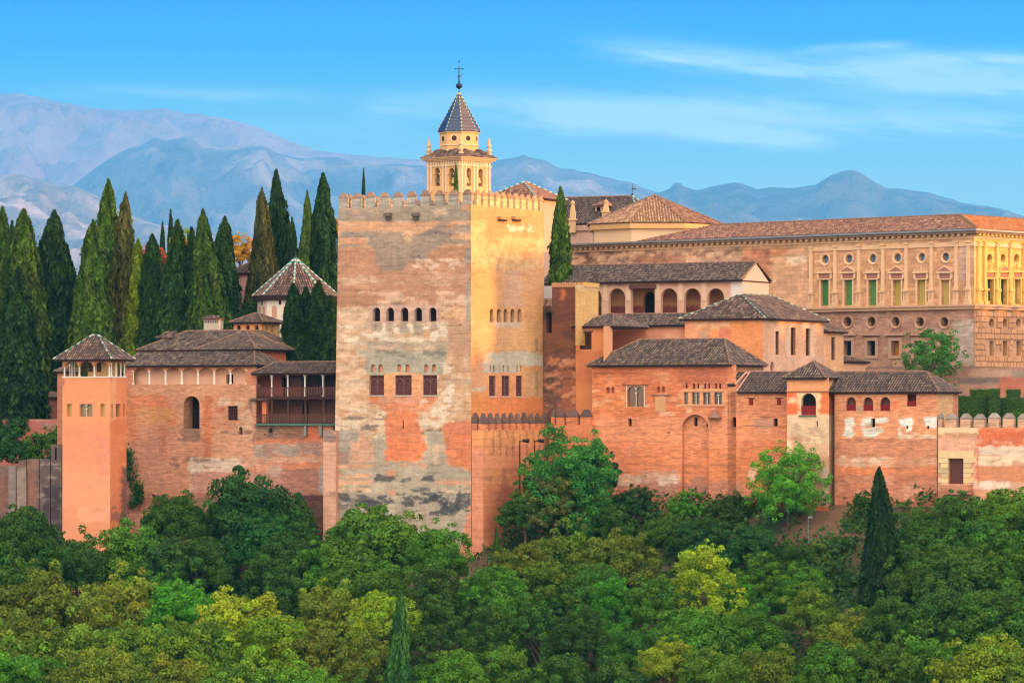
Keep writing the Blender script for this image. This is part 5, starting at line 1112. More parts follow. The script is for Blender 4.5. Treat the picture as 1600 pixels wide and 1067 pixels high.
# ---- front hall with its long foot wall
f5 = frame_on(P0, 1137, 0); hall = thing('brick_hall', 'long orange brick hall with hipped roof, twin-arched windows and a big blind arch', 'hall', f5.p(-8, 4, 48))
uL = f5.N.u(925); zt = f5.N.z(1030, 570.5); vB = f5.W.u(1190)
LWL = paint(C(243, 151, 106), [
    ((925, 570, 1137, 652), C(228, 131, 86), 1, 1.5), ((1062, 570, 1137, 608), C(209, 118, 86), .8, 3), ((1018, 596, 1018.6, 660), C(181, 103, 74), .6), ((947, 582, 957, 604), C(237, 162, 116), .8, 2), ((1018, 580, 1045, 600), C(241, 164, 118), .7, 3), ((925, 570, 1000, 590), C(201, 105, 69), .5, 5, .45),
    ((1003, 590, 1030, 620), C(214, 114, 74), .5, 5), ((925, 612, 980, 650), C(248, 151, 95), .8, 5, .35), ((925, 600, 1137, 650), C(255, 205, 167), .6, 3, .58), ((1064, 608, 1134, 634), C(248, 168, 122), 1, 1.5), ((925, 652, 1137, 700), C(252, 162, 118), .8, 6),
    ((925, 690, 1137, 745), C(246, 146, 99), .8, 8, .35), ((965, 742, 1000, 762), C(237, 200, 178), .9, 5, .2), ((1000, 736, 1062, 775), C(220, 170, 148), .9, 7, .25), ((960, 755, 1107, 790), C(184, 118, 99), .8, 6, .2), ((1028, 742, 1060, 758), C(239, 211, 192), .8, 5, .3), ((1076, 746, 1107, 790), C(188, 129, 110), .8, 5), ((925, 670, 940, 700), C(224, 120, 74), .6, 4),
    ((1137, 590, 1230, 650), C(218, 136, 97), .8, 4), ((1134, 598, 1175, 660), C(248, 162, 114), .7, 5, .3), ((1170, 651, 1216, 655), C(128, 75, 59), .8, 2, .35), ((1178, 653, 1208, 680), C(209, 155, 129), .8, 4), ((1108, 670, 1230, 700), C(254, 159, 112), .8, 5), ((1160, 690, 1228, 725), C(237, 125, 80), .7, 7, .3), ((1152, 700, 1175, 740), C(209, 108, 74), .6, 4), ((1108, 700, 1200, 760), C(250, 151, 97), .8, 8), ((1172, 728, 1182, 750), C(243, 205, 169), .8, 3), ((1108, 752, 1160, 790), C(203, 140, 112), .8, 5)],
    seed=71, bl=.04, bw=2.8, bh=.82, lines=.3, fine=.07)
sm = lambda a, b, y0, y1, c=C(90, 50, 44): Hole(a, y0, b, y1, 'arch', .3, 'blind', c, 'niche')
H5 = [Hole(980, 604.5, 1006.3, 635.5, 'rect', .3, 'twin', C(110, 72, 50)), Hole(1068.7, 613, 1075.2, 631.5, 'rect', .3, 'glass', C(110, 112, 120)), Hole(1080.7, 613, 1093, 631.5, 'rect', .3, 'twin'), Hole(1098.2, 613, 1110, 631.5, 'rect', .3, 'twin'), Hole(1115.8, 613, 1128, 631.5, 'rect', .3, 'twin'),
      sm(1071.2, 1074.2, 599, 607.4), sm(1082.8, 1086, 599, 607.4), sm(1089.2, 1092.3, 599, 607.4), sm(1100.4, 1103.2, 599, 607.4), sm(1106.3, 1109.2, 599, 607.4), sm(1117.4, 1120.5, 599, 607.4), sm(1123.4, 1126.6, 599, 607.4),
      sm(947.3, 953, 604.5, 614, C(180, 100, 76)), sm(955.6, 960, 604.5, 614, C(196, 112, 84)), sm(1027, 1031.5, 603.5, 614, C(190, 104, 76)), sm(1034.3, 1039, 603.5, 614, C(190, 104, 76)),
      Hole(981.2, 653, 987, 665.8, 'arch', .5), Hole(1065.4, 647.7, 1107.4, 786, 'arch', .55, 'none'), Hole(1144.3, 651.5, 1150.4, 667, 'arch', .5), Hole(1044, 674, 1046, 678, 'rect', .4)]
m = MB(); h5 = gridwall(m, f5.N, 925, 1137, 0, 0, H5 + putlogs(16, 930, 660, 1060, 760, 7, H5, .6), LWL, res=.14, zt=zt, zb=46)
z6 = f5.N.z(1185, 612.5)
H6 = [Hole(1170, 622.8, 1176.8, 633.2, 'rect', .2, 'redshut'), Hole(1213.8, 622.8, 1220.3, 633.2, 'rect', .2, 'redshut'), Hole(1208.5, 653.5, 1215, 665.6, 'rect', .5)]
h5 += gridwall(m, f5.N, 1137, 1231, 0, 0, H6 + [H5[-2]], LWL, res=.14, zt=z6, zb=46)
lb = f5.N.off(-.55); hb = gridwall(m, lb, 1062, 1112, 0, 0, [Hole(1084, 651.5, 1090, 666, 'arch', .4), Hole(1104, 658, 1107.5, 666, 'rect', .4)], LWL, res=.16, zt=f5.N.z(1086, 644), zb=46)
gridwall(m, f5.W, 1137, 1190, 0, 0, (), paint(C(232, 156, 104), [], seed=3), res=.4, zt=zt, zb=z6 - .5)
boxwalls(m, f5, uL, 0, 0, vB, 48, zt, BRD, 'BL'); m.build('wall', M_BRICK, hall); fill_holes(f5.N, [q for q in h5 if q[4].fill != 'none'], hall); fill_holes(lb, hb, hall)
for x0, x1, y0, y1, c in ((973, 1013.5, 600.4, 602.2, C(130, 92, 78)), (1018, 1049, 616, 618, C(150, 106, 88)), (1024.5, 1040.7, 619.5, 642.5, C(216, 158, 112)), (1066, 1131, 632.2, 634.4, C(226, 160, 124)), (1066, 1131, 609.2, 611.2, C(232, 166, 128))):
    m = MB(); m.pbox(f5.N, x0, y0, x1, y1, .003, .09, c); m.build('lintel' if y1 < 618.5 else 'ledge', M_PLAIN, hall)
for x0, x1 in ((978.3, 979.9), (1006.4, 1008)):
    m = MB(); m.pbox(f5.N, x0, 602.6, x1, 636.5, .003, .07, C(226, 196, 170)); m.build('window_surround', M_PLAIN, hall)
m = MB(); m.pbox(f5.N, 1168, 621, 1179.5, 622.3, .003, .08, C(120, 60, 50)); m.pbox(f5.N, 1211.5, 621, 1223, 622.3, .003, .08, C(120, 60, 50)); m.build('lintel', M_WOOD, hall)
b = Vector(f5.N.pt(f5.N.u(1118), f5.N.z(1118, 653.5), .1)); m = MB(); m.lathe(b, [(.75, 0), (.78, .1), (.5, .35), (.28, .65), (.12, .9)], 10, C(150, 112, 96)); m.build('buttress_cap', M_STONE, hall)
m = MB()      # voussoir ring of the blind arch
a, b_ = f5.N.u(1065.4), f5.N.u(1107.4); r = (b_ - a) / 2; zc_ = f5.N.z(1086.4, 647.7) - r
V = []; n = 24
for i in range(n + 1):
    q = pi * i / n
    for rr, o in ((r + .01, .003), (r + .01, .06), (r + .36, .06), (r + .36, .003)): V.append(f5.N.pt((a + b_) / 2 + cos(q) * rr, zc_ + sin(q) * rr, o))
m.add(V, [(i * 4 + k, i * 4 + k + 1, i * 4 + k + 5, i * 4 + k + 4) for i in range(n) for k in range(3)], C(224, 144, 110)); m.build('arch_ring', M_PLAIN, hall)
hiproof(hall, f5, uL, 0, 0, vB, zt, f5.z(-4, 4, 530.5), .5, iL=3.6, iR=2.4, pal=PAL_DARK, seed=25)
u6 = f5.N.u(1229)
hiproof(hall, f5, f5.N.u(1155), u6, 0, 6, z6, f5.z(5, 3, 582), .35, iL=0, iR=0, pal=PAL_DARK[:4] + PAL_DARK[:2], seed=26, cap=[C(230, 160, 120)] * 2)
hiproof(hall, f5, f5.N.u(1139), f5.N.u(1148), 0, 5, f5.N.z(1145, 601), f5.z(1, 2.5, 583), .2, iL=0, iR=0, pal=PAL_DARK[:4], seed=27, cap=[C(232, 166, 128)] * 2)
m = MB(); boxwalls(m, f5, f5.N.u(1139), f5.N.u(1150), .03, 5, z6 - .3, f5.N.z(1145, 601), C(226, 144, 104), 'FR'); m.build('wall', M_PLAIN, hall)
# ---- gatehouse tower with arched balcony window
f6 = frame_on(P0, 1295, -1.3); t = thing('oratory_tower', 'small projecting tower with pyramid roof and an arched balcony closed by a red board', 'tower', f6.p(-2, 2, 48))
uL = f6.N.u(1229.5); zt = f6.N.z(1260, 590.5); v6 = 4.1
pq = paint(C(241, 127, 72), [((1229, 590, 1305, 611), C(248, 168, 118), 1, 1), ((1229, 613, 1250, 646), C(237, 114, 61), 1, 1), ((1232, 622, 1245, 630), C(255, 211, 169), .9, 3), ((1246, 614, 1281, 650), C(252, 216, 173), .9, 3, .2), ((1229, 648, 1310, 712), C(241, 205, 167), 1, 2), ((1235, 660, 1290, 690), C(192, 159, 129), .7, 6, .45), ((1232, 676, 1300, 690), C(214, 129, 95), .6, 5, .48), ((1237, 692, 1296, 790), C(220, 170, 135), .95, 3), ((1229, 700, 1237, 800), C(252, 205, 169), .9, 1), ((1282, 730, 1296, 790), C(226, 216, 197), .5, 4), ((1246, 700, 1262, 790), C(237, 183, 148), .6, 5)], seed=81, bl=.04, fine=.07)
m = MB(); hh = gridwall(m, f6.N, 1229.5, 1295, 0, 0, [Hole(1251.5, 614.5, 1275, 648.6, 'arch', .5, 'halfred', C(44, 34, 36)), Hole(1275.8, 657.5, 1278.2, 666, 'rect', .4, name='arrow_slit')], pq, res=.14, zt=zt, zb=46)
ps = paint(C(234, 160, 112), [((1294, 648, 1320, 712), C(236, 200, 164), .9, 2), ((1294, 612, 1320, 648), C(224, 110, 60), .9, 2), ((1294, 700, 1320, 800), C(240, 180, 136), .9, 3)], seed=82, bl=.03)
gridwall(m, f6.W, 1295, 1323, 0, 0, (), ps, res=.2, zt=zt, zb=46); boxwalls(m, f6, uL, 0, 0, v6, 48, zt, BR, 'BL'); m.build('wall', M_WALL, t); fill_holes(f6.N, hh, t)
m = MB(); m.pbox(f6.N, 1229.5, 611, 1295, 613, .003, .07, C(150, 96, 84)); m.build('string_course', M_PLAIN, t); m = MB(); m.pbox(f6.N, 1248.5, 648.8, 1276, 650.6, -.1, .15, C(70, 110, 84)); m.build('sill', M_WOOD, t)
hiproof(t, f6, uL, 0, 0, v6, zt, f6.z(-2.2, 2, 564.5), .4, iL=2.3, iR=2.2, pal=PAL_DARK, seed=28)
# ---- right wing
f7 = frame_on(P0, 1464, 0); wing = thing('arched_wing', 'low brick wing with three arched red-boarded windows and peeling white plaster patches', 'wing', f7.p(-8, 2, 48))
zt = f7.N.z(1400, 612.5); v7 = f7.W.u(1496); u0 = f7.N.u(1304)
pr = paint(C(239, 155, 112), [((1305, 612, 1320, 650), C(248, 172, 131), .7, 4, .3), ((1337, 633, 1347, 646), C(188, 162, 142), .9, 2), ((1392, 625, 1404, 638), C(248, 131, 80), .9, 3), ((1305, 645, 1470, 690), C(252, 168, 120), .9, 4)] +
    [([(1318, 654), (1334, 652), (1334, 664), (1330, 668), (1338, 678), (1330, 684), (1318, 680), (1321, 664)], C(248, 246, 235), 1, 1.6), ([(1345, 654), (1362, 651), (1364, 662), (1372, 668), (1370, 684), (1350, 682), (1346, 670)], C(241, 237, 222), 1, 2), ([(1368, 655), (1386, 651), (1388, 658), (1380, 661), (1368, 660)], C(252, 252, 243), 1, 1), ([(1358, 682), (1378, 667), (1380, 674), (1368, 682)], C(248, 244, 228), .9, 2),
     ([(1405, 655), (1424, 652), (1426, 662), (1423, 674), (1416, 674), (1416, 668), (1405, 664)], C(255, 255, 250), 1, 1.2), ((1404, 668, 1408, 684), C(252, 244, 226), .9, 1), ((1404, 678, 1466, 685), C(248, 222, 195), .8, 3, .3), ([(1443, 653), (1458, 650), (1466, 654), (1462, 668), (1452, 668), (1445, 664)], C(255, 255, 250), 1, 1.2), ((1346, 664, 1362, 671), C(239, 162, 122), .8, 2)] +
    [((1305, 686, 1470, 715), C(220, 144, 108), .95, 3), ((1305, 684, 1470, 690), C(149, 99, 78), .5, 3, .5), ((1305, 715, 1470, 728), C(237, 179, 142), .8, 5, .3), ((1310, 714, 1390, 728), C(243, 205, 175), .8, 5, .45), ((1305, 728, 1470, 742), C(241, 142, 91), .9, 4, .3), ((1400, 715, 1440, 735), C(203, 138, 106), .7, 4), ((1305, 742, 1470, 800), C(211, 131, 99), .95, 4), ((1305, 744, 1470, 780), C(239, 172, 137), .7, 4, .52), ((1305, 750, 1370, 753), C(117, 75, 59), .7, 1.5, .5), ((1305, 761, 1370, 763), C(117, 75, 59), .7, 1.5, .5)], seed=91, bl=.04, bw=2.2, fine=.1)
m = MB(); H7 = [Hole(1322.2, 620.5, 1337.4, 641.8, 'arch', .35, 'halfred', C(130, 84, 70)), Hole(1348.8, 620.5, 1364.2, 641.8, 'arch', .35, 'halfred', C(130, 84, 70)), Hole(1375.3, 620.5, 1391, 641.8, 'arch', .35, 'halfred', C(120, 76, 66)), Hole(1417, 615.6, 1431.7, 634.8, 'rect', .35, 'halfred', C(90, 50, 46)),
    Hole(1361, 653.6, 1367.2, 667.5, 'rect', .5), Hole(1416, 665.2, 1419.2, 670, 'rect', .4), Hole(1448.4, 665.2, 1451.8, 670, 'rect', .4)]
h7 = gridwall(m, f7.N, 1304, 1464, 0, 0, H7 + putlogs(18, 1310, 700, 1460, 778, 8, H7, .6, 11), pr, res=.14, zt=zt, zb=46)
gridwall(m, f7.W, 1464, 1497, 0, 0, (), paint(C(240, 180, 124), [((1489, 612, 1497, 660), C(206, 120, 84), .9, 1)], seed=8, bl=.02), res=.2, zt=zt + .1, zb=50); boxwalls(m, f7, u0, 0, 0, v7, 50, zt, BR, 'BL'); m.build('wall', M_BRICK, wing); fill_holes(f7.N, h7, wing)
hiproof(wing, f7, u0 - .8, 0, 0, v7, zt, f7.z(-3, v7 / 2, 581.5), .4, iL=0, iR=2.3, pal=PAL_DARK[:6] + PAL_BROWN[:1], seed=29)
m = MB()
for h in H7[:3]: m.pbox(f7.N, h.x0 - 2.5, h.y0 - 3, h.x1 + 2.5, h.y0 - 1.6, .003, .05, C(236, 176, 134))
m.build('arch_label', M_PLAIN, wing); m = MB(); m.pbox(f7.N, 1412, 613.3, 1436, 615.2, .003, .2, C(80, 44, 42)); m.build('lintel', M_WOOD, wing)
# ---- battlement wall with gate
f8 = frame_on(P0, 1700, .0); bw = thing('gate_wall', 'weathered rampart with square battlements and a studded wooden gate framed in pale ashlar', 'wall', f8.p(-14, 1, 48))
zw = P0.z(1520, 668); plw = P0.off(.12)
pz = paint(C(228, 162, 125), [((1464, 660, 1530, 678), C(255, 211, 165), 1, 3), ((1530, 660, 1610, 676), C(241, 142, 95), 1, 3), ((1464, 676, 1526, 684), C(203, 151, 118), .9, 3, .3), ((1526, 672, 1610, 700), C(231, 112, 69), .95, 4), ((1526, 684, 1610, 694), C(252, 183, 148), .7, 4, .45), ((1464, 684, 1526, 703), C(239, 177, 148), 1, 2), ((1526, 697, 1610, 712), C(246, 216, 190), 1, 3), ((1526, 712, 1610, 728), C(255, 224, 186), .95, 3), ((1526, 718, 1610, 730), C(203, 129, 84), .7, 3, .48), ((1526, 728, 1610, 752), C(222, 142, 99), 1, 2), ((1522, 752, 1580, 764), C(255, 216, 195), 1, 3), ((1526, 700, 1530, 760), C(220, 112, 74), .8, 1.5), ((1580, 755, 1610, 775), C(241, 183, 154), .8, 4)], seed=95, bl=.05, bw=1.6, bh=.6, fine=.1)
m = MB(); hh = gridwall(m, plw, 1465.5, 1700, 0, 0, [Hole(1482.3, 716.5, 1505.4, 756, 'arch' if False else 'rect', .6, 'door', name='door')], pz, res=.14, zt=zw, zb=46, thick=1.0, capcol=C(190, 140, 110)); m.build('wall', M_WALL, bw); fill_holes(plw, hh, bw)
zc3 = plw.z(1510, 655); zp3 = plw.z(1510, 645.8)
fw = Fr(800, 400, TH); fw.C = np.array(plw.P); fw.R = plw.d; fw.N = plw
for i, (a, b) in enumerate([(1465.8, 1471.5), (1477, 1494.5), (1500, 1516.2), (1521.3, 1538.2), (1544, 1560.6), (1566.6, 1583.6), (1590, 1607), (1613, 1630), (1636, 1653)]):
    merlon(bw, fw, 'N', plw.u(a), plw.u(b), zw - .01, zc3, zp3, t=.6, seed=i + 120, col=C(222, 168, 136), cc=C(150, 134, 122))
m = MB(); SH = C(236, 200, 150)
m.pbox(plw, 1466.5, 704, 1522, 715.8, .003, .1, SH); rng = random.Random(2)
for side, (a, b) in enumerate(((1466.5, 1481.8), (1505.8, 1522))):
    y = 716; k = 0
    while y < 762:
        ins = 4 if k % 2 else 0; x0, x1 = (a + ins, b) if side == 0 else (a, b - ins)
        m.pbox(plw, x0, y, x1, y + 7.2, .003, .1, SH * rng.uniform(.75, 1.1)); y += 7.7; k += 1
m.build('door_surround', M_STONE, bw)
m = MB(); m.pbox(plw, 1476, 756.5, 1520, 766, .003, 1.4, C(206, 140, 108)); m.pbox(plw, 1476, 766.5, 1522, 772, .003, 1.7, C(190, 120, 96)); m.build('doorstep', M_BRICK, bw)
# arcade of the low front wall between great tower and brick hall
fa = frame_on(P0, 925.5, -.6); t = thing('battlement_wall', 'short dark-capped battlement wall standing in front of the stained wall behind the big tree', 'wall', fa.p(-2, 1, 48))
pl = fa.N; z0 = pl.z(900, 664); m = MB(); gridwall(m, pl, 858, 925.5, 0, 0, (), paint(C(222, 132, 90), [((858, 664, 930, 676), C(234, 144, 98), 1, 2)], seed=2, bl=.03, lines=.3), res=.2, zt=z0, zb=46, thick=.6); m.build('wall', M_WALL, t)
for i, (a, b) in enumerate([(861, 866), (869, 881.5), (885, 902.5), (906.5, 922)]): merlon(t, fa, 'N', pl.u(a), pl.u(b), z0 - .01, pl.z(890, 652), pl.z(890, 640), t=.6, seed=i + 140, col=C(230, 138, 94), cc=C(112, 88, 82))

# ============================================================ garden terraces right of the hall
t = thing('garden_wall', 'old stone retaining wall of the terrace below the sunlit palace corner', 'wall', (0, 0, 0))
fg = Fr(1497, 432, 12); m = MB(); pgd = paint(C(176, 128, 108), [((1320, 570, 1530, 576), C(120, 108, 104), .9, 2, .2), ((1517, 577, 1590, 590), C(200, 156, 130), .9, 3), ((1495, 590, 1580, 600), C(120, 108, 102), .9, 2), ((1580, 580, 1610, 590), C(150, 138, 126), .9, 2), ((1560, 590, 1610, 616), C(196, 110, 84), .9, 3)], seed=7, bl=.08, bw=1, bh=.4)
pl = Pl(((1320 - 800) / F * 436, 436), (cos(radians(20)), -sin(radians(20))))
gridwall(m, pl, 1320, 1640, 0, 0, (), pgd, res=.25, zt=pl.z(1500, 574), zb=58, thick=1.2, capcol=C(130, 118, 110)); m.build('wall', M_WALL, t)
t = thing('garden_wall', 'lower brick retaining wall with grey coping just above the clipped hedge', 'wall', (0, 0, 0))
pl2 = pl.off(3.0); m = MB(); gridwall(m, pl2, 1480, 1640, 0, 0, (), pgd, res=.25, zt=pl2.z(1540, 598), zb=58, thick=1.0, capcol=C(130, 118, 110)); m.build('wall', M_WALL, t)
# ============================================================ left side: the pavilion tower, loggia, galleries
frL = Fr(507, 416.5, TH); PL_ = frL.N
ORP = C(238, 150, 100)
cw = thing('palace_wing', 'long weathered brick palace wing with white-columned loggia and a tall dark arched doorway', 'wing', frL.p(-12, 2, 48))
pcw = paint(C(222, 152, 116), [
    ((196, 560, 215, 700), C(226, 136, 90), .9, 3), ((205, 600, 400, 618), C(222, 158, 120), 1, 2), ((208, 618, 260, 640), C(232, 136, 88), .85, 7), ((212, 636, 275, 662), C(234, 158, 96), .8, 6, .25), ((260, 655, 285, 664), C(228, 132, 84), .8, 3), ((275, 618, 290, 670), C(226, 156, 122), .8, 3), ((284, 669, 316, 690), C(140, 108, 96), .85, 4, .2), ((196, 690, 285, 770), C(222, 152, 122), .8, 7), ((250, 664, 262, 720), C(210, 122, 90), .6, 3), ((270, 714, 310, 730), C(130, 100, 92), .7, 4, .35),
    ((318, 618, 330, 716), C(214, 116, 72), .8, 3), ((338, 625, 352, 645), C(214, 120, 76), .8, 3), ((338, 622, 398, 634), C(238, 206, 176), .7, 4, .3), ((372, 640, 396, 690), C(232, 196, 164), .7, 5, .4), ((390, 626, 394, 644), C(120, 110, 106), .8, 1), ((333, 672, 395, 716), C(232, 170, 132), .8, 5), ((340, 672, 395, 678), C(130, 94, 80), .7, 3, .5), ((398, 545, 410, 668), C(224, 150, 116), .8, 3),
    ((396, 664, 505, 690), C(150, 116, 98), .9, 5), ((420, 664, 430, 690), C(110, 92, 84), .7, 3), ((476, 662, 500, 690), C(228, 118, 76), .95, 1.5), ((440, 664, 475, 686), C(160, 108, 82), .7, 5), ((396, 686, 505, 694), C(222, 132, 96), .9, 3), ((394, 694, 470, 718), C(176, 164, 152), .9, 4), ((412, 694, 425, 720), C(146, 140, 134), .8, 3), ((470, 690, 505, 716), C(178, 138, 124), .9, 5), ((425, 712, 505, 720), C(234, 160, 116), .8, 4, .3), ((410, 690, 440, 712), C(206, 130, 100), .6, 5, .45),
    ((296, 716, 505, 730), C(230, 172, 142), 1, 3), ((296, 716, 380, 738), C(240, 212, 190), .9, 4, .25), ((296, 716, 310, 775), C(226, 196, 174), .8, 3), ((296, 716, 350, 722), C(110, 92, 88), .7, 3, .4), ((300, 738, 505, 775), C(206, 146, 126), 1, 3), ((410, 722, 500, 732), C(236, 140, 96), .9, 3, .3), ((440, 732, 500, 770), C(190, 128, 108), .9, 4), ((415, 724, 440, 745), C(200, 176, 164), .7, 5, .35), ((498, 728, 507, 770), C(196, 182, 172), .9, 2), ((296, 770, 505, 782), C(180, 110, 90), .8, 4),
    ((460, 774, 510, 860), C(86, 58, 52), 1, 3), ((196, 775, 300, 800), C(180, 110, 90), .8, 5)], seed=101, bl=.05, bw=2.4, bh=.6, fine=.1)
z0 = PL_.z(300, 600.5); 
holes = [Hole(286.8, 618.5, 311.8, 669.5, 'arch', 1.3, 'none', name='doorway'), Hole(356, 634, 371.2, 656.6, 'rect', .3, 'bars'), Hole(373.3, 667, 378.8, 679, 'arch', .6), Hole(420, 668.2, 425.6, 676.6, 'arch', .6), Hole(237, 772, 242, 777, 'rect', .6)] + [Hole(x - .9, y - .9, x + .9, y + .9, 'rect', .25, name='putlog_hole') for x, y in ((351, 662), (366, 662), (382, 651), (366, 678), (403, 664), (413, 679), (467, 664), (431, 679), (496, 695), (318, 727), (308, 738), (452, 678))]
holes = [h for h in holes if h.x1 < 505]
m = MB(); hw = gridwall(m, PL_, 190, 400.5, 0, 0, [h for h in holes if h.x1 < 400], pcw, res=.14, zt=z0, zb=44)
zg = PL_.z(450, 661.5)
hw += gridwall(m, PL_, 400.5, 520, 0, 0, [h for h in holes if h.x0 > 400], pcw, res=.14, zt=zg, zb=40)
# end piers either side of the loggia and the lintel above it
ze = PL_.z(300, 571.5)
arcs = []; cx = [206.7, 232.4, 257.7, 283.0, 308.5, 333.8, 359.1, 384.6]
arcs.append(Hole(207.2, 574.6, 384.2, 600.2, 'rect', .3, 'none'))
gridwall(m, PL_, 196, 400.5, 0, 0, arcs, paint(C(232, 146, 98), [((196, 571, 206, 600), C(216, 136, 100), .9, 2), ((386, 571, 400, 600), C(226, 146, 108), .9, 1)], seed=3, bl=.02), res=.18, zt=ze, zb=z0)
lL, lR = PL_.u(196), PL_.u(400.5)
boxwalls(m, frL, lL, lR, 0, 7, 46, ze, C(226, 150, 112), 'BL')
m.build('wall', M_BRICK, cw); fill_holes(PL_, [h for h in hw if h[4].fill != 'none'], cw)
m = MB(); dA = PL_.off(-1.3); m.pbox(dA, 282, 614, 300.5, 672, -.1, 0, C(128, 92, 76)); m.pbox(dA, 300.5, 614, 316, 672, -.1, -.05, DK); m.build('doorway', M_DARK, cw)
bk = frL.back(1.0); m = MB(); hb = gridwall(m, bk, 200, 402, 0, 0, [Hole(353.5, 585, 364.5, 601, 'rect', .4, 'dark')], paint(C(250, 190, 156), [((300, 580, 400, 586), C(235, 165, 130), .6, 1)], seed=3, bl=.03), res=.4, zt=ze + .1, zb=z0 - .5)
m.box(PL_, lL + .1, lR - .1, z0 - .3, z0 - .02, -1.05, -.02, C(200, 140, 110)); m.build('loggia_wall', M_PLAIN, cw); fill_holes(bk, hb, cw)
for x in cx:
    u = PL_.u(x); b = Vector(PL_.pt(u, z0 - .01, -.15)); h = ze - z0 - .5; m = MB(); m.lathe(b, [(.17, 0), (.17, .15), (.12, .2), (.11, h - .25), (.13, h - .22), (.2, h)], 8, C(255, 238, 222)); m.build('column', M_STONE, cw)
m = MB()      # flat segmental arches between the columns
for a, b in zip(cx[:-1], cx[1:]):
    ua, ub = PL_.u(a), PL_.u(b); zt_ = PL_.z((a + b) / 2, 574.6); n = 10
    for k in range(n):
        t0, t1 = k / n, (k + 1) / n; f_ = lambda t: .5 * (abs(2 * t - 1) ** 2.6)
        m.add([PL_.pt(ua + (ub - ua) * t0, zt_ - f_(t0), -.01), PL_.pt(ua + (ub - ua) * t1, zt_ - f_(t1), -.01), PL_.pt(ua + (ub - ua) * t1, zt_ + .02, -.01), PL_.pt(ua + (ub - ua) * t0, zt_ + .02, -.01),
               PL_.pt(ua + (ub - ua) * t0, zt_ - f_(t0), -.3), PL_.pt(ua + (ub - ua) * t1, zt_ - f_(t1), -.3)], [(0, 1, 2, 3), (1, 0, 4, 5)], C(232, 146, 98))
m.build('arches', M_PLAIN, cw)
zr = frL.z(lL + 8, 3.4, 549)
hiproof(cw, frL, lL + .1, PL_.u(396), 0, 6.0, ze + .03, zr, .45, iL=0, iR=1.8, pal=PAL_DARK, seed=33)
# ---- upper block behind the loggia
f2 = frL.back(3.2); q = f2.pt(f2.u(398), 0); fU = Fr(800, 400, TH); fU.C = np.array(q[:2]); fU.N = Pl(fU.C, fU.R); fU.W = Pl(fU.C, fU.B)
ub = thing('upper_hall', 'broad dark-roofed upper hall with a plain orange end wall, rising behind the loggia', 'hall', fU.p(-8, 5, 58))
zt = fU.N.z(398, 546); zr = fU.z(-5, 3.7, 517.5); uL = fU.N.u(222)
m = MB(); gridwall(m, fU.N, 222, 398, 0, 0, (), flat(C(232, 160, 122)), res=1, zt=zt, zb=58); vE = fU.W.u(447)
gridwall(m, fU.W, 398, 447, 0, 0, (), paint(C(226, 124, 80), [((398, 546, 447, 552), C(200, 110, 76), .6, 2)], seed=4, bl=.03), res=.3, zt=zt, zb=56); boxwalls(m, fU, uL, 0, 0, 12, 58, zt, BR, 'BL'); m.build('wall', M_PLAIN, ub)
hiproof(ub, fU, uL, 0, 0, 7.4, zt, zr, .5, iL=3.6, iR=3.6, pal=PAL_DARK, seed=34)
hiproof(ub, fU, -7.3, .02, .03, vE + 3.5, zt + .02, zr + .02, .5, axis='v', iF=3.65, iB=2.6, pal=PAL_DARK, seed=35)
# chimney with little tiled cap
pl = fU.back(4.0); m = MB(); m.pbox(pl, 318.5, 500, 342, 524, -.9, 0, C(196, 176, 160)); m.pbox(pl, 317.5, 498, 343, 500, -1, .08, C(150, 96, 80)); ch = m.build('chimney', M_PLAIN, ub)
m = MB()
for i in range(8): m.pbox(pl, 320 + i * 2.7, 501, 321.3 + i * 2.7, 504.5, .003, .03, DKB)
m.build('vents', M_DARK, ch)
m = MB(); a, b = pl.u(316.5), pl.u(344); z = pl.z(330, 498)
tileface(m, [pl.pt(a, z, .15), pl.pt(b, z, .15), pl.pt(b - .4, z + .35, -.45), pl.pt(a + .4, z + .35, -.45)], PAL_BROWN, random.Random(1)); m.build('cap', M_TILE, ch)
pl = fU.back(2.0); m = MB(); m.pbox(pl, 253, 528, 264, 535, -1.5, 0, C(226, 166, 130)); d = m.build('dormer', M_PLAIN, ub); m = MB(); m.pbox(pl, 248, 530, 253, 534, -1, -.1, DK); m.build('window', M_DARK, d)
m = MB(); a, b = pl.u(244), pl.u(272); z = pl.z(258, 528); tileface(m, [pl.pt(a, z, .3), pl.pt(b, z, .3), pl.pt(b - .5, z + .75, -1.4), pl.pt(a + .5, z + .75, -1.4)], PAL_BROWN, random.Random(1)); m.build('dormer_roof', M_TILE, d)
# ---- two-storey timber gallery
gl = thing('timber_gallery', 'two-storey shaded gallery of dark timber balustrades and white columns beside the great tower', 'gallery', frL.p(-4, 1, 56))
gb = frL.back(2.6); gx0, gx1 = 401, 545; zf2 = PL_.z(450, 619.5); zf1 = zg; zt2 = PL_.z(450, 585)
u0, u1 = PL_.u(gx0), PL_.u(gx1)
m = MB(); pgb = paint(C(120, 78, 66), [((400, 585, 440, 625), C(190, 96, 66), .9, 2), ((470, 585, 545, 625), C(40, 36, 38), .95, 2), ((400, 625, 420, 662), C(214, 116, 76), .9, 1)], seed=2)
hb = gridwall(m, gb, 404, 560, 0, 0, [Hole(441, 590, 447, 622, 'rect', .3), Hole(472, 628, 482, 663, 'rect', .3)], pgb, res=.3, zt=zt2 + .3, zb=zf1 - .3); m.build('rear_wall', M_PLAIN, gl); fill_holes(gb, hb, gl)
m = MB(); m.box(PL_, u0, u1, zf1 - .24, zf1 - .001, -2.6, .35, C(84, 120, 100)); m.box(PL_, PL_.u(409), u1, zf2 - .28, zf2, -2.6, .12, C(76, 46, 42)); m.build('floor_slab', M_WOOD, gl)
m = MB()
for x in np.arange(gx0 + 3, gx1, 3.2): m.pbox(PL_, x, 621, x + 1.3, 624, .13, .4, C(96, 58, 50))
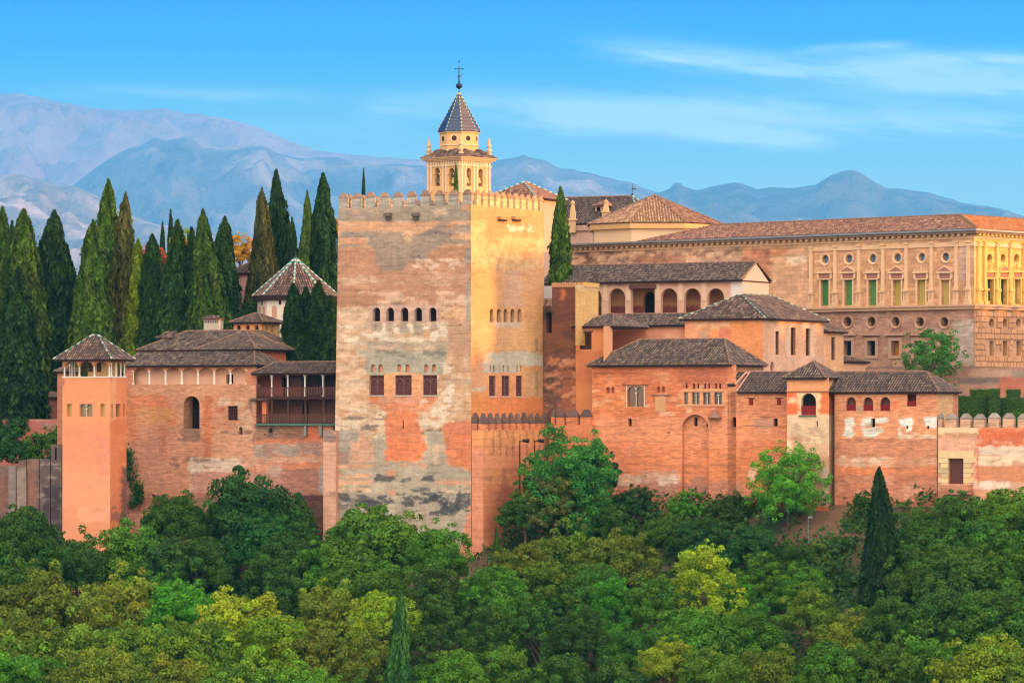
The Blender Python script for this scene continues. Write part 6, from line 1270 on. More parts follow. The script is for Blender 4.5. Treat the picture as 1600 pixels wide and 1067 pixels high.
m.build('joists', M_WOOD, gl)
for x in (424.3, 449.4, 476.2, 504.2):
    u = PL_.u(x); b = Vector(PL_.pt(u, zf2, -.05)); h = zt2 - zf2; m = MB(); m.lathe(b, [(.13, 0), (.13, .15), (.09, .2), (.085, h - .5), (.1, h - .45), (.12, h - .3), (.26, h - .06), (.28, h)], 8, C(250, 236, 224)); m.build('column', M_STONE, gl)
    m = MB(); b = Vector(PL_.pt(PL_.u(x + .4), zf1, -.05)); h = zf2 - .28 - zf1; m.tube(b, b + Vector((0, 0, h)), .08, .07, 6, C(112, 78, 72)); m.box(PL_, u - .4, u + .4, zf2 - .45, zf2 - .282, -.12, .02, C(90, 56, 50)); m.build('post', M_WOOD, gl)
for x in (433, 461, 490, 517):
    for z_, hh in ((zf2, zt2 - zf2), (zf1, zf2 - .28 - zf1)):
        b = Vector(PL_.pt(PL_.u(x), z_, -2.3)); m = MB(); m.tube(b, b + Vector((0, 0, hh)), .07, .06, 6, C(140, 116, 104)); m.build('post', M_WOOD, gl)
for z_, xs in ((zf2, 400.5), (zf1, 417)):
    m = MB(); ua = PL_.u(xs if z_ == zf2 else 395); ua = PL_.u(401)
    m.box(PL_, ua, u1, z_ + .95, z_ + 1.03, .02, .1, C(120, 66, 58)); m.box(PL_, ua, u1, z_ + .08, z_ + .14, .03, .09, C(84, 46, 42))
    k = int((u1 - ua) / .2)
    for i in range(k): q = ua + i * (u1 - ua) / k; m.box(PL_, q, q + .06, z_ + .14, z_ + .95, .04, .08, C(132, 84, 74))
    m.build('balustrade', M_WOOD, gl)
m = MB(); m.pbox(PL_, 409.5, 626, 416, 661, -.4, .02, C(226, 130, 88)); m.build('pier', M_PLAIN, gl)
m = MB(); m.pbox(PL_, 477, 662, 480.5, 681, .003, .3, C(150, 140, 130)); m.pbox(PL_, 500, 662, 504.5, 681, .003, .3, C(150, 140, 130)); m.build('downpipe', M_PLAIN, gl)
fG = Fr(800, 400, TH); q = PL_.pt(u1, 0); fG.C = np.array(q[:2]); fG.N = Pl(fG.C, fG.R); fG.W = Pl(fG.C, fG.B)
hiproof(gl, fG, u0 - u1, 0, 0, 3.2, zt2 + .12, fG.z((u0 - u1) / 2, 1.6, 566.5), .5, iL=1.6, iR=0, pal=PAL_DARK[:6], seed=36)
m = MB(); a, b = PL_.u(393), PL_.u(420); z = PL_.z(405, 626); tileface(m, [PL_.pt(a, z, .55), PL_.pt(b, z, .55), PL_.pt(b, z + .25, .1), PL_.pt(a, z + .25, .1)], PAL_DARK, random.Random(1)); m.build('canopy', M_TILE, gl)

# ---- pavilion tower
fP = Fr(172, 412, TH); pv = thing('pavilion_tower', 'slim smooth orange tower topped by an open white-columned lookout with pyramid roof', 'tower', fP.p(-2.5, 2.5, 46))
uL = fP.N.u(97.5); vB = fP.W.u(197.5); zt = fP.N.z(172, 588.3)
pp = paint(C(242, 156, 112), [((95, 588, 175, 700), C(240, 152, 100), .7, 6), ((95, 655, 175, 720), C(240, 150, 110), .7, 8), ((150, 670, 175, 760), C(232, 142, 118), .5, 8, .35), ((95, 740, 175, 790), C(246, 166, 124), .8, 8), ((120, 790, 172, 815), C(250, 178, 138), .7, 5, .3), ((95, 588, 100, 605), C(120, 80, 60), .7, 1.5), ((95, 630, 175, 660), C(244, 160, 108), .6, 5)], seed=111, bl=.015, fine=.025)
pq = paint(C(240, 142, 92), [((172, 588, 182, 660), C(246, 170, 124), .8, 3), ((172, 655, 200, 680), C(226, 120, 66), .7, 4), ((172, 680, 186, 800), C(232, 130, 78), .7, 4), ((186, 690, 200, 830), C(220, 110, 60), .7, 3, .3), ((172, 790, 200, 850), C(120, 80, 70), .7, 4, .45), ((190, 730, 200, 860), C(96, 78, 72), .9, 2)], seed=112, bl=.02, fine=.04)
hp = [Hole(104.5, 631, 112.2, 651, 'rect', .3, 'glass', C(190, 150, 84)), Hole(124, 631, 144.5, 651, 'rect', .3, 'twin', C(140, 112, 76)), Hole(156.8, 631, 164.4, 651, 'rect', .3, 'glass', C(196, 156, 84))]
hq = [Hole(174.2, 631, 176.6, 653, 'rect', .3, 'dark', C(110, 70, 56)), Hole(181, 631, 188.5, 651, 'rect', .3, 'glass', C(140, 104, 76)), Hole(192.7, 631, 195.2, 651, 'rect', .3, 'dark', C(110, 70, 56))]
m = MB(); a1 = gridwall(m, fP.N, 97.5, 172, 0, 0, hp, pp, res=.2, zt=zt, zb=40); a2 = gridwall(m, fP.W, 172, 197.5, 0, 0, hq, pq, res=.2, zt=zt, zb=40); boxwalls(m, fP, uL, 0, 0, vB, 40, zt, ORP, 'BL')
m.add([fP.p(uL, 0, zt - .02), fP.p(0, 0, zt - .02), fP.p(0, vB, zt - .02), fP.p(uL, vB, zt - .02)], [(0, 1, 2, 3)], C(210, 140, 100)); m.build('wall', M_PLAIN, pv); fill_holes(fP.N, a1, pv); fill_holes(fP.W, a2, pv)
zl = fP.N.z(172, 561.5); WH = C(240, 222, 206); OR = C(240, 150, 96)
m = MB(); 
for pl, a, b in ((fP.N, uL, 0), (fP.W, 0, vB)): m.box(pl, a - .05, b + .05, zt - .12, zt + .02, -.3, .06, WH)
m.build('parapet_rail', M_STONE, pv)
def colm(par, pl, u, z_a, z_b, o=-.15, c=WH, r=.1):
    m = MB(); h = z_b - z_a; m.lathe(Vector(pl.pt(u, z_a, o)), [(r * 1.4, 0), (r * 1.4, .1), (r, .15), (r * .9, h - .3), (r * 1.1, h - .27), (r * 1.8, h)], 8, c); m.build('column', M_STONE, par)
for x in (99.7, 123, 146.4, 169.8): colm(pv, fP.N, fP.N.u(x), zt + .02, zl - .35)
for x in (108, 115.5): colm(pv, fP.back(vB * .8), fP.back(vB * .8).u(x), zt + .02, zl - .35, r=.07)
for x in (175.7, 183, 190.3, 196): colm(pv, fP.W, fP.W.u(x), zt + .02, zl - .35, r=.09)
for k, (u, v) in enumerate(((uL + .2, vB - .2), (uL + .2, vB / 2), ((uL) / 2, vB - .2))):
    m = MB(); m.lathe(fP.p(u, v, zt), [(.12, 0), (.09, .2), (.09, zl - zt - .3), (.18, zl - zt - .1)], 8, WH); m.build('column', M_STONE, pv)
m = MB()
for pl, xs in ((fP.N, (97.5, 99.7, 123, 146.4, 169.8, 172)), (fP.W, (172, 175.7, 183, 190.3, 196, 197.5))):
    for a, b in zip(xs[:-1], xs[1:]):
        ua, ub2 = pl.u(a), pl.u(b); n = 8; z1 = zl - .05
        rise = min(.7, (ub2 - ua) * .5)
        for k in range(n):
            t0, t1 = k / n, (k + 1) / n; f_ = (lambda t: rise * abs(2 * t - 1) ** 2.5) if (ub2 - ua) > .3 else (lambda t: .6)
            m.add([pl.pt(ua + (ub2 - ua) * t, z_, o) for (t, z_, o) in ((t0, z1 - .08 - f_(t0), 0), (t1, z1 - .08 - f_(t1), 0), (t1, z1 + .12, 0), (t0, z1 + .12, 0), (t0, z1 - .08 - f_(t0), -.3), (t1, z1 - .08 - f_(t1), -.3))], [(0, 1, 2, 3), (1, 0, 4, 5)], OR)
m.build('arches', M_PLAIN, pv)
m = MB(); uc = -uL * .5; a, b, c, d = uL * .62, uL * .12, vB * .45, vB * .85       # the small room inside the lookout
m.add([fP.p(u, v, z) for z in (zt, zl) for u, v in ((a, c), (b, c), (b, d), (a, d))], [(0, 1, 5, 4), (1, 2, 6, 5), (2, 3, 7, 6), (3, 0, 4, 7)], C(214, 164, 110)); m.build('lantern_room', M_PLAIN, pv)
for x, w in ((130.5, 4), (141.5, 3.4), (155, 3.2)):
    pl = fP.back(c - .02); m = MB(); m.pbox(pl, x - w, 567, x + w, 581, 0, .03, C(90, 66, 50)); m.build('window', M_DARK, pv)
hiproof(pv, fP, uL, 0, 0, vB, zl, fP.z(uL / 2, vB / 2, 524.5), .72, iL=2.9, iR=2.7, pal=PAL_BROWN + PAL_DARK[:3], cap=GLZ, seed=37)
# brown wall end just behind the pavilion tower, with its own little roof
fQ = Fr(99, 420, TH); t = thing('rear_turret', 'narrow brownish turret with a small tiled roof tucked behind the pavilion tower', 'turret', fQ.p(-.5, 1, 46))
m = MB(); boxwalls(m, fQ, fQ.N.u(89.5), 0, 0, 3, 42, fQ.N.z(95, 582), C(196, 124, 96), 'FRBL'); m.build('wall', M_WALL, t); hiproof(t, fQ, fQ.N.u(89.5), 0, 0, 3, fQ.N.z(95, 581), fQ.N.z(95, 572), .3, iL=.3, iR=.3, pal=PAL_DARK, seed=38)
# ---- buttressed rampart and garden wall at the far left
t = thing('rampart', 'stained old rampart with stepped buttresses beside the smooth orange tower', 'wall', (0, 0, 0))
plR = Pl(((96 - 800) / F * 418, 418), (cos(radians(12)), -sin(radians(12))))
pr = paint(C(120, 94, 82), [((0, 740, 60, 800), C(140, 92, 74), .8, 4), ((14, 728, 26, 800), C(140, 128, 124), .9, 2), ((26, 730, 42, 800), C(156, 140, 128), .8, 3), ((42, 720, 60, 800), C(150, 104, 86), .8, 3), ((60, 700, 96, 860), C(104, 88, 86), .9, 5), ((60, 715, 96, 840), C(190, 170, 158), .6, 5, .54), ((70, 760, 96, 860), C(60, 46, 52), .8, 5)], seed=121, bl=.06, fine=.12)
m = MB(); gridwall(m, plR, -40, 97, 0, 0, (), pr, res=.2, zt=plR.z(40, 727), zb=40, thick=1.5)
for x0, x1, y, o in ((12, 25, 731, .5), (26, 41, 731, .8), (42, 61, 717, .4), (29, 41, 719, .2), (62, 78, 717, .6), (79.5, 96.5, 694, .5)):
    gridwall(m, plR.off(o), x0, x1, 0, 0, (), pr, res=.2, zt=plR.z(50, y), zb=40, thick=1.5 + o)
m.build('wall', M_WALL, t)
m = MB(); m.pbox(plR.off(.51), 86, 699, 88.5, 718, 0, .02, DK); m.build('arrow_slit', M_DARK, t)
t = thing('garden_wall', 'reddish rubble garden wall with bright coping under the cypresses', 'wall', (0, 0, 0)); plG = Pl(((96 - 800) / F * 436, 436), (cos(radians(8)), -sin(radians(8)))); m = MB()
gridwall(m, plG, -60, 130, 0, 0, (), paint(C(176, 100, 84), [((60, 660, 96, 690), C(150, 116, 104), .8, 4, .3), ((0, 654, 100, 656.5), C(190, 150, 130), .7, 1)], seed=5, bl=.06), res=.25, zt=plG.z(30, 655), zb=50, thick=.8); m.build('wall', M_WALL, t)
fK = Fr(76, 440, TH); t = thing('garden_kiosk', 'small arched garden kiosk with a tiled roof half hidden by cypresses', 'kiosk', fK.p(-1, 1, 58)); m = MB()
hk = gridwall(m, fK.N, 58, 76, 0, 0, [Hole(60, 633, 69, 656, 'arch', .5)], flat(C(150, 92, 74)), res=.3, zt=fK.N.z(70, 621), zb=56); boxwalls(m, fK, fK.N.u(58), 0, 0, 2.5, 56, fK.N.z(70, 621), C(140, 86, 70), 'RBL'); m.build('wall', M_PLAIN, t); fill_holes(fK.N, hk, t)
hiproof(t, fK, fK.N.u(58), 0, 0, 2.5, fK.N.z(70, 620.5), fK.N.z(70, 613), .4, iL=.4, iR=.5, pal=PAL_DARK, seed=39)
# ---- octagon-like domed hall with steep ridged roof, and lantern house in front of it
oc = Vector(((462 - 800) / F * 447, 447, 0)); t = thing('octagonal_hall', 'white octagonal hall with a steep pyramid roof edged in green and white tiles', 'hall', (oc.x, oc.y, 58))
zo = CAMZ + (HOR - 461.5) / F * 443; R8 = 5.0; r0 = radians(-135)
m = MB(); A = oct8(oc, R8 - .45, 56, r0); B = oct8(oc, R8 - .45, zo, r0); m.add(A + B, [(i, (i + 1) % 8, 8 + (i + 1) % 8, 8 + i) for i in range(8)], C(240, 216, 200)); m.build('wall', M_PLAIN, t)
m = MB(); mr = MB(); E = oct8(oc, R8 + .15, zo, r0); ap = Vector((oc.x, oc.y, CAMZ + (HOR - 404) / F * 447)); rng = random.Random(6)
for i in range(8): tileface(m, [E[i], E[(i + 1) % 8], ap], PAL_BROWN, rng, sp=.30); ridge(mr, E[i], ap, GLZ2, r=.13, seg=.34)
A = oct8(oc, R8 + .1, zo - .55, r0); B = oct8(oc, R8 + .12, zo - .05, r0); m.add(A + B, [(i, (i + 1) % 8, 8 + (i + 1) % 8, 8 + i) for i in range(8)] + [tuple(range(8))[::-1]], C(56, 30, 30))
ro = m.build('roof', M_TILE, t); mr.build('ridge_tiles', M_GLAZE, ro); m = MB(); m.lathe(ap, [(.12, 0), (.2, .2), (.05, .35), (.04, .9)], 8, C(90, 70, 60)); m.build('finial', M_METAL, t)
for i in range(8):
    mid = (A[i] + A[(i + 1) % 8]) / 2; nn = Vector((mid.x - oc.x, mid.y - oc.y)).normalized()
    if nn.y > .2: continue
    a = (R8 - .45) * cos(pi / 8); pc = (oc.x + nn.x * a, oc.y + nn.y * a); pl = Pl(pc, (-nn.y, nn.x)); 
    if pl.n[1] > 0: pl = Pl(pc, (nn.y, -nn.x))
    for k in (-.75, .75):
        m = MB(); m.box(pl, k - .3, k + .3, zo - 2.6, zo - 1.5, .003, .04, C(206, 150, 128)); m.tube(pl.pt(k, zo - 1.5, .0), pl.pt(k, zo - 1.5, .035), .3, .3, 16, C(206, 150, 128)); m.build('window', M_PLAIN, t)
    m = MB(); m.box(pl, -.14, .14, zo - 1.1, zo - .6, .003, .04, DKB); m.build('vent', M_DARK, t)
fN = Fr(409, 434, TH); t = thing('lantern_house', 'low square lantern house with tiny arched windows in front of the octagonal hall', 'house', fN.p(-1.5, 2, 58)); zt = fN.N.z(409, 503.5); m = MB(); vN = fN.W.u(437)
hs = [Hole(x - 3, 508, x + 3, 520, 'arch', .3, 'dark', C(70, 40, 34)) for x in (373, 387, 401)]; hs2 = [Hole(x - 1.9, 508.5, x + 1.9, 520, 'arch', .3, 'dark', C(120, 66, 40)) for x in (417, 426)]
a1 = gridwall(m, fN.N, 365, 409, 0, 0, hs, flat(C(232, 152, 92)), res=.3, zt=zt, zb=56); a2 = gridwall(m, fN.W, 409, 437, 0, 0, hs2, flat(C(242, 184, 110)), res=.3, zt=zt, zb=56); boxwalls(m, fN, fN.N.u(365), 0, 0, vN, 56, zt, BR, 'BL'); m.build('wall', M_PLAIN, t); fill_holes(fN.N, a1, t); fill_holes(fN.W, a2, t)
hiproof(t, fN, fN.N.u(365), 0, 0, vN, zt, fN.z(-1.5, 2, 491), .4, iL=1.5, iR=1.6, pal=PAL_BROWN + PAL_DARK[:3], seed=40)
f_ = Fr(392, 452, TH); t = thing('pink_house', 'small pink house with a grey tiled roof among the cypresses', 'house', f_.p(-1, 2, 58)); m = MB(); zt = f_.N.z(392, 426.5); a1 = gridwall(m, f_.N, 360, 388, 0, 0, (), flat(C(232, 166, 158)), res=.5, zt=zt, zb=57)
fz = Fr(388, 452, TH); a2 = gridwall(m, fz.W, 388, 410, 0, 0, [Hole(390, 436, 395, 448, 'rect', .3, 'dark', C(150, 70, 50))], flat(C(226, 140, 116)), res=.5, zt=zt, zb=57); m.build('wall', M_PLAIN, t); fill_holes(fz.W, a2, t)
hiproof(t, fz, fz.N.u(360), 0, 0, 6, zt, fz.z(-1, 3, 411), .4, axis='v', iF=2.5, iB=2, pal=PAL_DARK, seed=41)
# ============================================================ trees
def mesh_np(name, V, Q, col, mat):
    me = bpy.data.meshes.new(name); me.vertices.add(len(V)); me.vertices.foreach_set('co', np.asarray(V, np.float32).ravel())
    Q = np.asarray(Q, np.int32); me.loops.add(Q.size); me.loops.foreach_set('vertex_index', Q.ravel())
    me.polygons.add(len(Q)); me.polygons.foreach_set('loop_start', np.arange(len(Q), dtype=np.int32) * Q.shape[1]); me.polygons.foreach_set('loop_total', np.full(len(Q), Q.shape[1], np.int32))
    me.update(calc_edges=True); a = me.attributes.new('Col', 'FLOAT_COLOR', 'POINT')
    a.data.foreach_set('color', np.concatenate([col, np.ones((len(col), 1))], 1).astype(np.float32).ravel()); me.materials.append(mat); return me
def leaf_quads(P, Nn, size, asp, rng, up=None):
    """P points, Nn leaf normals, size per leaf -> 4-cornered leaves"""
    n = len(P); r = rng.normal(size=(n, 3)) if up is None else up + rng.normal(size=(n, 3)) * .25
    a = np.cross(Nn, r); a /= np.linalg.norm(a, axis=1)[:, None] + 1e-9; b = np.cross(a, Nn); b /= np.linalg.norm(b, axis=1)[:, None] + 1e-9
    s = size[:, None]; V = np.stack([P - b * s * asp, P + a * s * .55 - b * s * .1, P + b * s * asp, P - a * s * .55 - b * s * .1], 1)
    V[:, 1] += Nn * s * .15; V[:, 3] += Nn * s * .15
    return V.reshape(-1, 3), np.arange(4 * n).reshape(n, 4)
def crown_mesh(name, seed, R=5.0, H=1.0, clumps=70, per=230, cr=(1.0, 1.7), leaf=(.16, .30), drop=.35, kind='round', rag=.35):
    rng = np.random.default_rng(seed); Ps = []; Ns = []; Cs = []; Sz = []
    C_ = []
    while len(C_) < clumps:
        d = rng.normal(size=3); d /= np.linalg.norm(d)
        if d[2] < -drop: continue
        rad = R * (rng.uniform(.62, .88) + rag * (vn(d[0] * 2 + 5, d[1] * 2 + d[2] * 1.7 + 9, seed) - .5))
        if rng.random() < .22: rad *= rng.uniform(.35, .75)
        if rng.random() < .16 and kind != 'smooth': rad = R * rng.uniform(.92, 1.08)
        c = d * rad; c[2] *= H
        if kind == 'tall': c[:2] *= np.clip(1.15 - .5 * max(0, c[2] / (R * H)), .4, 1.2)
        C_.append(c)
    for c in C_:
        r = rng.uniform(*cr) * (.55 if np.linalg.norm(c / np.array([1, 1, H])) > R * .9 else 1.0); n = int(per * (r / 1.35) ** 2); d = rng.normal(size=(n, 3)); d[:, 2] = d[:, 2] * .9 + .25; d /= np.linalg.norm(d, axis=1)[:, None]
        out = c / (np.linalg.norm(c) + 1e-6); d = d + out * .35; d /= np.linalg.norm(d, axis=1)[:, None]
        lump = .78 + .35 * vn(d[:, 0] * 3 + c[0], d[:, 1] * 3 + d[:, 2] * 2 + c[1], seed + 5)
        P = c + d * (r * lump * rng.uniform(.72, 1.06, n))[:, None] * np.array([1, 1, .82])
        N_ = d + rng.normal(size=(n, 3)) * .42; N_ /= np.linalg.norm(N_, axis=1)[:, None]
        t = rng.uniform(.7, 1.3); hue = rng.normal() * .09
        k = t * rng.uniform(.82, 1.18, n); col = np.stack([k * (1 + hue + rng.normal(size=n) * .06), k, k * (1 - hue)], 1)
        Ps.append(P); Ns.append(N_); Cs.append(col); Sz.append(rng.uniform(*leaf, n))
    P = np.concatenate(Ps); N_ = np.concatenate(Ns); col = np.concatenate(Cs); sz = np.concatenate(Sz)
    V, Q = leaf_quads(P, N_, sz, .8, rng); return mesh_np(name, V, Q, np.repeat(np.clip(col, .2, 2), 4, 0), M_LEAF)
def limb_mesh(name, seed, H0=6.0, R=4.0, r=.32, n=8):
    """tapered trunk from the ground up to the crown centre, with limbs spreading into it"""
    rng = random.Random(seed); m = MB(); p = Vector((0, 0, -H0 - 4)); pts = [p]
    for i in range(5): p = p + Vector((rng.uniform(-.25, .25), rng.uniform(-.25, .25), (H0 + 4 + R * .2) / 5)); pts.append(p)
    for i in range(5): m.tube(pts[i], pts[i + 1], r * (1.3 - i * .17), r * (1.3 - (i + 1) * .17), 8, C(110, 88, 70))
    for i in range(n):
        b = pts[3] + (pts[5] - pts[3]) * rng.random(); t = 2 * pi * i / n + rng.uniform(-.3, .3); e = Vector((cos(t) * R * .75, sin(t) * R * .75, R * rng.uniform(-.1, .65))); mid = b.lerp(e, .5) + Vector((0, 0, rng.uniform(-.2, .7)))
        m.tube(b, mid, r * .5, r * .3, 6, C(104, 84, 68)); m.tube(mid, e, r * .3, r * .1, 5, C(100, 80, 66))
    o = m.build(name, M_BARK); me = o.data; bpy.data.objects.remove(o); return me
def cypress_mesh(name, seed, H=14.0, R=1.5, n=20000, irregular=0.0, leaf=(.10, .21), leaders=((0, 0, 1.0, 1.0),), splay=.6):
    """one or more upright leaders of dense scale foliage, each a lumpy blunt cone round a dark closed core"""
    rng = np.random.default_rng(seed); VV = []; QQ = []; CC = []; base = 0
    for li, (ox, oy, hs, rs) in enumerate(leaders):
        sd = seed + li * 13; Hl = H * hs; Rl = R * rs; nn = int(n * 2 * hs * rs)
        def prof(t): return np.minimum(1, t / .10 * .35 + .65) * np.minimum(1.0, (1 - t) ** .66 * 1.1 + .05) * np.clip((1 - t) / .05, 0, 1) ** .5
        def lump(a, t): return 1 + (.5 + irregular) * (fbm(a * 1.6 + sd, t * Hl * .5, sd, 3) - .5) + .5 * (vn(a * 3.2, t * Hl * 1.2, sd + 2) - .5) + irregular * 1.6 * (fbm(a * .8, t * Hl * .3, sd + 3, 2) - .5)
        t = rng.random(nn) ** .85; a = rng.random(nn) * 2 * pi; p = prof(t); keep = rng.random(nn) < (p * .95 + .08); t, a, p = t[keep], a[keep], p[keep]; k = len(t)
        r = Rl * p * lump(a, t) * rng.uniform(.78, 1.08, k) * np.where(rng.random(k) < .05, rng.uniform(1.0, 1.22 + irregular * .4, k), 1.0)
        lean = np.stack([np.sin(t * 4 + sd), np.cos(t * 3 + sd)], 1) * .07 * Rl
        P = np.stack([np.cos(a) * r, np.sin(a) * r, t * Hl], 1); P[:, :2] += lean + np.array([ox, oy]) * R * (1 - .35 * t)[:, None]
        d = np.stack([np.cos(a), np.sin(a), np.full(k, .3)], 1); N_ = d + rng.normal(size=(k, 3)) * splay; N_ /= np.linalg.norm(N_, axis=1)[:, None]
        cell = vn(a * 3.2, t * Hl * 1.2, sd + 2); kk = (.55 + .75 * cell) * rng.uniform(.65, 1.35, k); hue = (fbm(a * .9, t * Hl * .4, sd + 6, 3) - .5) * .45; col = np.stack([kk * (1 + hue), kk, kk * (1 - abs(hue))], 1)
        V, Q = leaf_quads(P, N_, rng.uniform(*leaf, k), 1.3, rng, up=np.tile([0, 0, 1.0], (k, 1)))
        m = 14; ts = np.linspace(0, .965, 22); T_, A_ = np.meshgrid(ts, np.arange(m) * 2 * pi / m, indexing='ij'); T_ = T_.ravel(); A_ = A_.ravel(); rr = Rl * prof(T_) * lump(A_, T_) * .72
        core = np.stack([np.cos(A_) * rr, np.sin(A_) * rr, T_ * Hl], 1); core[:, :2] += np.stack([np.sin(T_ * 4 + sd), np.cos(T_ * 3 + sd)], 1) * .07 * Rl + np.array([ox, oy]) * R * (1 - .35 * T_)[:, None]
        b = len(V); CQ = [(b + j * m + i, b + j * m + (i + 1) % m, b + (j + 1) * m + (i + 1) % m, b + (j + 1) * m + i) for j in range(21) for i in range(m)]
        VV += [V, core]; QQ += [Q + base, np.array(CQ) + base]; CC += [np.repeat(col, 4, 0), np.full((len(core), 3), .6)]; base += len(V) + len(core)  # core tinted darker, like the shaded inside of the crown
    return mesh_np(name, np.concatenate(VV), np.concatenate(QQ), np.clip(np.concatenate(CC), .15, 2), M_LEAF)
def stem_mesh(name, H=2.2, r=.22):
    m = MB(); m.tube((0, 0, -3), (0, 0, H), r, r * .8, 8, C(104, 84, 70)); m.tube((0, 0, H), (0, 0, H + 5), r * .8, r * .3, 6, C(104, 84, 70)); o = m.build(name, M_BARK); me = o.data; bpy.data.objects.remove(o); return me
CR = [crown_mesh('crown', 100 + i, H=(1.0, 1.12, .9, 1.05, 1.22)[i], clumps=(150, 170, 140, 165, 150)[i], per=300, cr=(.7, 1.35), leaf=(.13, .25), rag=(.5, .7, .45, .75, .6)[i]) for i in range(5)]
CRT = [crown_mesh('crown', 200 + i, H=1.45, clumps=170, per=300, kind='tall', rag=.6, cr=(.5, 1.05), drop=.6, leaf=(.13, .24)) for i in range(2)]
CRF = [crown_mesh('crown', 300 + i, H=.9, clumps=190, per=380, cr=(.45, .85), leaf=(.13, .24), rag=.6, drop=.5) for i in range(3)]
LB = [limb_mesh('trunk', i) for i in range(4)]
CY = [cypress_mesh('crown', 10, R=1.35), cypress_mesh('crown', 11, R=1.6, leaders=((-.2, 0, 1.0, .85), (.38, .1, .86, .6))), cypress_mesh('crown', 12, R=1.9, leaders=((0, 0, 1.0, .78), (.5, -.2, .82, .55), (-.52, -.1, .72, .55), (.1, -.5, .55, .6)))]
CYS = [cypress_mesh('crown', 20, R=.95, n=13000)]
CYI = [cypress_mesh('crown', 30, R=2.1, irregular=.6, n=20000, splay=.9, leaf=(.14, .27), leaders=((0, 0, 1.0, .85), (.4, -.2, .7, .7))), cypress_mesh('crown', 31, R=2.5, irregular=.75, n=20000, splay=.9, leaf=(.14, .28), leaders=((0, 0, 1.0, .75), (-.3, -.3, .8, .7), (.45, .1, .6, .6)))]
ST = stem_mesh('trunk')
def lc(r, g, b): return (*[float(v) for v in lin((r, g, b))], 1)
# leaf colours (albedo)
GR = {'dark': (58, 92, 24), 'mid': (74, 114, 24), 'olive': (98, 120, 28), 'yellow': (120, 142, 26), 'bright': (72, 132, 26), 'blue': (48, 88, 32), 'lime': (134, 164, 26), 'leafy': (62, 98, 26), 'gold': (196, 150, 36), 'orange': (198, 104, 40), 'cyp': (42, 68, 24), 'cypy': (68, 92, 24), 'brown': (82, 82, 34)}
def place(nm, cm, tm, loc, sc, rz, col, label, cat, group, tcol=None):
    t = thing(nm, label, cat, loc, group); t.scale = sc; t.rotation_euler = (0, 0, rz)
    c = bpy.data.objects.new('crown', cm); COLL.objects.link(c); c.parent = t; c.color = lc(*col)
    if tm is not None: k = bpy.data.objects.new('trunk', tm); COLL.objects.link(k); k.parent = t
    return t
rngT = random.Random(42)
WORD = {'leafy': 'leafy green', 'lime': 'vivid yellow-green', 'dark': 'dark green', 'mid': 'mid-green', 'olive': 'olive-green', 'yellow': 'yellow-green', 'bright': 'bright green', 'blue': 'blue-green'}
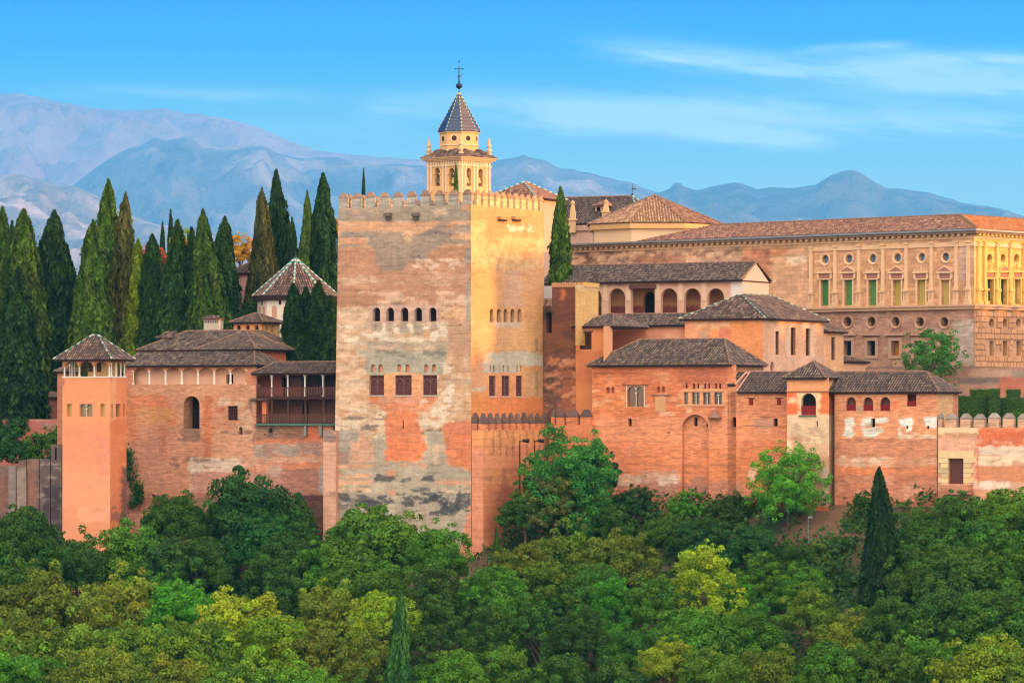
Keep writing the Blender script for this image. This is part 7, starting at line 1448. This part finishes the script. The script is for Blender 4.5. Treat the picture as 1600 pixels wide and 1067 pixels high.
# crown centre column, crown top row, crown width in picture pixels, distance, colour, kind
WOOD = [
 # against the walls
 ('wall', 22, 786, 150, 396, 'dark', 'r'), ('wall', 118, 822, 110, 396, 'dark', 'r'), ('wall', 212, 818, 150, 397, 'mid', 'r'), ('wall', 275, 772, 110, 404, 'dark', 'r'), ('wall', 392, 726, 168, 405, 'blue', 'r'), ('wall', 452, 770, 80, 409, 'dark', 'r'), ('wall', 345, 868, 100, 396, 'blue', 't'), ('wall', 448, 846, 120, 391, 'dark', 'r'), ('wall', 425, 800, 130, 400, 'blue', 'r'),
 ('wall', 600, 795, 165, 388, 'mid', 'r'), ('wall', 515, 838, 120, 388, 'mid', 'r'), ('wall', 684, 814, 104, 385, 'mid', 'r'), ('wall', 822, 766, 84, 400, 'dark', 'r'), ('wall', 822, 846, 110, 386, 'olive', 'r'), ('wall', 880, 820, 140, 388, 'olive', 'r'), ('wall', 965, 826, 130, 388, 'olive', 'r'),
 ('wall', 993, 750, 74, 402, 'blue', 'r'), ('wall', 1036, 792, 90, 397, 'dark', 'r'), ('wall', 1074, 766, 64, 400, 'bright', 'r'), ('wall', 1150, 768, 90, 398, 'dark', 'r'), ('wall', 1098, 804, 100, 392, 'blue', 'r'), ('wall', 948, 780, 84, 400, 'dark', 'r'),
 ('wall', 1302, 838, 84, 388, 'dark', 'r'), ('wall', 1340, 788, 60, 391, 'dark', 'r'), ('wall', 1172, 822, 90, 388, 'blue', 'r'), ('wall', 1240, 838, 90, 386, 'dark', 'r'), ('wall', 310, 838, 110, 396, 'dark', 'r'), ('wall', 72, 850, 110, 392, 'dark', 'r'), ('wall', 250, 826, 110, 398, 'blue', 'r'), ('wall', 480, 826, 90, 396, 'dark', 'r'),
 ('wall', 1434, 778, 110, 382, 'dark', 'r'), ('wall', 1505, 768, 120, 379, 'dark', 'r'), ('wall', 1580, 764, 120, 376, 'mid', 'r'), ('wall', 1660, 760, 140, 372, 'dark', 'r'), ('wall', 1540, 800, 130, 373, 'dark', 'r'), ('wall', 1465, 814, 130, 376, 'dark', 'r'),
 # second band
 ('upper', -20, 850, 150, 384, 'dark', 'r'), ('upper', 60, 884, 170, 380, 'olive', 'r'), ('upper', 185, 892, 170, 379, 'olive', 'r'), ('upper', 262, 888, 120, 381, 'dark', 'r'), ('upper', 292, 902, 120, 377, 'bright', 'r'), ('upper', 372, 916, 168, 372, 'yellow', 'r'), ('upper', 445, 888, 120, 380, 'dark', 't'), ('upper', 522, 908, 150, 373, 'olive', 'r'), ('upper', 585, 866, 130, 381, 'mid', 'r'),
 ('upper', 598, 928, 110, 368, 'yellow', 'r'), ('upper', 684, 878, 124, 378, 'dark', 't'), ('upper', 772, 882, 110, 376, 'mid', 'r'), ('upper', 850, 872, 130, 379, 'olive', 't'), ('upper', 920, 872, 110, 380, 'dark', 'r'), ('upper', 955, 888, 105, 373, 'bright', 't'), ('upper', 1032, 902, 110, 374, 'mid', 'r'), ('upper', 1095, 838, 140, 376, 'lime', 't'),
 ('upper', 1150, 900, 110, 374, 'bright', 't'), ('upper', 1188, 854, 100, 382, 'mid', 't'), ('upper', 1250, 878, 110, 380, 'mid', 'r'), ('upper', 1310, 884, 100, 381, 'dark', 'r'), ('upper', 1285, 846, 76, 385, 'olive', 'r'), ('upper', 1440, 838, 120, 371, 'dark', 'r'), ('upper', 1510, 850, 140, 367, 'dark', 'r'), ('upper', 1595, 838, 140, 365, 'mid', 'r'), ('upper', 1670, 850, 150, 364, 'dark', 'r'),
 # third band
 ('lower', 10, 950, 150, 368, 'olive', 'r'), ('lower', 125, 950, 160, 366, 'olive', 'r'), ('lower', 232, 958, 150, 364, 'olive', 'r'), ('lower', 315, 968, 150, 362, 'olive', 'r'), ('lower', 425, 966, 150, 361, 'yellow', 'r'), ('lower', 500, 968, 130, 361, 'olive', 'r'), ('lower', 565, 976, 120, 360, 'olive', 'r'), ('lower', 690, 938, 130, 364, 'dark', 't'), ('lower', 765, 926, 110, 367, 'mid', 't'), ('lower', 842, 932, 110, 366, 'dark', 't'),
 ('lower', 905, 946, 100, 364, 'dark', 'r'), ('lower', 985, 966, 120, 362, 'dark', 'r'), ('lower', 1075, 944, 140, 364, 'mid', 'r'), ('lower', 1170, 948, 120, 363, 'mid', 'r'), ('lower', 1268, 918, 100, 368, 'olive', 'r'), ('lower', 1330, 944, 110, 364, 'olive', 'r'), ('lower', 1392, 918, 120, 365, 'dark', 'r'), ('lower', 1470, 916, 140, 361, 'dark', 'r'), ('lower', 1560, 918, 150, 358, 'dark', 'r'), ('lower', 1640, 922, 150, 356, 'dark', 'r'),
 # lowest band along the bottom edge
 ('bottom', 30, 1002, 150, 356, 'bright', 'r'), ('bottom', 150, 1010, 160, 354, 'olive', 'r'), ('bottom', 270, 1018, 150, 352, 'olive', 'r'), ('bottom', 382, 1030, 150, 350, 'mid', 'r'), ('bottom', 480, 1034, 130, 350, 'mid', 'r'), ('bottom', 560, 1044, 120, 349, 'dark', 'r'), ('bottom', 700, 1016, 110, 352, 'mid', 'r'), ('bottom', 790, 1000, 130, 354, 'mid', 't'), ('bottom', 880, 1018, 110, 352, 'dark', 'r'), ('bottom', 965, 1024, 130, 350, 'dark', 'r'),
 ('bottom', 1042, 998, 84, 354, 'yellow', 'r'), ('bottom', 1120, 1010, 110, 352, 'mid', 'r'), ('bottom', 1205, 1002, 130, 352, 'olive', 'r'), ('bottom', 1300, 1006, 130, 350, 'mid', 'r'), ('bottom', 1385, 1000, 130, 350, 'mid', 'r'), ('bottom', 1450, 984, 140, 352, 'mid', 'r'), ('bottom', 1535, 992, 160, 349, 'yellow', 'r'), ('bottom', 1630, 996, 160, 347, 'olive', 'r'), ('bottom', -60, 1000, 150, 356, 'mid', 'r'),
]
def landmark(x):
    for a, b, n in ((-200, 95, 'the old rampart'), (95, 200, 'the orange pavilion tower'), (200, 400, 'the columned loggia'), (400, 520, 'the timber gallery'), (520, 740, 'the great tower'), (740, 870, 'the pointed battlements'), (870, 1065, 'the twin-arched window'), (1065, 1230, 'the blind arch'), (1230, 1310, 'the balcony tower'), (1310, 1465, 'the white plaster patches'), (1465, 2000, 'the gate wall')):
        if a <= x < b: return n
BANDW = {'wall': 'highest row of the wood, next to the wall', 'upper': 'second row of the wood', 'lower': 'third row of the wood', 'bottom': 'lowest row of the wood'}
used = {}
ORD = ['first', 'second', 'third', 'fourth', 'fifth', 'sixth']
for i, (band_, px, top, w, Y, c, k) in enumerate(sorted(WOOD, key=lambda q: (['wall', 'upper', 'lower', 'bottom'].index(q[0]), q[1]))):
    top += rngT.uniform(-5, 9); Y += rngT.uniform(-2, 2); R_ = w / 2 / F * Y * rngT.uniform(.95, 1.08); mesh = CRT[i % 2] if k == 't' else CR[(i * 3 + int(px)) % 5]
    if w < 80: mesh = CRF[i % 3]
    Hf = 1.45 if k == 't' else (1.0, 1.12, .9, 1.05, 1.22)[(i * 3 + int(px)) % 5]
    zt_ = CAMZ + (HOR - top) / F * Y; s = R_ / 5.0; cz = zt_ - 5 * s * Hf * .98; x = (px - 800) / F * Y
    g = float(ground(np.array([x]), np.array([Y]))[0]); tz = (cz - g + 1.0) / 6.0
    if px > 1370 and c == 'dark': c = 'leafy'
    br = rngT.uniform(.8, 1.3); col = tuple(min(255, v * br ** .5 * (1 + rngT.uniform(-.06, .06))) for v in GR[c])
    key = (band_, landmark(px), c); used[key] = used.get(key, 0) + 1
    size = 'small ' if w < 90 else ('tall ' if k == 't' else '')
    lab = f"{size}{WORD[c]} tree in the {dict(wall='top', upper='second', lower='third', bottom='lowest')[band_]} row of the wood, below {landmark(px)}"
    if used[key] > 1: lab += f", {ORD[used[key] - 1]} along"
    if len(lab.split()) > 16: lab = lab.replace(' row of the wood', ' row')
    place('broadleaf_tree', mesh, LB[i % 4], (x, Y, cz), (s * rngT.uniform(.95, 1.1), s, s), rngT.uniform(0, 6.28), col, lab, 'tree', 'broadleaf trees of the wood below the walls')
# cypresses of the upper garden, and the two standing in the wood
CYP = [ # column, top row, bottom row, width, distance, mesh, colour, label
 (6, 330, 662, 42, 452, 'm', 'cypy', 'slender sunlit cypress at the far edge, beside the twin pointed one'), (18, 352, 662, 24, 462, 's', 'cyp', 'thin cypress tip squeezed behind the two outer garden cypresses'), (38, 334, 660, 60, 446, 'm', 'cypy', 'tall conical cypress with a golden tip above the garden kiosk'),
 (30, 423, 668, 80, 440, 'w', 'cyp', 'broad deep green cypress standing in front, over the red garden wall'), (86, 338, 655, 76, 450, 'i', 'cyp', 'shaggy dark conifer behind the pavilion tower roof'), (147, 350, 640, 68, 446, 'w', 'cypy', 'full cypress with golden flank, above the pavilion tower roof'),
 (170, 288, 640, 62, 454, 'w', 'cypy', 'highest double-topped cypress of the left cluster'), (197, 310, 640, 56, 451, 'i', 'brown', 'brownish ragged conifer against the highest cypress'), (214, 380, 640, 36, 449, 's', 'yellow', 'narrow golden-lit cypress below the orange autumn tree'),
 (237, 372, 640, 56, 448, 'm', 'cyp', 'dark cypress above the small roof dormer'), (266, 335, 640, 16, 490, 's', 'cyp', 'tiny distant cypress with a needle tip'), (254, 354, 640, 15, 490, 's', 'cyp', 'smallest distant cypress between the taller garden ones'), (279, 350, 640, 46, 456, 'm', 'cypy', 'bushy cypress mixed with yellow foliage behind the chimney group'),
 (272, 385, 640, 62, 446, 'w', 'cyp', 'wide cypress with lit crest over the dark upper roof'), (301, 362, 640, 34, 455, 's', 'cyp', 'slim cypress gap filler between two wide ones'), (318, 334, 640, 50, 452, 'm', 'cypy', 'tall cypress rising behind the yellow-lit one by the chimney'), (322, 358, 640, 74, 445, 'w', 'cypy', 'big yellow-green cypress directly behind the chimney'),
 (350, 346, 640, 58, 449, 'm', 'cyp', 'dark green cypress beside the pink house'), (410, 302, 520, 54, 452, 'w', 'brown', 'golden-brown cypress left of the white octagonal hall peak'.replace('left of', 'beside')), (433, 275, 520, 60, 460, 'i', 'cyp', 'towering shaggy conifer above the octagonal roof'), (457, 350, 520, 34, 456, 'i', 'cyp', 'short ragged conifer just behind the octagonal roof tip'),
 (482, 306, 560, 34, 458, 'm', 'cypy', 'pointed light green cypress behind the octagonal roof'), (508, 279, 560, 50, 455, 'm', 'cyp', 'very tall dark cypress touching the great tower edge'), (474, 366, 520, 26, 452, 's', 'cypy', 'little bright cypress tip beside the octagonal roof peak'),
 (461, 447, 600, 44, 433, 'm', 'cyp', 'first of three dark cypresses in front of the octagonal hall'), (478, 453, 600, 34, 434, 's', 'cyp', 'middle and thinnest of the cypresses in front of the octagonal hall'), (495, 443, 600, 50, 433, 'm', 'cyp', 'golden-tipped cypress in front of the octagonal hall'), (520, 466, 600, 46, 431, 'm', 'cyp', 'dark cypress hard against the great tower side'),
 (568.5, 273, 420, 15, 470, 's', 'cyp', 'thin cypress tip poking up behind the shaded battlements'), (712, 266, 420, 19, 440, 's', 'cypy', 'small sunny cypress in front of the bell tower belfry'), (877, 299, 470, 46, 436, 'm', 'cypy', 'tall cypress standing alone between great tower and church roof'),
 (1375, 734, 950, 62, 375, 'w', 'cyp', 'tall dark cypress in the wood, in front of the plastered wing'), (624, 934, 1180, 76, 352, 'w', 'blue', 'blue-green cypress at the bottom of the wood under the great tower'), (1195, 875, 960, 24, 383, 's', 'blue', 'small young cypress on the slope below the bright solitary tree'),
 (775, 825, 860, 12, 392, 's', 'dark', 'tiny cypress at the foot of the pointed battlements')]
for i, (px, t0, t1, w, Y, k, c, lab) in enumerate(CYP):
    mesh, H0, R0 = {'s': (CYS[0], 14, .95), 'm': (CY[i % 2], 14, (1.35, 1.6)[i % 2]), 'w': (CY[2], 14, 1.9), 'i': (CYI[i % 2], 14, (2.1, 2.5)[i % 2])}[k]
    zt_ = CAMZ + (HOR - t0) / F * Y; x = (px - 800) / F * Y; zb_ = CAMZ + (HOR - t1) / F * Y; g = float(ground(np.array([x]), np.array([Y]))[0]); zb_ = min(zb_, g + .8) if g < zt_ - 3 else zb_
    Hh = zt_ - zb_; sx = (w / 2 / F * Y) / R0 * (1.34 if px < 550 else 1.1)
    br = rngT.uniform(.9, 1.1); col = tuple(v * br for v in GR[c])
    place('cypress_tree', mesh, ST, (x, Y, zb_), (sx, sx, Hh / H0 / .985), rngT.uniform(0, 6.28), col, lab, 'cypress', 'cypresses around the palace')
# other single trees
def bigtree(nm, px, top, w, Y, c, mesh, hf, lab, tm=None, fz=1.0, grp=None, trunk=True):
    R_ = w / 2 / F * Y * 1.08; zt_ = CAMZ + (HOR - top) / F * Y; s = R_ / 5; cz = zt_ - 5 * s * hf * fz; x = (px - 800) / F * Y
    col = GR[c] if isinstance(c, str) else c
    return place(nm, mesh, LB[1] if trunk else None, (x, Y, cz), (s, s, s * fz), rngT.uniform(0, 6.28), col, lab, 'tree', grp)
CRB = crown_mesh('crown', 401, H=1.25, clumps=230, per=420, cr=(.6, 1.0), leaf=(.10, .19), rag=.3, drop=.9)
bigtree('pine_tree', 886, 662, 146, 400, (64, 124, 44), CRB, 1.25, 'large rounded green tree hiding the junction of the great tower foot and the brick hall', fz=1.0)
bigtree('broadleaf_tree', 925, 700, 84, 402, (40, 84, 44), CRF[1], .9, 'lower side crown beside the large rounded tree, with wispy tips against the orange wall')
bigtree('broadleaf_tree', 866, 742, 110, 398, (92, 104, 40), CRF[0], .9, 'yellowing low tree tucked under the large rounded green tree')
CRS = crown_mesh('crown', 402, H=1.05, clumps=260, per=330, cr=(.5, .9), leaf=(.10, .18), rag=.45, drop=.75)
bigtree('broadleaf_tree', 1232, 692, 126, 393, (84, 148, 36), CRS, 1.05, 'bright green solitary tree with visible trunk in front of the oratory balcony tower')
bigtree('broadleaf_tree', 1456, 508, 100, 428, (70, 122, 44), crown_mesh('crown', 403, H=.95, clumps=190, per=260, cr=(.45, .8), leaf=(.12, .2), rag=.7, drop=.8), .95, 'airy sparse green tree in front of the renaissance palace brickwork')
for px, top, w, Y, c, lab in ((374, 366, 64, 470, 'gold', 'golden autumn tree behind the pink house'), (300, 372, 50, 464, 'gold', 'yellow-leaved tree showing between the garden cypresses'), (218, 388, 40, 468, 'orange', 'reddish-orange treetop beside the brown conifer'), (528, 342, 44, 470, 'gold', 'yellow autumn tree peeping beside the great tower'), (236, 382, 44, 466, 'orange', 'orange autumn tree among the garden cypresses'), (290, 358, 50, 468, 'yellow', 'yellow-green leafy tree behind the garden cypresses'), (490, 380, 60, 462, 'bright', 'light green tree between two cypresses behind the octagonal roof'),
    (345, 478, 60, 448, 'dark', 'dark bushy tree behind the chimney'), (395, 470, 50, 450, 'dark', 'dark tree below the pink house')):
    bigtree('broadleaf_tree', px, top, w, Y, c, CRF[int(px) % 3], .9, lab, trunk=False if False else True)
# bushes on the terrace by the rampart
for px, top, w, Y, c, lab in ((20, 668, 90, 424, 'blue', 'dark blue-green bush above the old rampart, outermost'), (64, 672, 80, 425, 'mid', 'green bush above the old rampart, beside the pavilion tower'), (90, 668, 50, 427, 'mid', 'leafy bush against the rear turret'), (1586, 644, 40, 392, 'mid', 'round green bush leaning over the gate wall battlements'), (1352, 768, 40, 390, 'dark', 'small dark bush at the foot of the plastered wing')):
    R_ = w / 2 / F * Y; zt_ = CAMZ + (HOR - top) / F * Y; place('bush', CRF[int(px) % 3], None, ((px - 800) / F * Y, Y, zt_ - R_ * .85), (R_ / 5, R_ / 5, R_ / 5), px, GR[c], lab, 'bush', 'bushes growing by the walls')
# climbing plant on the wing beside the pavilion tower
rng = np.random.default_rng(8); Pv = []; 
path = [(194, 700), (203, 715), (207, 730), (198, 742), (210, 752), (214, 770), (222, 762), (216, 780), (206, 790), (226, 775), (204, 700), (196, 722)]
for a, b in zip(path[:-1], path[1:]):
    for k in range(90):
        t = rng.random(); px = a[0] + (b[0] - a[0]) * t + rng.normal() * 3; py = a[1] + (b[1] - a[1]) * t + rng.normal() * 3.4; Pv.append(PL_.pt(PL_.u(px), PL_.z(px, py), .1 + rng.random() * .5))
Pv = np.array(Pv); N_ = rng.normal(size=Pv.shape); N_ /= np.linalg.norm(N_, axis=1)[:, None]; V, Q = leaf_quads(Pv, N_, rng.uniform(.12, .24, len(Pv)), .9, rng)
o = bpy.data.objects.new('climbing_vine', mesh_np('climbing_vine', V, Q, np.repeat(rng.uniform(.7, 1.3, (len(Pv), 1)) * np.ones(3), 4, 0), M_LEAF)); COLL.objects.link(o); o.color = lc(52, 96, 34); tag(o, 'green climbing plant clinging to the brick wing next to the pavilion tower', 'climbing plant')
# clipped hedges of the terrace
def hedge(x0, x1, y0, y1, Y, dep, lab):
    pl = Pl(((x0 - 800) / F * Y, Y), (cos(radians(10)), -sin(radians(10)))); a, b = 0, pl.u(x1) - pl.u(x0); z0, z1 = pl.z(x0, y1), pl.z(x0, y0); rng = np.random.default_rng(int(x0)); n = int((b - a + dep) * (z1 - z0) * 90); P = []; N_ = []
    for i in range(n):
        f_ = rng.random(); u = rng.uniform(a, b); z = rng.uniform(z0, z1); o = rng.uniform(-dep, 0)
        if f_ < .6: P.append(pl.pt(u, z, rng.normal() * .04)); N_.append((*pl.n, 0))
        elif f_ < .85: P.append(pl.pt(u, z1 + rng.normal() * .04, o)); N_.append((0, 0, 1))
        elif f_ < .95: P.append(pl.pt(b + rng.normal() * .03, z, o)); N_.append((*pl.d, 0))
        else: P.append(pl.pt(a + rng.normal() * .03, z, o)); N_.append((*(-pl.d), 0))
    P = np.array(P); N_ = np.array(N_) + rng.normal(size=P.shape) * .35; N_ /= np.linalg.norm(N_, axis=1)[:, None]; V, Q = leaf_quads(P, N_, rng.uniform(.08, .14, n), .9, rng)
    k = len(V); B_ = [pl.pt(u, z, o) for o in (-.05, -dep) for u, z in ((a + .05, z0), (b - .05, z0), (b - .05, z1 - .05), (a + .05, z1 - .05))]
    V = np.concatenate([V, B_]); Q = np.concatenate([Q, [[k, k + 1, k + 2, k + 3], [k + 1, k + 5, k + 6, k + 2], [k + 3, k + 2, k + 6, k + 7], [k + 4, k, k + 3, k + 7], [k + 5, k + 4, k + 7, k + 6]]])
    col = np.concatenate([np.repeat(rng.uniform(.7, 1.3, (n, 1)) * np.ones(3), 4, 0), np.full((8, 3), .7)])
    o = bpy.data.objects.new('clipped_hedge', mesh_np('clipped_hedge', V, Q, col, M_LEAF)); COLL.objects.link(o); o.color = lc(62, 92, 30); tag(o, lab, 'hedge', 'clipped cypress hedges of the terrace')
hedge(1497, 1545, 619, 662, 405, 1.2, 'low clipped hedge block touching the end of the arched wing'); hedge(1515.5, 1545, 608.5, 622, 412, 1.0, 'upper clipped hedge block set back above the low hedge'); hedge(1545, 1562, 608.5, 662, 403, 1.3, 'tall upright hedge pillar in the middle of the terrace'); hedge(1562, 1720, 622, 664, 404, 1.2, 'long low clipped hedge running out of view behind the battlements'); hedge(1572, 1594, 608.5, 624, 411, 1.0, 'square raised hedge block above the long low hedge')
# undergrowth on the slope
def undergrowth():
    rng = np.random.default_rng(77); n = 90000; px = rng.uniform(-120, 1720, n); d = rng.uniform(.3, 62, n); yf = np.interp(px, FOOT[:, 0], FOOT[:, 1]); Y = yf - d; X = (px - 800) / F * Y
    k = fbm(X / 3.2, Y / 2.6, 55, 4); keep = k > .42 - .12 * (d > 8); 
    path_ = (px > 1265) & (px < 1335) & (d < 7); keep &= ~path_ | (rng.random(n) < .12)
    X, Y, k, d = X[keep], Y[keep], k[keep], d[keep]; Z = ground(X, Y); h = (k - .30) * 7 * np.clip(d / 2, .15, 1); P = np.stack([X, Y, Z + h * rng.random(len(X)) ** .5], 1)
    N_ = rng.normal(size=P.shape); N_[:, 2] = np.abs(N_[:, 2]) + .5; N_[:, 1] -= .6; N_ /= np.linalg.norm(N_, axis=1)[:, None]; V, Q = leaf_quads(P, N_, rng.uniform(.18, .42, len(P)), .9, rng)
    t = fbm(X / 2., Y / 2., 66, 3)[:, None]; col = (np.array([.6, .8, .7]) * (1 - t) + np.array([1.25, 1.15, .8]) * t) * rng.uniform(.7, 1.3, (len(P), 1))
    o = bpy.data.objects.new('undergrowth', mesh_np('undergrowth', V, Q, np.repeat(col, 4, 0), M_LEAF)); COLL.objects.link(o); o.color = lc(54, 86, 38); o['kind'] = 'stuff'
undergrowth()
# small floodlight on a post on the slope
b = xyz(1263, 838, 387); t = thing('street_lamp', 'short grey lamp post on the slope path below the solitary bright tree', 'street lamp', b, 'lamps standing at the foot of the palace walls'); m = MB(); m.tube(b - Vector((0, 0, 3)), b + Vector((0, 0, 1.9)), .05, .04, 6, C(130, 138, 144)); m.build('pole', M_METAL, t); m = MB(); q = b + Vector((0, 0, 1.9)); m.tube(q, q + Vector((.4, -.2, .1)), .1, .14, 6, C(160, 166, 172)); m.build('lamp_head', M_METAL, t)
